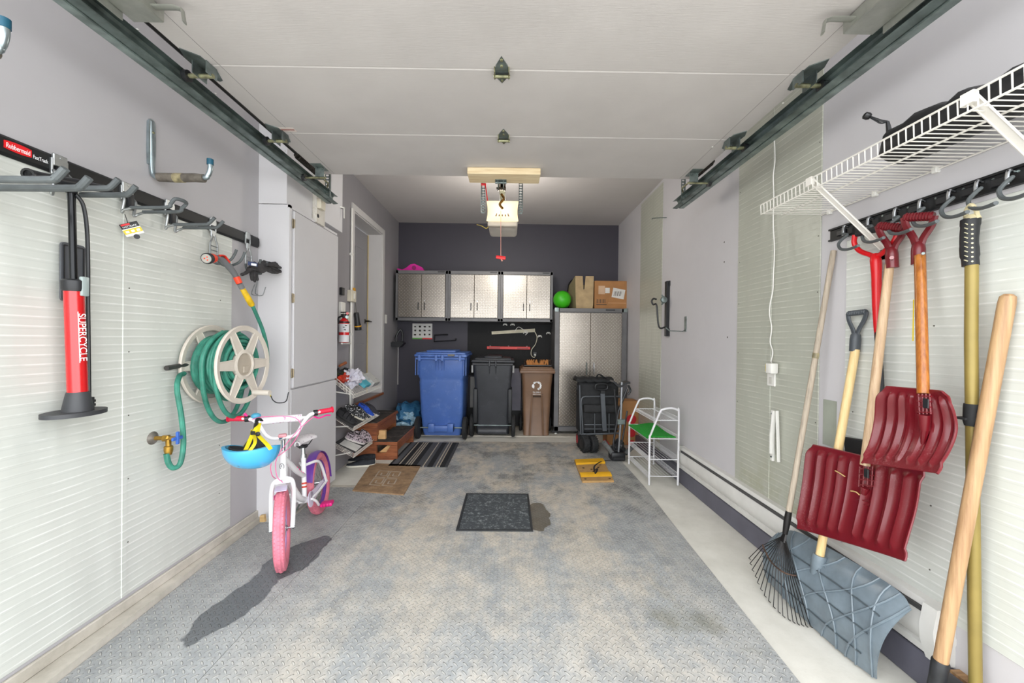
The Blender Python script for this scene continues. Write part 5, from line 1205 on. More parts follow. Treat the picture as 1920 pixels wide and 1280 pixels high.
# ------------------------------------------------------------------ tilted wire shelves with shoes
def wshelf(i, y0, y1, zi, zo, label, lip=True):
    xo = -1.475; xi = XLF+.01
    t = thing('shoe_shelf', label, 'wire shelf', (-1.58, (y0+y1)/2, zo), 'tilted wire shoe shelves on left wall')
    sl = (zo-zi)/(xo-xi); b = nb(); r_ = .0022
    n = 26
    for k_ in range(n+1):
        y_ = y0+(y1-y0)*k_/n; tube(b, [(xi, y_, zi), (xo, y_, zo), (xo+.012, y_, zo+.035)], r_, 5)
    for f in (0, .5, 1): x_ = xi+(xo-xi)*f; tube(b, [(x_, y0, zi+(zo-zi)*f-.003), (x_, y1, zi+(zo-zi)*f-.003)], .0035, 6)
    tube(b, [(xo+.012, y0, zo+.035), (xo+.012, y1, zo+.035)], .0035, 6)
    part('wire_grid', b, wirew, t)
    if lip:
        b = nb()
        for k_ in range(8): f = k_/7; tube(b, [(xi+(xo-xi)*f, y0, zi+(zo-zi)*f), (xi+(xo-xi)*f, y0, zi+(zo-zi)*f+.055)], r_, 5)
        for dz in (.028, .055): tube(b, [(xi, y0, zi+dz), (xo, y0, zo+dz)], .003, 6)
        part('end_guard', b, wirew, t)
    b = nb()
    for y_ in (y0+.05, y1-.05): tube(b, [(XLF, y_, zi-.12), (xo-.05, y_, zo+.03)], .006, 6)
    part('brace', b, white, t)
    return lambda f, y_: V(xi+(xo-xi)*f, y_, zi+(zo-zi)*f)
s1 = wshelf(0, 3.70, 4.50, .93, .755, 'upper tilted wire shelf holding bags and packets')
s2 = wshelf(1, 3.70, 4.42, .585, .445, 'middle tilted wire shelf with black sneakers', False)
s3 = wshelf(2, 3.72, 4.40, .300, .185, 'lowest tilted wire shelf with patterned shoes and paper', False)
tilt2 = math.atan2(.14, .225)
# dark liners on the two lower shelves
for fn, lb_, y0_, y1_ in ((s2, 'dark mat lying on the middle shoe shelf', 3.72, 4.05), (s3, 'dark mat lying on the lowest shoe shelf', 3.80, 4.20)):
    b = nb(); a = fn(.02, y0_)+V(0, 0, .004); c = fn(.93, y0_)+V(0, 0, .004); prism(b, [a, c, c+V(0, y1_-y0_, 0), a+V(0, y1_-y0_, 0)], (0, 0, .004)); solo('shelf_liner', b, mat('dark_liner', '#3f3e3f', .85), lb_, 'shelf liner', 'dark mats on the shoe shelves')
def shoe(label, M, L=.25, up_='#222226', sole_='#d9d3c3', strap=False, group='shoes on the tilted shelves', lace=None, var='plain'):
    """shoe along +x, sole at z=0, placed by matrix M"""
    loc = M.translation; t = thing('shoe', label, 'shoe', tuple(loc), group)
    def out(s): # half-width along the length, s 0 heel .. 1 toe
        return .030+.010*math.sin(PI*min(1, s*1.15))+.006*math.sin(PI*max(0, s-.4)/.6) if 0 < s < 1 else .018
    def loc_(p): return M @ V(*p)
    N = 14; b = nb(); top_, bot_ = [], []
    P = []
    for i in range(N+1):
        s = i/N; w_ = (.033+.012*math.sin(PI*s*.9))*math.sqrt(max(0, 1-(2*s-1)**6)); P.append((s*L, w_))
    poly = [(x, w_) for x, w_ in P]+[(x, -w_) for x, w_ in P[::-1][1:-1]]
    vs = [loc_((x, y, 0)) for x, y in poly]; upz = (M.to_3x3() @ V(0, 0, 1)); prism(b, vs, upz*.020); part('sole', b, mat('sole_'+sole_, sole_, .7), t)
    b = nb(); rows = []
    for i in range(13):
        s = .02+.96*i/12; w_ = (.031+.012*math.sin(PI*s*.9))*math.sqrt(max(0.02, 1-(2*s-1)**6))
        h = .062 if s < .45 else .062-.040*min(1, (s-.45)/.45); h = h if s > .06 else .055
        if strap and s < .40: h = .05
        row = []
        for j in range(9):
            a = PI*j/8; cc = math.cos(a); sn = math.sin(a)
            row.append(loc_((s*L, -w_*cc, .018+(h-.012)*sn**.75 if sn > 0 else .018)))
        rows.append(row)
    # opening: lower the ridge behind the tongue
    m_up = mat('upper_'+up_+var, up_, .8, 0, .25, 40, .001, 80)
    if var == 'dots':
        kx = NT('dotted_upper'); o_ = kx.obj(); kx.base(kx.mix(kx.step(kx.noise(o_, 90, 1, .4), .60, .64), lin('#17181b'), lin('#d5d5d8')), .8); m_up = kx.m
    if var == 'print':
        kx = NT('printed_upper'); o_ = kx.obj(); kx.base(kx.ramp(kx.noise(o_, 60, 2, .5), [(.40, lin('#2a2529')), (.50, lin('#cdbcc4')), (.62, lin('#8d8288'))]), .8); m_up = kx.m
    sheet(b, rows, -.003); upo = part('upper', b, m_up, t)
    b = nb(); c_ = M @ V(L*.24, 0, .062); A_ = []
    for i in range(16):
        a = 2*PI*i/16; A_.append(M @ V(L*.23+L*.19*math.cos(a), .026*math.sin(a), .064))
    prism(b, A_, upz*.004); part('opening', b, mat('shoe_lining', '#0f0f10', .9), t)
    if lace:
        b = nb()
        for k_ in range(4):
            s = .50+.08*k_; z = .067-.040*max(0, (s-.45)/.45); tube(b, [M @ V(L*s, -.02, z-.006), M @ V(L*s, 0, z+.002), M @ V(L*(s+.02), .02, z-.006)], .003, 5)
        part('laces', b, mat('lace_'+lace, lace, .8), t)
    if strap:
        b = nb()
        for s in (.35, .55, .72): rows2 = []; tube(b, [M @ V(L*s, w_, z_) for w_, z_ in ((-.046, .02), (-.038, .052), (0, .068), (.038, .052), (.046, .02))], .006, 6, flat=(1, .5))
        part('strap', b, black, t)
    return t
def SM(fn, f, y, heading, roll=0, lift=.018):
    p = fn(f, y)+V(0, 0, lift); th = math.atan2(fn(1, 0).z-fn(0, 0).z, fn(1, 0).x-fn(0, 0).x)
    return Matrix.Translation(p) @ Matrix.Rotation(-th, 4, 'Y') @ Matrix.Rotation(heading, 4, 'Z') @ Matrix.Rotation(roll, 4, 'X')
shoe('black dotted sneaker with cream sole on the middle shelf', SM(s2, .03, 3.95, .35), .25, var='dots', lace='#111111')
shoe('second dotted sneaker behind the first one on middle shelf', SM(s2, .12, 4.06, .30), .24, var='dots', lace='#111111')
shoe('black strappy sandal nearest the closet on middle shelf', SM(s2, .05, 3.80, .10), .22, up_='#232225', sole_='#2b2a2b', strap=True)
shoe('blue and white shoe at the far end of middle shelf', SM(s2, .20, 4.22, .15), .21, up_='#1f4bb5', sole_='#e2dfd8', lace='#e8e8e8')
shoe('white soled canvas shoe beyond the blue shoe', SM(s2, .35, 4.32, .3), .20, up_='#302f36', sole_='#e2dfd8')
shoe('printed pink and grey sneaker lying on lowest shelf', SM(s3, .10, 3.98, .5), .22, up_='#8a7f86', sole_='#d8d0cc', var='print', lace='#e8e0e0')
shoe('printed sneaker on its side behind the first printed one', SM(s3, .18, 4.10, .45, .5, .03), .22, up_='#8a7f86', sole_='#d8d0cc', var='print', lace='#e8e0e0')
shoe('pale laced shoe at the front edge of lowest shelf', SM(s3, .30, 4.24, .3), .20, up_='#a59fa0', sole_='#e4e0da', lace='#f0f0f0', var='print')
shoe('pale shoe standing at far end of lowest shelf', SM(s3, .15, 4.33, .2), .20, up_='#c9c4c0', sole_='#e4e0da', lace='#f0f0f0')
b = nb(); a = s3(.22, 3.80)+V(0, 0, .014); u_ = (s3(1, 0)-s3(0, 0)).normalized(); prism(b, [a, a+u_*.17+V(0, .03, 0), a+u_*.16+V(0, .20, 0), a-u_*.01+V(0, .15, 0)], (0, 0, .002)); solo('paper_sheet', b, mat('paper_white', '#d9d7d2'), 'white sheet of paper on the lowest shoe shelf', 'paper')
# floor shoes
p0 = PZ(646, 876, .0); p1 = PZ(704, 872, .0)
hd_ = math.atan2(p0.y-p1.y, p0.x-p1.x)
shoe('dark navy slip-on shoe with white sole on floor, nearer one', Matrix.Translation(p1+V(0, 0, .004)) @ Matrix.Rotation(hd_, 4, 'Z'), .285, up_='#23272e', sole_='#e0dccf', group='pair of slip-on shoes on the floor')
p1 = PZ(703, 864, .0); shoe('dark navy slip-on shoe behind the other by the steps', Matrix.Translation(p1+V(0.0, .03, .0)) @ Matrix.Rotation(hd_, 4, 'Z'), .285, up_='#23272e', sole_='#e0dccf', group='pair of slip-on shoes on the floor')
# things on the top shelf
p = s1(.55, 3.93); b = nb(); blob(b, p+V(.0, 0, .09), (.085, .12, .085), 4, .7, 12, 3); solo('plastic_bag', b, mat('white_bag_plastic', '#d5d3de', .35, 0, .05, 10, .004, 25), 'crumpled white plastic bag on the upper wire shelf', 'bag')
p = s1(.15, 3.84)
for i, (f, y_, c1, l_) in enumerate(((.08, 3.80, '#1d1e20', 'black toy shoe heap piece nearest closet on upper shelf'), (.30, 3.82, '#c63a22', 'red and black item under the heap on upper shelf'), (.10, 3.98, '#23262b', 'black item behind the white bag on upper shelf'), (.28, 4.12, '#3a5f9a', 'blue folded item behind the white bag'))):
    p = s1(f, y_); b = nb(); blob(b, p+V(0, 0, .055), (.06, .07, .048), 3, .6, 14, i*9); kx = mat('heap_%d' % i, c1, .7, 0, .3, 22, .002, 50, dirt=['#9ed23a', '#1c1c1e', '#c7a33c', '#23262b'][i]); solo('bundle', b, kx, l_, 'bundle', 'small bundled items on the upper shelf')
p = s1(.55, 4.25); b = nb(); u_ = (s1(1, 0)-s1(0, 0)).normalized(); n_ = V(-u_.z, 0, u_.x)
a = s1(.35, 4.08)+V(0, 0, .012); P = [a, a+u_*.13, a+u_*.13+V(0, .16, 0), a+V(0, .16, 0)]; prism(b, P, n_*.035); t_ = solo('mask_box', b, mat('box_turquoise', '#4fb4c8', .5, dirt='#8fd2da'), 'turquoise flat packet beside the white bag on upper shelf', 'packet')
b = nb(); a = s1(.30, 4.27)+V(0, 0, .012); P = [a, a+u_*.16, a+u_*.16+V(0, .20, 0), a+V(0, .20, 0)]; prism(b, P, n_*.055); t_ = solo('product_box', b, mat('box_grey_white', '#c3c3bf', .6, dirt='#3a4048'), 'grey and white box at the far end of upper shelf', 'box')
p = s1(.02, 3.90); b = nb(); tube(b, [p+V(.02, -.06, .12), p+V(.03, .06, .145)], [.012, .016], 8); solo('wooden_brush', b, mat('rust_wood', '#9a5a36', .7), 'small rust coloured stick on top of the shelf heap', 'stick')

# doormats
t = thing('striped_doormat', 'black and grey striped doormat in front of the blue bin', 'doormat', (-.93, 4.6, .004))
A_, B2, C2, D2 = PZ(777, 829, .01), PZ(864, 829, .01), PZ(857, 875, .01), PZ(744, 875, .01)
x0, x1 = -1.235, -.62; y0, y1 = C2.y, A_.y
kx = NT('striped_carpet'); x_ = kx.xyz(kx.pos()); f = kx.math('DIVIDE', kx.math('SUBTRACT', x_[0], x0), x1-x0)
rp = kx.n('ShaderNodeValToRGB'); rp.color_ramp.interpolation = 'CONSTANT'; e = rp.color_ramp.elements
stp = [(0, '#1a1a1c'), (.04, '#55565a'), (.13, '#1a1a1c'), (.16, '#b0a696'), (.18, '#1a1a1c'), (.27, '#a79c8a'), (.29, '#3b3b3e'), (.32, '#a79c8a'), (.34, '#3b3b3e'), (.36, '#b0a696'), (.38, '#1a1a1c'), (.47, '#4a4b4f'), (.58, '#b0a696'), (.60, '#4a4b4f'), (.66, '#1a1a1c'), (.75, '#505156'), (.80, '#b0a696'), (.82, '#505156'), (.85, '#a79c8a'), (.87, '#1a1a1c'), (.95, '#3b3b3e')]
while len(e) < len(stp): e.new(.5)
for q_, (p_, c_) in zip(e, stp): q_.position = p_; q_.color = lin(c_)
kx.put(rp.inputs[0], f); kx.base(rp.outputs[0], .95); kx.bump(kx.noise(kx.pos(), 250, 2), .6, .003)
b = nb(); box(b, (x0, y0, .004), (x1, y1, .014), .003, 1); part('mat', b, kx.m, t)
t = thing('jute_doormat', 'worn brown doormat with square pattern near shoe shelves', 'doormat', (-1.12, 3.6, .004))
P = [PZ(661, 919, .012), PZ(757, 927, .012), PZ(789, 872, .012), PZ(696, 868, .012)]
ctr = sum(P, V(0, 0, 0))/4; r_ = ((P[1]-P[0])+(P[2]-P[3])).normalized(); u_ = V(-r_.y, r_.x, 0); wd = ((P[1]-P[0]).length+(P[2]-P[3]).length)/2; hg = (((P[3]-P[0])+(P[2]-P[1]))/2).length
kx = NT('worn_coir'); p = kx.pos(); kx.base(kx.ramp(kx.noise(p, 9, 7, .75), [(.3, lin('#6b5541')), (.55, lin('#96795a')), (.75, lin('#ab9274'))]), .95); kx.bump(kx.noise(p, 120, 3), .7, .003)
b = nb(); prism(b, [V(q_.x, q_.y, .004) for q_ in P], (0, 0, .010)); mt = part('mat', b, kx.m, t)
b = nb(); c0 = ctr; sh = ((P[3]+P[2])/2-(P[0]+P[1])/2).normalized()
def mk(u0, v0, u1, v1):
    a = c0+r_*u0+sh*v0; c = c0+r_*u1+sh*v1; tube(b, [V(a.x, a.y, .014), V(c.x, c.y, .014)], .006, 4, flat=(1, .3))
for ox in (-.12, .0):
    for oy in (-.22, -.02):
        mk(ox, oy, ox+.10, oy); mk(ox, oy, ox, oy+.17); mk(ox, oy+.17, ox+.10, oy+.17); mk(ox+.10, oy+.05, ox+.10, oy+.17); mk(ox+.04, oy+.05, ox+.10, oy+.05); mk(ox+.04, oy+.05, ox+.04, oy+.11)
part('pattern', b, mat('pattern_pale', '#a99a88', .9), mt)
# bag of bottles
t = thing('bottle_bag', 'blue clear bag full of plastic bottles in the back left corner', 'bag of bottles', (-1.35, 5.6, 0))
c = PY(757, 775, 5.55)
b = nb(); blob(b, (-1.43, 5.60, .20), (.22, .26, .20), 4, .35, 10, 1, .006); kx = NT('blue_film'); p = kx.pos(); kx.base(kx.mix(kx.noise(p, 14, 4, .7), lin('#1c5b8e'), lin('#5ea3cf')), .25); kx.bump(kx.noise(p, 18, 4, .7), .8, .02); kx.b.inputs['Transmission Weight'].default_value = .25; part('film', b, kx.m, t)
rr_ = random.Random(9)
for i in range(14):
    a = V(-1.43+rr_.uniform(-.16, .16), 5.34+rr_.uniform(-.02, .05), .07+rr_.uniform(0, .27)); d_ = V(rr_.uniform(-1, 1), rr_.uniform(-.2, .2), rr_.uniform(-.5, .5)).normalized()
    b = nb(); lathe(b, a-d_*.07, d_, [(.02, 0), (.028, .01), (.028, .09), (.012, .12), (.012, .14)], 10); part('bottle', b, mat('bottle_clear_blue', '#a9cfe4', .2, 0, .25, 20), t)
# ================================================================== OPENER
t = thing('door_opener', 'white garage door opener with lit lens hanging from the ceiling', 'garage door opener', (-.05, 3.6, 2.30))
Yo = 3.42; a = PY(912, 373, Yo); c = PY(972, 412, Yo); d_ = PY(970, 424, Yo+.03)
x0, x1, z1, z0, zb_ = a.x, c.x, a.z, c.z, d_.z
b = nb(); box(b, (x0+.012, Yo+.05, zb_), (x1-.005, Yo+.42, z1), .03, 3); body = part('housing', b, mat('opener_white', '#cfc8bd', .45), t)
b = nb(); rows = []; n = 12
for i in range(n+1):
    f = i/n; row = []
    for j in range(n+1):
        g = j/n; xx = x0+(x1-x0)*g; bulge = .055*(1-(2*g-1)**4)*(1-(2*f-1)**6)
        pin = .012*math.sin(PI*f)*(1 if g < .5 else -1)*abs(2*g-1)**3
        row.append(V(xx+pin, Yo+.05-bulge, z0+(z1-z0)*f+.008*math.cos(PI*g*1)**2*0))
    rows.append(row)
sheet(b, rows, .003)
kx = NT('lit_lens'); kx.base(lin('#d8c9a8'), .35); kx.b.inputs['Emission Color'].default_value = lin('#ffe3ae'); kx.b.inputs['Emission Strength'].default_value = .6
lens = part('lens', b, kx.m, t, 'glowing warm lens')
b = nb(); xm = (x0+x1)/2
for k_ in range(-2, 3):
    cx = xm+k_*.024; prism(b, [(cx-.006+k_*.004, Yo-.003, z0+.028), (cx+.006+k_*.004, Yo-.003, z0+.028), (cx+.003, Yo-.003, z0+.052), (cx-.003, Yo-.003, z0+.052)], (0, -.004, 0))
part('vent_slots', b, mat('vent_brown', '#6d4a22', .6), lens)
b = nb(); box(b, (x0+.01, Yo+.03, zb_), (x1-.01, Yo+.10, z0-.004), .012, 2); part('lower_cover', b, mat('opener_beige', '#c9bfb0', .5), t)
for px, l_ in ((906, 'left'), (976, 'right')):
    q = PY(px, 360, Yo+.12); b = nb()
    for o_ in (-.016, .012): box(b, (q.x+o_, Yo+.12, z1-.08), (q.x+o_+.006, Yo+.123, HC))
    for i in range(26): z = z1-.08+(HC-z1+.08)*i/25; box(b, (q.x-.016, Yo+.12, z-.006), (q.x+.018, Yo+.123, z+.006))
    box(b, (q.x+(.018 if px > 940 else -.020), Yo+.10, z1-.08), (q.x+(.021 if px > 940 else -.017), Yo+.123, HC)); part('perforated_hanger', b, steeld, t)
b = nb(); zr = 2.565; box(b, (xm-.025, .62, zr), (xm+.025, Yo+.08, zr+.035), .004, 1); part('drive_rail', b, steeld, t)
b = nb(); box(b, (xm-.03, 3.0, zr-.03), (xm+.03, 3.16, zr), .006, 1); tube(b, cr([V(xm, 3.08, zr-.02), V(xm-.0, 3.0, zr-.09), V(xm, 2.90, 2.452)], 5), .011, 8, flat=(1, .5))
for s in (-1, 1): tube(b, cr([V(xm+s*.022, 3.10, zr-.02), V(xm+s*.028, 3.04, zr-.08), V(xm+s*.02, 2.95, 2.46)], 4), .006, 6)
cyl(b, (xm-.035, 2.915, 2.455), (xm+.035, 2.915, 2.455), .009, 8); part('door_arm', b, mat('oiled_dark_steel', '#3b3227', .35, .7, .3, 30), t)
b = nb(); tube(b, cr([V(xm+.0, 3.02, 2.45), V(xm+.018, 3.06, 2.43), V(xm-.014, 3.10, 2.40), V(xm+.01, 3.12, 2.37)], 5), .010, 6); part('chain', b, mat('brass_chain', '#a07232', .4, .8, .3, 40), t)
qa = PY(939, 395, 3.02); qb = PY(939, 482, 3.02)
b = nb(); tube(b, [qa, qb], .0022, 6); part('pull_cord', b, mat('pink_cord', '#d89a8a', .7), t)
b = nb(); box(b, tuple(qb-V(.038, .008, .016)), tuple(qb+V(.038, .008, .010)), .005, 2, rot=Matrix.Rotation(R(8), 3, 'Y')); ph = part('pull_handle', b, mat('handle_red', '#d0161a', .4), t)
b = nb(); tube(b, [qb-V(0, 0, .01), qb+V(.012, 0, -.03)], [.004, .007], 6); part('cord_knot', b, mat('pink_cord', '#d89a8a'), ph)
b = nb(); tube(b, cr([V(x0+.02, Yo+.06, zb_+.01), V(x0-.0, Yo+.04, zb_-.02), V(x0-.04, Yo+.04, zb_-.0), V(x0-.09, Yo+.1, zb_+.03)], 5), .003, 6); part('antenna_wire', b, mat('yellow_wire', '#c9b24a', .5), t)
b = nb(); q = PY(907, 346, Yo+.1); box(b, tuple(q-V(.022, .01, .008)), tuple(q+V(.022, .01, .008))); tube(b, [q+V(.015, 0, 0), V(x0+.01, Yo+.06, z1-.02)], .005, 6); part('red_tag', b, mat('handle_red', '#d0161a'), t)
# the lamp of the opener
ld = bpy.data.lights.new('opener_bulb', 'POINT'); ld.energy = .7; ld.color = (1, .90, .76); ld.shadow_soft_size = .09
lo = bpy.data.objects.new('opener_bulb', ld); COL.objects.link(lo); lo.location = (xm, Yo-.22, (z0+z1)/2+.0); lo.parent = t; lo.matrix_parent_inverse = WM[t.name].inverted()
ld2 = bpy.data.lights.new('rear_fill', 'POINT'); ld2.energy = 19; ld2.color = (1, .95, .87); ld2.shadow_soft_size = .22  # added fill light behind the housing, brightens the back wall and ceiling
lo2 = bpy.data.objects.new('rear_fill', ld2); COL.objects.link(lo2); lo2.location = (xm, Yo+.56, z1-.03); lo2.parent = t; lo2.matrix_parent_inverse = WM[t.name].inverted()
# wooden block on the door
b = nb(); qa = PZ(876, 325, 2.455); qb = PZ(1014, 325, 2.455); y0 = qa.y; 
box(b, (qa.x, y0, 2.455), (qb.x, y0+.16, DZ-.001), .003, 1); wbk = part('reinforcing_block', b, wood('fresh_pine', '#d8bd92', '#ecd9b4', (2, 25, 25), .6), door, 'pale pine block')
b = nb(); cyl(b, (xm-.04, y0+.125, 2.445), (xm+.04, y0+.125, 2.445), .008, 8); box(b, (xm-.022, y0+.10, 2.40), (xm-.017, y0+.15, 2.456)); box(b, (xm+.017, y0+.10, 2.40), (xm+.022, y0+.15, 2.456)); box(b, (xm-.04, y0+.09, 2.450), (xm+.04, y0+.16, 2.456)); part('arm_bracket', b, steeld, wbk)

# ================================================================== RIGHT WALL
# baseboard heater
t = thing('baseboard_heater', 'long white baseboard heater along the right wall', 'heater', (1.61, 2.5, .135))
hy0, hy1 = PX(1757, 1180, 1.585).y, 3.62
m_ht = mat('heater_white', '#d6d4cf', .45, 0, .04, 8); Z0, Z1 = .150, .345
prof = [(XR, Z0), (1.603, Z0), (1.596, Z0+.03), (1.612, Z0+.035), (1.590, Z0+.06), (1.583, Z0+.09), (1.584, Z0+.13), (1.592, Z0+.155), (1.612, Z0+.16), (1.598, Z0+.175), (1.610, Z1), (XR, Z1)]
b = nb(); prism(b, [(x, hy0+.02, z) for x, z in prof], (0, hy1-hy0-.02, 0)); part('casing', b, m_ht, t)
b = nb(); box(b, (1.589, hy0+.06, Z0+.156), (1.612, hy1-.06, Z0+.172)); part('air_slot', b, mat('slot_dark', '#4b4a4a', .6), t)
b = nb(); prism(b, [(XR, hy0, Z0-.01), (1.598, hy0, Z0-.01), (1.575, hy0, Z0+.06), (1.570, hy0, Z0+.12), (1.585, hy0, Z1+.004), (XR, hy0, Z1+.004)], (0, .05, 0)); ec = part('end_cap', b, m_ht, t)
b = nb(); lathe(b, (1.625, hy0, Z0+.085), (0, -1, 0), [(.032, 0), (.032, .003), (.026, .0035)], 20); box(b, (1.597, hy0-.003, Z0+.13), (1.622, hy0, Z0+.137)); part('knob_cover', b, m_ht, ec)
b = nb(); prism(b, [(XR, hy1, Z0-.005), (1.595, hy1, Z0-.005), (1.58, hy1, Z0+.09), (1.60, hy1, Z1+.002), (XR, hy1, Z1+.002)], (0, .02, 0)); part('end_cap', b, m_ht, t)
# outlet, adapter, cord
q = PX(1450, 705, XR)
t = thing('power_outlet', 'white wall outlet with plugged adapter on the greenish sheet', 'outlet', (XR, q.y, q.z-.06))
b = nb(); box(b, (XR-.016, q.y-.036, q.z-.062), (XR-.006, q.y+.036, q.z+.062), .003, 1); part('plate', b, white, t)
b = nb(); box(b, (XR-.019, q.y-.017, q.z-.048), (XR-.016, q.y+.017, q.z-.008), .002, 1); part('socket_face', b, mat('socket_face', '#cfccc4', .4), t)
b = nb(); aq = PX(1444, 690, XR-.05); box(b, (XR-.062, aq.y-.026, aq.z-.032), (XR-.017, aq.y+.026, aq.z+.030), .005, 2); ad = part('adapter', b, white, t)
b = nb(); box(b, (XR-.060, aq.y+.0265, aq.z-.022), (XR-.030, aq.y+.028, aq.z+.022)); part('yellow_label', b, mat('tag_yellow', '#e3c81e'), ad)
t = None
b = nb(); pts = [(1452, 262), (1453, 300), (1450, 330), (1451, 370), (1450, 420), (1452, 470), (1450, 520), (1449, 545), (1444, 570), (1443, 590), (1447, 615), (1444, 640), (1449, 660), (1446, 676)]
tube(b, cr([PX(x, y, XR-.018 if i not in (8, 9) else XR-.035) for i, (x, y) in enumerate(pts)]+[V(XR-.04, aq.y, aq.z+.028)], 4), .0035, 6)
solo('electric_lead', b, white, 'thin white cord hanging down the greenish sheet to outlet', 'cord')
# white folding bracket on sheet
q = PX(1452, 768, XR); q2 = PX(1458, 866, XR)
t = thing('folding_bracket', 'white folded metal bracket mounted upright below the outlet', 'bracket', (XR, q.y, q2.z))
b = nb(); box(b, (XR-.022, q.y-.022, q2.z), (XR-.006, q.y+.002, q.z), .003, 1); part('back_plate', b, white, t)
b = nb(); tube(b, [PX(1452, 770, XR-.035), PX(1447, 815, XR-.045), PX(1447, 850, XR-.05)], .014, 6, flat=(.5, 1)); tube(b, [PX(1457, 770, XR-.04), PX(1460, 866, XR-.03)], .010, 6, flat=(.5, 1)); part('arm', b, white, t)
b = nb()
for f in (.08, .3, .62, .93): z = q2.z+(q.z-q2.z)*f; lathe(b, (XR-.022, q.y-.01, z), (-1, 0, 0), [(.006, 0), (.005, .004)], 8)
part('rivet', b, steel, t)
# bike hook
t = thing('bike_hook', 'black folding bike hook on right wall past the narrow sheet', 'bike hook', tuple(PX(1250, 632, XR)))
a = PX(1251, 527, XR-.02); c = PX(1250, 630, XR-.02); b = nb(); box(b, (XR-.035, a.y-.025, c.z), (XR, a.y+.025, a.z), .004, 1); part('upright', b, black, t)
b = nb(); box(b, (XR-.018, a.y-.034, a.z-.05), (XR, a.y+.034, a.z)); box(b, (XR-.018, a.y-.034, c.z), (XR, a.y+.034, c.z+.08)); part('mount_plate', b, black, t)
b = nb(); g = PX(1244, 562, XR-.07); lathe(b, g, (0, -1, 0), [(.03, 0), (.036, .01), (.03, .025), (.012, .03)], 16); tube(b, cr([g+V(-.02, 0, .05), g+V(.02, 0, .0), g+V(-.02, 0, -.05)], 4), .008, 6); part('ratchet', b, steeld, t)
b = nb(); P = [PX(1248, 612, XR-.03), PX(1238, 614, XR-.11), PX(1235, 605, XR-.14), PX(1232, 575, XR-.16), PX(1224, 571, XR-.2), PX(1222, 564, XR-.22), PX(1227, 560, XR-.2), PX(1232, 562, XR-.17)]
yy = a.y; P = [PY(x, y, yy) for x, y in ((1247, 613), (1238, 615), (1234, 605), (1231, 572), (1225, 571), (1222, 565), (1225, 560), (1231, 561))]
tube(b, cr(P, 5), .009, 8); part('hook_arm', b, black, t)
t = thing('small_bracket', 'thin pale metal bracket on wall right of bike hook', 'bracket', tuple(PX(1286, 620, XR)))
b = nb(); a = PX(1286, 593, XR); c = PX(1286, 622, XR); box(b, (XR-.006, a.y-.018, c.z), (XR, a.y+.018, a.z)); part('plate', b, steel, t); b = nb(); yy = a.y; tube(b, [V(XR-.004, yy, c.z+.02), PY(1280, 621, yy), PY(1255, 620, yy), PY(1248, 614, yy)], .0055, 6); part('rod', b, steel, t)
q = PX(1250, 408, XR); b = nb(); tube(b, [V(XR, q.y, q.z), PY(1240, 408, q.y), PY(1224, 409, q.y), PY(1222, 411, q.y)], .005, 6); solo('nail_hook', b, steeld, 'thin metal rod sticking out high on the narrow sheet', 'hook')
# wire hooks left on the wall: drill marks
b = nb()
for x, y in ((1358, 454), (1358, 491), (1364, 632)):
    q = PX(x, y, XR); lathe(b, q, (-1, 0, 0), [(.007, 0), (.005, .002)], 8)
struct('trim_6', b, mat('dark_screw', '#5b5750'))

# wire shelf
ZS = 2.005; XF = 1.325; y0, y1 = .95, 2.055
t = thing('wire_shelf', 'white coated wire shelf high on the right wall', 'wire shelf', (1.5, 1.5, ZS), None)
b = nb(); n = 44
for k_ in range(n+1):
    y_ = y1-(y1-y0)*k_/n; tube(b, [(XR-.008, y_, ZS+.003), (XF, y_, ZS+.003), (XF-.002, y_, ZS+.048)], .0022, 5)
for x_, z_ in ((XF, ZS-.001), (XF-.002, ZS+.048), (XF+.11, ZS-.001), (XR-.008, ZS-.001)): tube(b, [(x_, y0, z_), (x_, y1, z_)], .0034, 6)
part('wire_grid', b, wirew, t)
for (pf, pw_) in (((1522, 354), (1641, 455)), ((1822, 186), (2060, 372))):
    a = PX(*pf, XF+.01); w2 = PX(*pw_, XR-.006); b = nb(); a = V(XF+.005, a.y, ZS+.045); w2 = V(XR-.006, a.y-.01, 1.745)
    d_ = (w2-a).normalized(); s_ = V(0, 1, 0); prism(b, [a-s_*.015, a+s_*.015, w2+s_*.015, w2-s_*.015], d_.cross(s_)*.004)
    tube(b, [a-s_*.013, w2-s_*.013], .003, 5); tube(b, [a+s_*.013, w2+s_*.013], .003, 5)
    box(b, (XR-.006, a.y-.025, 1.70), (XR, a.y+.005, 1.755)); box(b, (XF-.006, a.y-.016, ZS+.02), (XF+.01, a.y+.016, ZS+.055)); part('support_arm', b, wirew, t)
for y_ in (1.2, 1.5, 1.75, 2.0):
    b = nb(); box(b, (XR-.02, y_-.01, ZS-.014), (XR, y_+.01, ZS+.012), .003, 1); part('wall_clip', b, white, t)
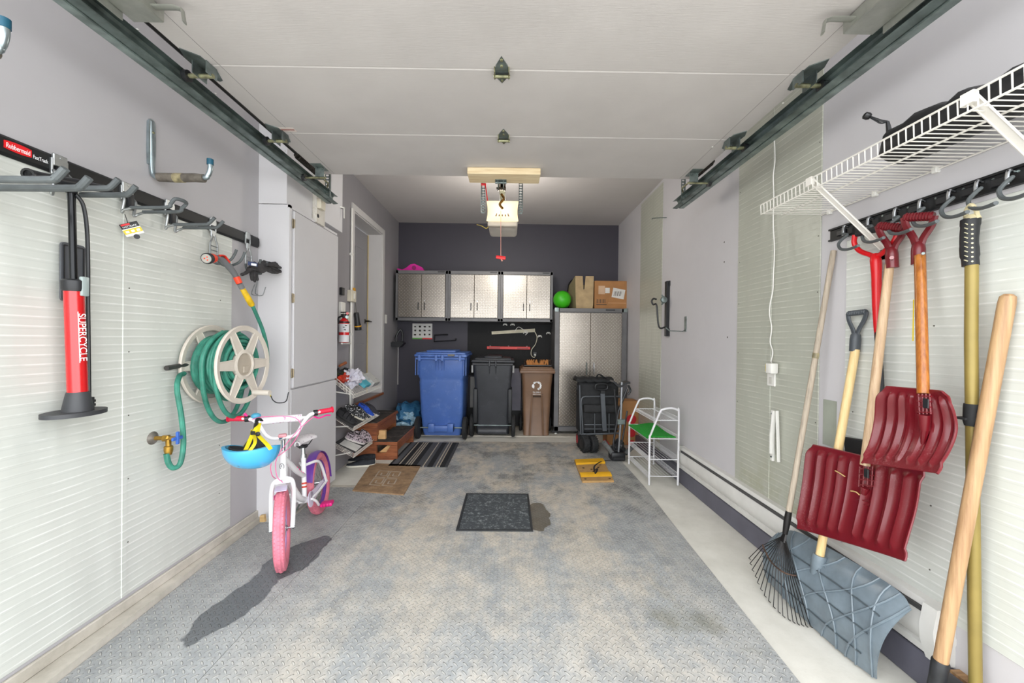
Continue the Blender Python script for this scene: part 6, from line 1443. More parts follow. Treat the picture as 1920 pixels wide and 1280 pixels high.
# black bag on the shelf
t = thing('stuff_sack', 'long black drawstring bag lying on the white wire shelf', 'bag', (1.5, 1.4, ZS+.006))
mb = mat('black_nylon', '#1b1b1d', .5, 0, .25, 10, .012, 14)
b = nb(); pts = []; rs = []
for i in range(15):
    f = i/14; r__ = .055 if i == 0 else .088 if i == 1 else .096-.036*f+.006*math.sin(i*2.3); pts.append(V(1.53, 1.55-.62*f, ZS+.008+r__+.004)); rs.append(r__)
tube(b, pts, rs, 14, flat=(1, .9)); 
for v in b.verts: v.co.z = max(v.co.z, ZS+.006)
part('sack', b, mb, t)
q = PY(1628, 218, 1.58); a = PY(1664, 228, 1.56); b = nb(); tube(b, cr([a, PY(1652, 226, 1.57), PY(1640, 222, 1.58), q], 4), .004, 6); tube(b, cr([a, PY(1652, 231, 1.57), PY(1642, 226, 1.58), q], 4), .003, 6); tube(b, [a, pts[0]], [.006, .02], 6); part('drawcord', b, black, t)
b = nb(); d_ = (q-a).normalized(); lathe(b, q-d_*.008, d_, [(.010, 0), (.014, .008), (.013, .022), (.006, .026)], 12); part('toggle', b, mat('black_gloss', '#1a1a1b'), t)

# black hook rail
RZR = PX(1560, 441, XR).z
t = thing('tool_rail', 'black slotted tool rail on right wall under the wire shelf', 'wall rail', (XR, 1.6, RZR-.025))
b = nb(); yA, yB = PX(1560, 441, XR).y, .9; za = RZR
box(b, (XR-.012, yB, za-.034), (XR, yA, za+.028), .003, 1); box(b, (XR-.020, yB, za-.034), (XR-.010, yA, za-.026)); box(b, (XR-.020, yB, za+.020), (XR-.010, yA, za+.028)); rl = part('rail', b, mat('black_satin_metal', '#141517'), t)
hooks_px = [1588, 1634, 1684, 1731, 1786, 1838, 1897]
b = nb()
for px in (1610, 1660, 1708, 1760, 1812, 1868, 1915):
    q = PX(px, 400, XR); lathe(b, (XR-.012, q.y, za+.010), (-1, 0, 0), [(.005, 0), (.004, .002)], 8)
part('rail_screw', b, steel, rl)
hl = ['grey rail hook furthest in, left of the red shovel grip', 'grey rail hook behind the black and red grip', 'grey rail hook carrying the pale handled maroon shovel', 'grey rail hook carrying the orange handled maroon shovel', 'empty grey rail hook between the orange handled shovel and brass pole', 'grey rail hook holding the brass pole', 'empty grey rail hook at right edge of the photo']
GH = []
for px, l_ in zip(hooks_px, hl):
    q = PX(px, 380, XR-.02); y_ = q.y
    t = thing('tool_hook', l_, 'hook', (XR-.02, y_, za-.11), 'hooks on the black tool rail')
    b = nb(); tube(b, cr([V(XR-.014, y_, za+.012), V(XR-.03, y_, za+.016), V(XR-.036, y_, za-.0), V(XR-.036, y_, za-.03)], 4), .0055, 8); part('shank', b, chrome, t)
    b = nb(); box(b, (XR-.020, y_+.01, za-.02), (XR-.011, y_+.06, za+.008), .003, 1); part('latch', b, black, t)
    hy_ = 464-.328*(px-1560); sc_h = (px-953)/833
    b = nb(); P = [V(XR-.036, y_, za-.022)]+[PX(px+dx*sc_h, hy_+dy*sc_h, XR-xx) for dx, dy, xx in ((1, -19, .045), (-12, -8, .055), (-21, 4, .070), (-16, 15, .085), (-2, 17, .10), (14, 13, .12), (28, 7, .135))]
    tube(b, cr(P, 5), .0065, 8); part('grey_hook', b, greygrip, t); GH.append(P)

# ------------------------------------------------------------------ shovels
def dgrip(t, top_l, top_r, neck, m, ribs=9, r_=.0145, name='d_grip', bar=None):
    """T/D shaped handle: cross bar from top_l to top_r and two arms meeting at neck"""
    b = nb(); n1 = neck; mid = (top_l+top_r)/2; ax = (n1-mid).normalized(); w_ = (top_r-top_l)
    tube(b, [top_l, top_r], [r_*.95]*2, 10)
    for e in (top_l, top_r):
        tube(b, cr([e, e.lerp(n1, .30)+(e-mid)*.12, e.lerp(n1, .68)+(e-mid)*.0, n1+(e-mid)*.10], 5), r_*.85, 8, flat=(1.1, .8))
    g = part(name, b, m, t)
    b = nb()
    for k_ in range(ribs):
        f = (k_+.9)/(ribs+.8); c = top_l.lerp(top_r, f); d_ = w_.normalized(); lathe(b, c-d_*.0025, d_, [(r_*.9, -.004), (r_*1.22, 0), (r_*1.22, .004), (r_*.9, .008)], 10)
    part('grip_ribs', b, bar or m, g)
    b = nb(); lathe(b, n1-ax*.012, ax, [(.012, -.012), (.019, 0), (.021, .02), (.0205, .075)], 16); part('socket', b, m, t)
    return g
def blade(Lp, Rp, nu, nv, XsL, XsR, ribs, amp, bowl, corner=.0):
    """rows from top to bottom; left and right outlines in photo px on planes X"""
    L = cr([PX(x, y, X) for (x, y), X in zip(Lp, XsL)], nv); Rg = cr([PX(x, y, X) for (x, y), X in zip(Rp, XsR)], nv)
    rows = []; N = len(L)-1
    for i in range(N+1):
        f = i/N; row = []
        for j in range(nu+1):
            g = j/nu; p = L[i].lerp(Rg[i], g)
            env = max(0, min(1, (f-.12)/.12))*max(0, min(1, (.93-f)/.05))
            rb = .5+.5*math.cos(2*PI*ribs*g); rb = rb**2
            if abs(g-.5) < .06: env *= .2
            edge = (2*g-1)**4
            p = p+V(amp*rb*env - bowl*edge*0 - .012*edge, 0, 0)
            row.append(p)
        rows.append(row)
    return rows
kx = NT('maroon_blade'); o_ = kx.pos(); sc_n = kx.noise(o_, 160, 4, .8); lo_ = kx.noise(o_, 6, 4, .6)
kx.base(kx.mix(kx.math('MULTIPLY', kx.step(sc_n, .52, .66), kx.math('MULTIPLY', kx.step(lo_, .45, .68), .40)), lin('#69101a'), lin('#a87a7c')), .30); kx.bump(sc_n, .25, .001); maroonb = kx.m
# maroon shovel A, orange handle
XA = 1.50
t = thing('snow_shovel', 'maroon snow shovel with glossy orange wooden handle, hung highest', 'snow shovel', tuple(PX(1700, 887, XA)))
Lp = [(1668, 725), (1656, 745), (1652, 790), (1641, 835), (1622, 868)]; Rp = [(1773, 734), (1796, 757), (1807, 803), (1792, 848), (1764, 888)]
XsL = [XR-.175, XR-.17, XR-.155, XR-.185, XR-.245]; XsR = XsL
rows = blade(Lp, Rp, 48, 6, XsL, XsR, 7, -.013, .0)
b = nb(); sheet(b, rows, -.004); bl = part('blade', b, maroonb, t)
b = nb(); tube(b, cr([rows[0][i] for i in range(0, 49, 6)], 2), .004, 6); tube(b, [rows[i][0] for i in range(len(rows))], .004, 6); tube(b, [rows[i][-1] for i in range(len(rows))], .004, 6); part('rim', b, maroonb, bl)
ha = PX(1725, 484, XR-.085); hbm = PX(1731, 738, XR-.185)
b = nb(); tube(b, [ha-(hbm-ha)*.02, hbm], .0168, 16); k_ = part('handle', b, wood('orange_varnished', '#854a1a', '#ad6b2c', (40, 40, 1.2), .22), t)
b = nb(); ymid = PX(1722, 600, XR-.095); 
quad(b, PX(1720, 600, XR-.0935)+V(0, .0145, 0), (0, -.6, 0), (0, 0, 1), .004, .16, .001); part('yellow_sticker', b, mat('tag_yellow', '#e3c81e'), k_)
tl, trr = PX(1695, 408, XR-.09), PX(1752, 405, XR-.055)
dgrip(t, tl, trr, PX(1722, 465, XR-.075), maroon)
b = nb(); q = PX(1731, 475, XR-.098); lathe(b, q, (-1, -1, 0), [(.006, 0), (.005, .003)], 8); part('rivet', b, steel, t)
b = nb(); sx = XR-.202; pa = PX(1731, 740, sx); pb = PX(1734, 800, sx)
for px_ in (1722, 1729, 1736, 1743): a = PX(px_-(0), 738, sx); c = PX(px_+2, 776, sx); tube(b, [a, c], .0028, 5)
for py_ in (742, 752, 762, 772): tube(b, [PX(1720, py_, sx), PX(1746, py_+1, sx)], .0028, 5)
tube(b, [PX(1733, 776, sx+.01), PX(1734, 806, sx+.02)], [.018, .014], 12); tube(b, [PX(1734, 806, sx+.02), PX(1728, 850, sx+.03)], [.013, .002], 10); part('socket_cage', b, maroonb, bl)
b = nb(); box(b, tuple(PX(1737, 756, sx)-V(.004, .010, .017)), tuple(PX(1737, 756, sx)+V(.004, .010, .017)), .002, 1); part('socket_clip', b, black, bl)
# maroon shovel B, pale handle
t = thing('snow_shovel', 'larger maroon snow shovel with pale worn wooden handle, hung lower', 'snow shovel', tuple(PX(1600, 1040, XR-.1)))
Lp = [(1530, 834), (1522, 850), (1516, 900), (1508, 950), (1500, 990)]; Rp = [(1738, 884), (1738, 905), (1730, 955), (1716, 1005), (1703, 1051)]
XsL = [XR-.135, XR-.14, XR-.155, XR-.185, XR-.225]; XsR = [XR-.135, XR-.14, XR-.15, XR-.18, XR-.225]
rows = blade(Lp, Rp, 60, 6, XsL, XsR, 9, -.014, .0)
b = nb(); sheet(b, rows, -.004); bl = part('blade', b, maroonb, t)
b = nb(); tube(b, cr([rows[0][i] for i in range(0, 61, 6)], 2), .004, 6); tube(b, [rows[i][0] for i in range(len(rows))], .004, 6); tube(b, [rows[i][-1] for i in range(len(rows))], .004, 6); tube(b, rows[-1], .003, 5); part('rim', b, maroonb, bl)
ha = PX(1668, 495, XR-.07); hbm = PX(1622, 872, XR-.155)
b = nb(); tube(b, [ha, hbm], [.0155, .0175], 16); part('handle', b, wood('pale_worn_handle', '#a58667', '#c9ad8c', (40, 40, 1.5), .5), t)
dgrip(t, PX(1646, 423, XR-.09), PX(1694, 428, XR-.055), PX(1672, 474, XR-.070), maroon)
b = nb(); q = PX(1672, 483, XR-.093); lathe(b, q, (-1, -1, 0), [(.007, 0), (.007, .002)], 12); part('grip_emblem', b, mat('pale_rose', '#b98a8c', .5), t)
b = nb(); sx = XR-.175
for px_ in (1612, 1620, 1628, 1636): tube(b, [PX(px_, 874, sx), PX(px_-2, 912, sx)], .0028, 5)
for py_ in (878, 888, 898, 908): tube(b, [PX(1611, py_, sx), PX(1637, py_+3, sx)], .0028, 5)
tube(b, [PX(1623, 912, sx+.015), PX(1620, 925, sx+.02)], [.018, .013], 12)
for py_ in (936, 944): tube(b, [PX(1606, py_, sx+.01), PX(1630, py_+3, sx+.01)], .0028, 5)
part('socket_cage', b, maroonb, bl)
b = nb(); box(b, tuple(PX(1625, 887, sx-.004)-V(.004, .010, .018)), tuple(PX(1625, 887, sx-.004)+V(.004, .010, .018)), .002, 1); part('socket_clip', b, black, bl)
for pp_ in (((1566, 882), (1575, 887), (1584, 893)), ((1595, 920), (1605, 922), (1612, 928))):
    b = nb(); tube(b, cr([PX(x, y, XR-.163) for x, y in pp_], 4), .003, 5); solo('dry_grass', b, mat('dry_grass', '#c2a06a', .8), 'wisp of dry grass stuck on the larger maroon blade', 'dry grass', 'dry grass wisps on shovel blade')
# red and black shovel behind
t = thing('snow_shovel', 'red and black shovel hanging behind the two maroon shovels', 'snow shovel', tuple(PX(1640, 840, XR-.03)))
mr = mat('shovel_red', '#c9121a', .3, 0, .04)
gl, gr = PX(1603, 440, XR-.075), PX(1680, 420, XR-.05); nk = PX(1640, 478, XR-.045)
b = nb(); tube(b, [gl.lerp(gr, .05), gl.lerp(gr, .3), gl.lerp(gr, .6), gl.lerp(gr, .95)], [.012, .014, .014, .012], 12); part('grip_sleeve', b, mat('black_rubber_grip', '#1d1d1f', .5), t)
b = nb(); tube(b, cr([gl, PX(1602, 456, XR-.07), PX(1612, 470, XR-.06), PX(1632, 478, XR-.05), nk+V(0, 0, -.01)], 6), [.0105]*25, 10); tube(b, cr([gr, PX(1683, 436, XR-.05), PX(1674, 455, XR-.05), PX(1655, 474, XR-.045), nk+V(0, 0, -.01)], 6), [.0105]*25, 10)
tube(b, cr([nk+V(0, 0, .004), PX(1643, 500, XR-.045), PX(1644, 560, XR-.04), PX(1646, 628, XR-.035)], 5), [.014, .016, .019, .0205, .0205, .020, .019, .018, .018, .017, .017, .017, .016, .015, .014, .012], 12); part('handle', b, mr, t)
b = nb(); tube(b, [PX(1646, 622, XR-.036), PX(1650, 700, XR-.03), PX(1657, 830, XR-.025)], .0125, 10); part('shaft', b, black, t)
rows = []
for i in range(7):
    f = i/6; rows.append([PX(1583+6*f+(100-10*f)*j/8, 820+52*f+2*j, XR-.022-.01*math.sin(PI*j/8)) for j in range(9)])
b = nb(); sheet(b, rows, -.004); tube(b, rows[0], .005, 6); part('blade', b, black, t)

# grey snow pusher
t = thing('snow_pusher', 'wide grey curved snow pusher with pale wooden handle on floor', 'snow pusher', tuple(PZ(1540, 1180, .0)))
mg2 = mat('pusher_grey', '#717d85', .26, 0, .12, 10, .0005, 80)
T_ = [((1452, 1003), 1.470, .245), ((1560, 1028), 1.55, .30), ((1650, 1083), 1.58, .30), ((1709, 1140), 1.60, .255)]
Tp = [PX(1455, 1000, 1.500), PX(1490, 995, 1.530), PX(1560, 1030, 1.535), PX(1640, 1077, 1.535), PX(1690, 1112, 1.530), PX(1709, 1142, 1.520)]
Bp = [PZ(1437, 1085, .012), PZ(1468, 1120, .010), PZ(1500, 1153, .008), PZ(1560, 1208, .008), PZ(1605, 1245, .008), PZ(1643, 1273, .010)]
Tc = cr(Tp, 6); Bc = cr(Bp, 6); rows = []
NV = 12
for i in range(len(Tc)):
    row = []
    for j in range(NV+1):
        g = j/NV; p = Bc[i].lerp(Tc[i], g)
        # convex towards the room
        p = p+V(-.050*math.sin(PI*g)**.9, -.010*math.sin(PI*g), .028*math.sin(PI*g))
        row.append(p)
    rows.append(row)
b = nb(); sheet(b, rows, .005); bl = part('blade', b, mg2, t)
b = nb()
NR = len(rows)
for k_ in range(1, 6):
    i0 = int(NR*k_/6.0)
    for dlt in (3, -3):
        P = []
        for j in range(0, NV+1):
            i_ = i0+dlt*math.cos(PI*j/NV)*1.3; i_ = max(0, min(NR-1, i_)); ia = int(i_); ib = min(ia+1, NR-1); P.append(rows[ia][j].lerp(rows[ib][j], i_-ia)+V(-.003, -.002, .001))
        tube(b, P, .0042, 6)
part('cross_ribs', b, mg2, bl)
b = nb()
for j in (2, 5, 8): tube(b, [rows[i][j]+V(-.004, -.002, .001) for i in range(0, NR-5)], .003, 5)
part('long_ribs', b, mat('pusher_dark', '#4a5358', .4), bl)
hb0 = PX(1604, 655, XR-.035); hb1 = PX(1537, 1042, 1.478)
b = nb(); tube(b, [hb0, hb1, hb1+(hb1-hb0).normalized()*.05], .0172, 16); part('handle', b, wood('pale_pine_handle', '#cfae76', '#e3c893', (40, 40, 1.5), .45), t)
ax = (hb1-hb0).normalized()
b = nb(); lathe(b, hb1-ax*.005, ax, [(.028, 0), (.030, .02), (.027, .09), (.012, .15)], 16); e = rows[16][8]
for s in (-1, 1): prism(b, [hb1+ax*.01+V(0, s*.02, 0), hb1+ax*.08+V(0, s*.10, -.01)+V(-.015, 0, 0), hb1+ax*.16+V(0, s*.03, 0)], (.012, 0, 0))
part('handle_socket', b, mg2, bl)
mgg = mat('grip_slate', '#43484d', .45)
dgrip(t, PX(1590, 588, XR-.04), PX(1625, 584, XR-.03), PX(1604, 633, XR-.035), mgg, 10, .0105)

# rake
t = thing('leaf_rake', 'black wire leaf rake with grey weathered handle leaning on wall', 'rake', tuple(PZ(1470, 1150, .0)))
top = PX(1563, 470, XR-.018); ap = PY(1472, 1000, 1.985); nkk = top.lerp(ap, .955)
b = nb(); tube(b, [top, top.lerp(ap, .5), nkk], [.0125, .0135, .0135], 14); part('handle', b, wood('weathered_handle', '#8f8476', '#b9ab98', (40, 40, 1.5), .7), t)
b = nb(); q = top.lerp(nkk, .375); d_ = (nkk-top).normalized(); lathe(b, q, d_, [(.0142, 0), (.0142, .028)], 14); part('tape', b, mat('tan_tape', '#a89c78'), t)
b = nb(); tube(b, [top.lerp(ap, .92), nkk, ap], [.0145, .016, .012], 12); tube(b, [ap, ap+V(-.012, 0, -.04)], [.012, .022], 8, flat=(1, .5)); part('ferrule', b, mat('black_steel', '#252322', .4, .5), t)
tips = [(1404, 1046), (1406, 1056), (1410, 1068), (1416, 1080), (1420, 1092), (1426, 1104), (1433, 1116), (1441, 1126), (1450, 1137), (1459, 1146), (1468, 1154), (1478, 1160), (1487, 1165), (1495, 1168), (1503, 1170), (1511, 1172), (1519, 1173), (1527, 1172)]
mt_ = mat('black_steel', '#252322')
band = []
for k_, (x, y) in enumerate(tips):
    f = k_/(len(tips)-1); tipz = .012+.09*max(0, 1-f*3.0)
    tp_ = PZ(x, y, tipz)
    st_ = ap+V(-.010, .022-.044*f, -.03); md = st_.lerp(tp_, .5)+V(-.012, 0, .014); d_ = (tp_-st_).normalized()
    b = nb(); tube(b, [st_, md, tp_, tp_+V(.012, .002, -.010)], .0021, 5); part('tine', b, mt_, t); band.append(st_.lerp(tp_, .46)+V(-.013, 0, .014))
b = nb(); tube(b, band, .004, 6); part('cross_band', b, mat('rusty_band', '#5b4538', .6, .4, .3, 40), t)

# foreground stick and brass pole
t = thing('wooden_shovel', 'long bare wooden handle in right foreground leaning on wall, black socket at its foot', 'tool handle', tuple(PX(1757, 1270, 1.50)))
top = PX(1890, 556, XR-.03); bt_ = PX(1763, 1244, 1.505); d_ = (bt_-top).normalized()
b = nb(); tube(b, [top-d_*.008, top, top+d_*.02, top.lerp(bt_, .5), bt_], [.011, .0185, .0205, .0198, .0195], 20); part('handle', b, wood('ash_handle', '#94704f', '#bb9970', (30, 30, 1.2), .5), t)
b = nb(); lathe(b, bt_-d_*.012, d_, [(.0215, 0), (.0235, .005), (.022, .06), (.023, .14)], 18); part('socket', b, mat('black_scuffed', '#222326', .45, 0, .3, 40), t)
b = nb(); e = bt_+d_*.12; ez_ = .012; rows = []
for i in range(7):
    f = i/6; p = e+V(.0, -.02*0, 0)+d_*(.11*f); w_ = .02+.10*min(1, f*1.6)
    rows.append([p+V(.02-.02*math.cos((j/4-1)*1.4), w_*(j/4-1)*-1, 0)-V(0, 0, 0) for j in range(9)])
mz = min(p.z for r__ in rows for p in r__)
for r__ in rows:
    for p in r__: p.z = max(p.z, .006); p.x = min(p.x, 1.60)
sheet(b, rows, .004); part('blade', b, mat('black_scuffed', '#222326'), t)
t = thing('brass_pole', 'brass coloured pole with black ribbed hand grip hanging at right', 'pole', tuple(PX(1830, 1270, XR-.04)))
Xq = XR-.075
top = PX(1822, 490, Xq); bt_ = PX(1829, 1276, XR-.05)
b = nb(); tube(b, [top, PX(1821, 640, Xq), PX(1824, 900, XR-.06), bt_, bt_+V(0, -.0, -.16)], .0165, 18); part('pole', b, mat('brass_paint', '#8f7d42', .45, .2, .08, 8), t)
b = nb(); P = [PX(1820, 408, Xq), PX(1819, 425, Xq), PX(1817, 450, Xq), PX(1818, 475, Xq), PX(1820, 498, Xq)]
tube(b, cr(P, 5), [.016]+[.0245]*4+[.023]*4+[.0225]*4+[.0235]*4+[.021]*4, 18); gp = part('hand_grip', b, mat('black_rubber_grip', '#1d1d1f'), t)
b = nb()
for k_ in range(9):
    y_ = 418+k_*8.6; a = PX(1806+1.2*(1 if k_ in (0,) else 0), y_, Xq-.014); c = PX(1814, y_+2.5, Xq-.026); tube(b, [a, a.lerp(c, .5)+V(-.004, -.003, 0), c], .0018, 5)
    lathe(b, PX(1823, y_+3, Xq-.0225), (-.8, -.6, 0), [(.0032, -.002), (.0025, .002)], 8)
part('grip_marks', b, mat('cream_rubber', '#d9d2b0', .6), gp)
b = nb(); P = [PX(1811, 408, Xq), PX(1812, 395, Xq), PX(1820, 384, Xq-.01), PX(1829, 392, Xq-.01), PX(1834, 408, Xq)]
tube(b, cr(P, 5), .0065, 8); tube(b, [PX(1823, 412, Xq), PX(1822, 404, Xq)], [.022, .018], 12); part('hanging_loop', b, mat('cream_loop', '#cfc39c', .5), t)
b = nb(); a = PX(1823, 757, XR-.068); lathe(b, a, (0, 0, -1), [(.0205, 0), (.0215, .01), (.0215, .06), (.018, .075)], 16); box(b, tuple(a+V(-.03, -.004, -.055)), tuple(a+V(0, .03, -.048))); part('locking_collar', b, rubber, t)
b = nb(); box(b, tuple(bt_+V(-.10, -.03, -.05)), tuple(bt_+V(-.02, .06, -.02)), .01, 2); part('foot_piece', b, black, t)

# ------------------------------------------------------------------ white shoe rack with green turf
m_rk = mat('rack_white', '#dedddf', .35)
xa, xb, ya, yb_ = 1.30, 1.565, 3.56, 4.16
t = thing('shoe_rack', 'small white tubular rack with wire shelves near the heater', 'shoe rack', (1.43, 3.86, .004), None)
for y_, nm in ((ya, 'near'), (yb_, 'far')):
    b = nb(); P = [(xa, y_, .005), (xa, y_, .42), (xa+.01, y_, .47), (xa+.09, y_, .67), (xa+.12, y_, .70), (xa+.16, y_, .71), (xb-.05, y_, .71), (xb-.015, y_, .695), (xb, y_, .65), (xb, y_, .005)]
    tube(b, cr(P, 4), .0095, 10); part('end_frame', b, m_rk, t)
    b = nb()
    for z, x0_ in ((.085, xa), (.24, xa), (.43, xa), (.60, xa+.06)):
        b = nb(); tube(b, [(x0_, y_, z), (xb, y_, z)], .005, 6); part('cross_bar', b, m_rk, t)
for k_, z in enumerate((.085, .24, .43, .60)):
    b = nb(); x0_ = xa+(.06 if k_ == 3 else 0)
    for i in range(9): x_ = x0_+(xb-x0_)*i/8; tube(b, [(x_, ya, z-.004), (x_, yb_, z-.004)], .002, 5)
    for i in range(31): y_ = ya+(yb_-ya)*i/30; tube(b, [(x0_, y_, z-.022), (x0_, y_, z), (x0_+.03, y_, z)], .0016, 4); tube(b, [(xb, y_, z+.028), (xb, y_, z), (xb-.03, y_, z)], .0016, 4)
    for zz in (-.022,): tube(b, [(x0_, ya, z+zz), (x0_, yb_, z+zz)], .003, 5)
    tube(b, [(xb, ya, z+.028), (xb, yb_, z+.028)], .003, 5)
    part('wire_tier', b, m_rk, t)
kx = NT('green_turf'); p = kx.pos(); kx.base(kx.ramp(kx.noise(p, 120, 3, .7), [(.3, lin('#0f7a1c')), (.7, lin('#2bb03a'))]), .95); kx.bump(kx.noise(p, 260, 2), .9, .004)
b = nb(); rows = [[V(xa-.015+(xb-xa+.005)*j/6, ya+.03+(yb_-ya-.04)*i/8, .442+.01*math.sin(j*.9)*math.sin(i*.6)-(.012 if j == 0 else 0)) for j in range(7)] for i in range(9)]
sheet(b, rows, -.008); solo('turf_mat', b, kx.m, 'bright green artificial turf piece lying on the white rack', 'turf mat')

# ------------------------------------------------------------------ folded wagon
Ywg = 4.62; q = PY(1122, 848, 4.60)
def W(px, py, d=0): return PY(px, py, Ywg+d)
t = thing('folded_wagon', 'folded black utility wagon standing in front of the tall cabinet', 'wagon', (W(1122, 800).x, Ywg+.1, .004))
mfb = mat('black_canvas', '#232426', .75, 0, .3, 12, .006, 25); mfr = mat('wagon_grey_frame', '#565a5f', .4, .3)
b = nb(); a = W(1086, 716); c = W(1162, 815); box(b, (a.x, Ywg+.05, c.z), (c.x, Ywg+.23, a.z), .05, 3)
for v in b.verts: v.co += V(.012*noise.noise(v.co*9), .02*noise.noise(v.co*7+V(5, 0, 0)), .012*noise.noise(v.co*8))
part('canvas_body', b, mfb, t)
b = nb(); a = W(1080, 713); c = W(1150, 728)
rows = [[V(a.x+(c.x-a.x)*j/12, Ywg+.0+.25*i/6, a.z-.005-.02*abs(math.sin(j*1.1))+.02*math.sin(i*.6)) for j in range(13)] for i in range(7)]
sheet(b, rows, .035); part('canvas_flap', b, mfb, t)
b = nb(); a = W(1094, 758, 0); c = W(1160, 774); box(b, (a.x, Ywg-.02, c.z), (c.x, Ywg+.05, a.z), .02, 3); part('front_pouch', b, mfb, t)
b = nb(); P = [W(1093, 813), W(1091, 770), W(1090, 752), W(1094, 744), W(1110, 743), W(1165, 743)]; tube(b, cr(P, 4), .010, 8)
tube(b, [W(1090, 814), W(1160, 812)], .012, 8); tube(b, [W(1096, 796), W(1160, 796)], .007, 8); tube(b, [W(1096, 804), W(1160, 804)], .007, 8)
for x in (1115, 1142): tube(b, [W(x, 775), W(x, 812)], .007, 8)
tube(b, [W(1087, 722), W(1089, 814)], .010, 8); tube(b, [W(1084, 722, .1), W(1086, 815, .1)], .008, 8); part('frame', b, mfr, t)
b = nb(); prism(b, [W(1126, 738, -.04), W(1134, 738, -.04), W(1138, 808, -.04), W(1130, 808, -.04)], (0, .025, 0)); pl_ = part('pull_bar', b, mfr, t)
b = nb(); c = W(1128, 725, -.04); rx, rz = .072, .036
tube(b, [c+V(rx*math.copysign(abs(math.cos(a_))**.7, math.cos(a_)), 0, rz*math.copysign(abs(math.sin(a_))**.7, math.sin(a_))) for a_ in [2*PI*i/24 for i in range(24)]], .012, 8, closed=True); box(b, tuple(W(1126, 738, -.045)), tuple(W(1134, 731, -.02)), .003, 1); part('pull_handle', b, black, pl_)
def bwheel(c, ax, r_, w_, name='wheel', red=False):
    b = nb(); lathe(b, c-ax*w_/2, ax, [(r_*.55, .0), (r_*.88, 0), (r_, w_*.2), (r_, w_*.8), (r_*.88, w_), (r_*.55, w_)], 26)
    u, v = frame(ax)
    for i in range(22):
        a_ = 2*PI*i/22; d_ = u*math.cos(a_)+v*math.sin(a_)
        for s in (-.28, .28): p = c+d_*(r_+.001)+ax*s*w_; tg_ = ax.cross(d_); prism(b, [p-ax*w_*.2-tg_*.006, p+ax*w_*.2-tg_*.002, p+ax*w_*.2+tg_*.006, p-ax*w_*.2+tg_*.002], d_*.005)
    wl = part(name, b, rubber, t); b = nb(); lathe(b, c-ax*w_*.55, ax, [(r_*.56, 0), (r_*.5, .01), (r_*.2, .012), (r_*.2, w_*1.1-.012), (r_*.5, w_*1.1-.01), (r_*.56, w_*1.1)], 20); part('wheel_rim', b, mat('wheel_red', '#c4152a', .4) if red else black, wl)
for x in (1096, 1111):
    c = W(x, 833, -.03); bwheel(V(c.x, c.y, .105), V(1, .25, 0).normalized(), .099, .072)
b = nb(); c = W(1116, 777, .0); tube(b, [c+V(.105*math.cos(a_), .09, .005+.10*math.sin(a_)) for a_ in [PI+PI*i/14 for i in range(15)]], .012, 8); c = W(1128, 838, .15); tube(b, [c+V(.09*math.cos(a_), 0, .09*math.sin(a_)) for a_ in [-PI*.6+PI*1.0*i/12 for i in range(13)]], .012, 8); part('red_rim', b, mat('wheel_red', '#c4152a'), t)
bwheel(V(W(1086, 820, .2).x, Ywg+.2, .10), V(1, 0, 0), .095, .05, red=True)
b = nb(); tube(b, cr([W(1116, 712, .05), W(1122, 702, .03), W(1131, 706, .03), W(1140, 712, .05)], 4), .016, 8, flat=(1, .6)); part('strap_bundle', b, black, t)

# folded push bike / trike beside the wagon
Ys = 4.30
def K(px, py, d=0): return PY(px, py, Ys+d)
t = thing('folded_stroller', 'black and grey folded pushchair frame between wagon and white rack', 'pushchair frame', (K(1165, 860).x, Ys+.1, .004))
b = nb(); tube(b, [K(1166, 716), K(1164, 785), K(1159, 860)], [.014, .014, .011], 10); part('grey_post', b, mat('silver_tube', '#8b8e92', .35, .6), t)
b = nb(); tube(b, [K(1176, 728), K(1160, 770), K(1150, 830)], .012, 8); tube(b, [K(1152, 730, .05), K(1156, 780, .05), K(1150, 840, .05)], .010, 8); tube(b, [K(1176, 770, .05), K(1166, 830, .04)], .010, 8); part('black_tube', b, black, t)
b = nb(); a = K(1148, 718); c = K(1181, 722)
rows = [[V(a.x+(c.x-a.x)*j/8, Ys-.02+.14*i/5, a.z+.012*math.cos(j)-.035*math.sin(PI*j/8)) for j in range(9)] for i in range(6)]; sheet(b, rows, .02); tube(b, cr([K(1178, 722), K(1182, 732), K(1177, 740)], 4), .012, 8); part('seat', b, black, t)
b = nb(); box(b, tuple(K(1158, 786, -.02)), tuple(K(1170, 794, .03)), .004, 1); part('clamp', b, steel, t)
b = nb(); tube(b, [K(1132, 828), K(1150, 852)], .034, 12, flat=(1, .8)); part('grey_roller', b, mat('roller_grey', '#6a6c6c', .7, 0, .2, 20), t)
b = nb(); tube(b, [K(1172, 850, .05), K(1192, 832, .1)], .03, 12, flat=(1, .8)); part('grey_roller', b, mat('roller_grey', '#6a6c6c'), t)
b = nb(); a = K(1146, 848, -.03); c = K(1172, 866, -.03); box(b, (a.x, Ys-.05, .006), (c.x, Ys+.10, a.z), .012, 2); box(b, (a.x+.01, Ys-.07, .02), (c.x-.01, Ys-.05, .055), .006, 1); part('foot', b, black, t)
b = nb(); blob(b, (K(1162, 836).x, Ys+.07, K(0, 832).z), (.07, .05, .09), 3, .6, 14, 4); part('folded_joint', b, black, t)
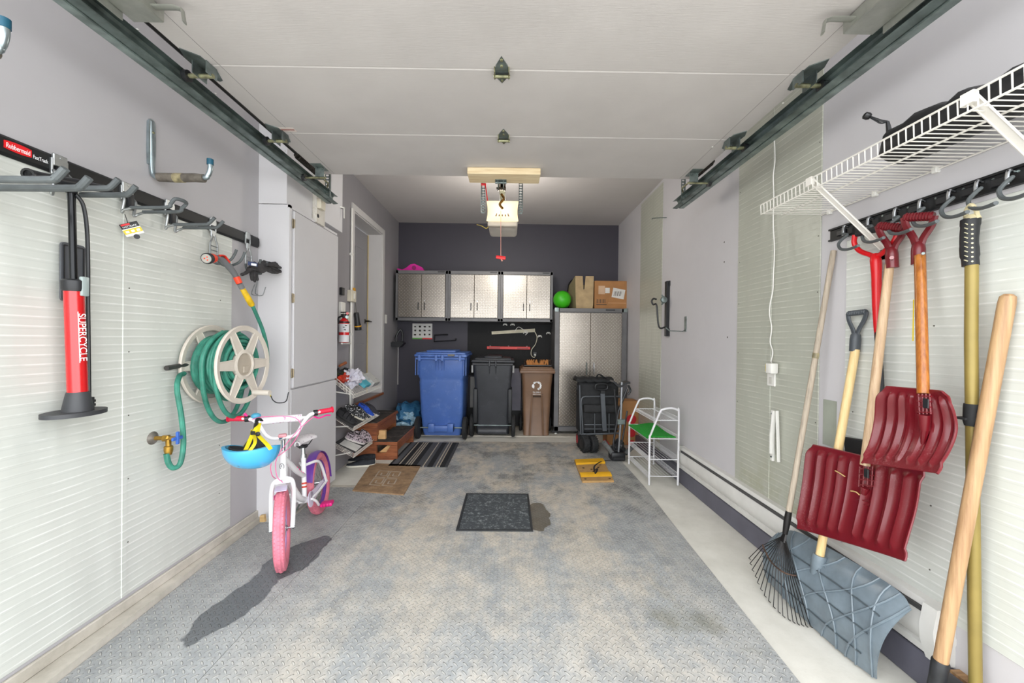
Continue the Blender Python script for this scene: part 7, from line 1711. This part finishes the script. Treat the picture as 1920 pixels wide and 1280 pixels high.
# box with red circles behind
t = thing('printed_carton', 'brown carton with red round prints behind the white rack', 'carton', (K(1190, 860).x, 4.98, .004))
b = nb(); a = PY(1165, 752, 4.9); c = PY(1202, 830, 4.9); prism(b, [(a.x-.17, 4.92, .004), (c.x, 4.92, .004), (c.x, 4.92, a.z-.16), (c.x-.035, 4.92, a.z), (a.x-.17, 4.92, a.z)], (0, .22, 0)); cbx = part('carton', b, m_cb, t)
for i, (px, py) in enumerate(((1184, 786), (1184, 812), (1184, 832))):
    q = PY(px, py, 4.918); b = nb(); lathe(b, q, (0, -1, 0), [(.062 if i == 0 else .05, 0), (.062 if i == 0 else .05, .002)], 20); part('red_print', b, mat('print_red', '#c31f2b', .7), cbx)

# yellow wheel stop board
t = thing('wheel_stop', 'wooden board with two yellow bars and black strap on floor', 'wheel stop', (.9, 3.8, .004))
A_, B_, C_, D_ = PZ(1077, 863, .02), PZ(1130, 861, .02), PZ(1151, 901, .02), PZ(1092, 902, .02)
b = nb(); prism(b, [V(p.x, p.y, .005) for p in (A_, B_, C_, D_)], (0, 0, .018)); bd = part('board', b, mat('plywood_tan', '#b58f5a', .7, 0, .1, 8, dirt='#8f6a3c'), t)
def bar(f0, f1, h):
    p0, p1, p2, p3 = A_.lerp(D_, f0), B_.lerp(C_, f0), B_.lerp(C_, f1), A_.lerp(D_, f1); n1 = (p3-p0).normalized()
    b = nb(); P0 = [V(p0.x, p0.y, .023), V(p0.x, p0.y, .023)+n1*.00, V(p0.x, p0.y, .023+h)+n1*.02, V(p3.x, p3.y, .023)]
    prism(b, [V(p0.x, p0.y, .023), V(p0.x, p0.y, .023)+n1*.015+V(0, 0, h), V(p3.x, p3.y, .023)-n1*.02+V(0, 0, h*.9), V(p3.x, p3.y, .023)], p1-p0); part('yellow_bar', b, mat('bar_yellow', '#e0a81e', .5, 0, .06, 12), t)
bar(.0, .25, .016); bar(.66, .84, .014)
b = nb()
for f, g in ((.42, .2), (.42, .7), (.92, .12), (.92, .9), (.5, .45)): p = A_.lerp(D_, f).lerp(B_.lerp(C_, f), g); lathe(b, (p.x, p.y, .023), (0, 0, 1), [(.012, 0), (.012, .001)], 10)
part('bolt_hole', b, mat('hole_dark', '#3a2c1c', .8), bd)
b = nb(); tube(b, cr([PZ(1150, 862, .02), PZ(1130, 864, .03), PZ(1116, 872, .075), PZ(1114, 880, .04), PZ(1116, 888, .035), PZ(1120, 878, .045), PZ(1112, 884, .035)], 6), .008, 6, flat=(1, .4)); part('strap', b, black, t)
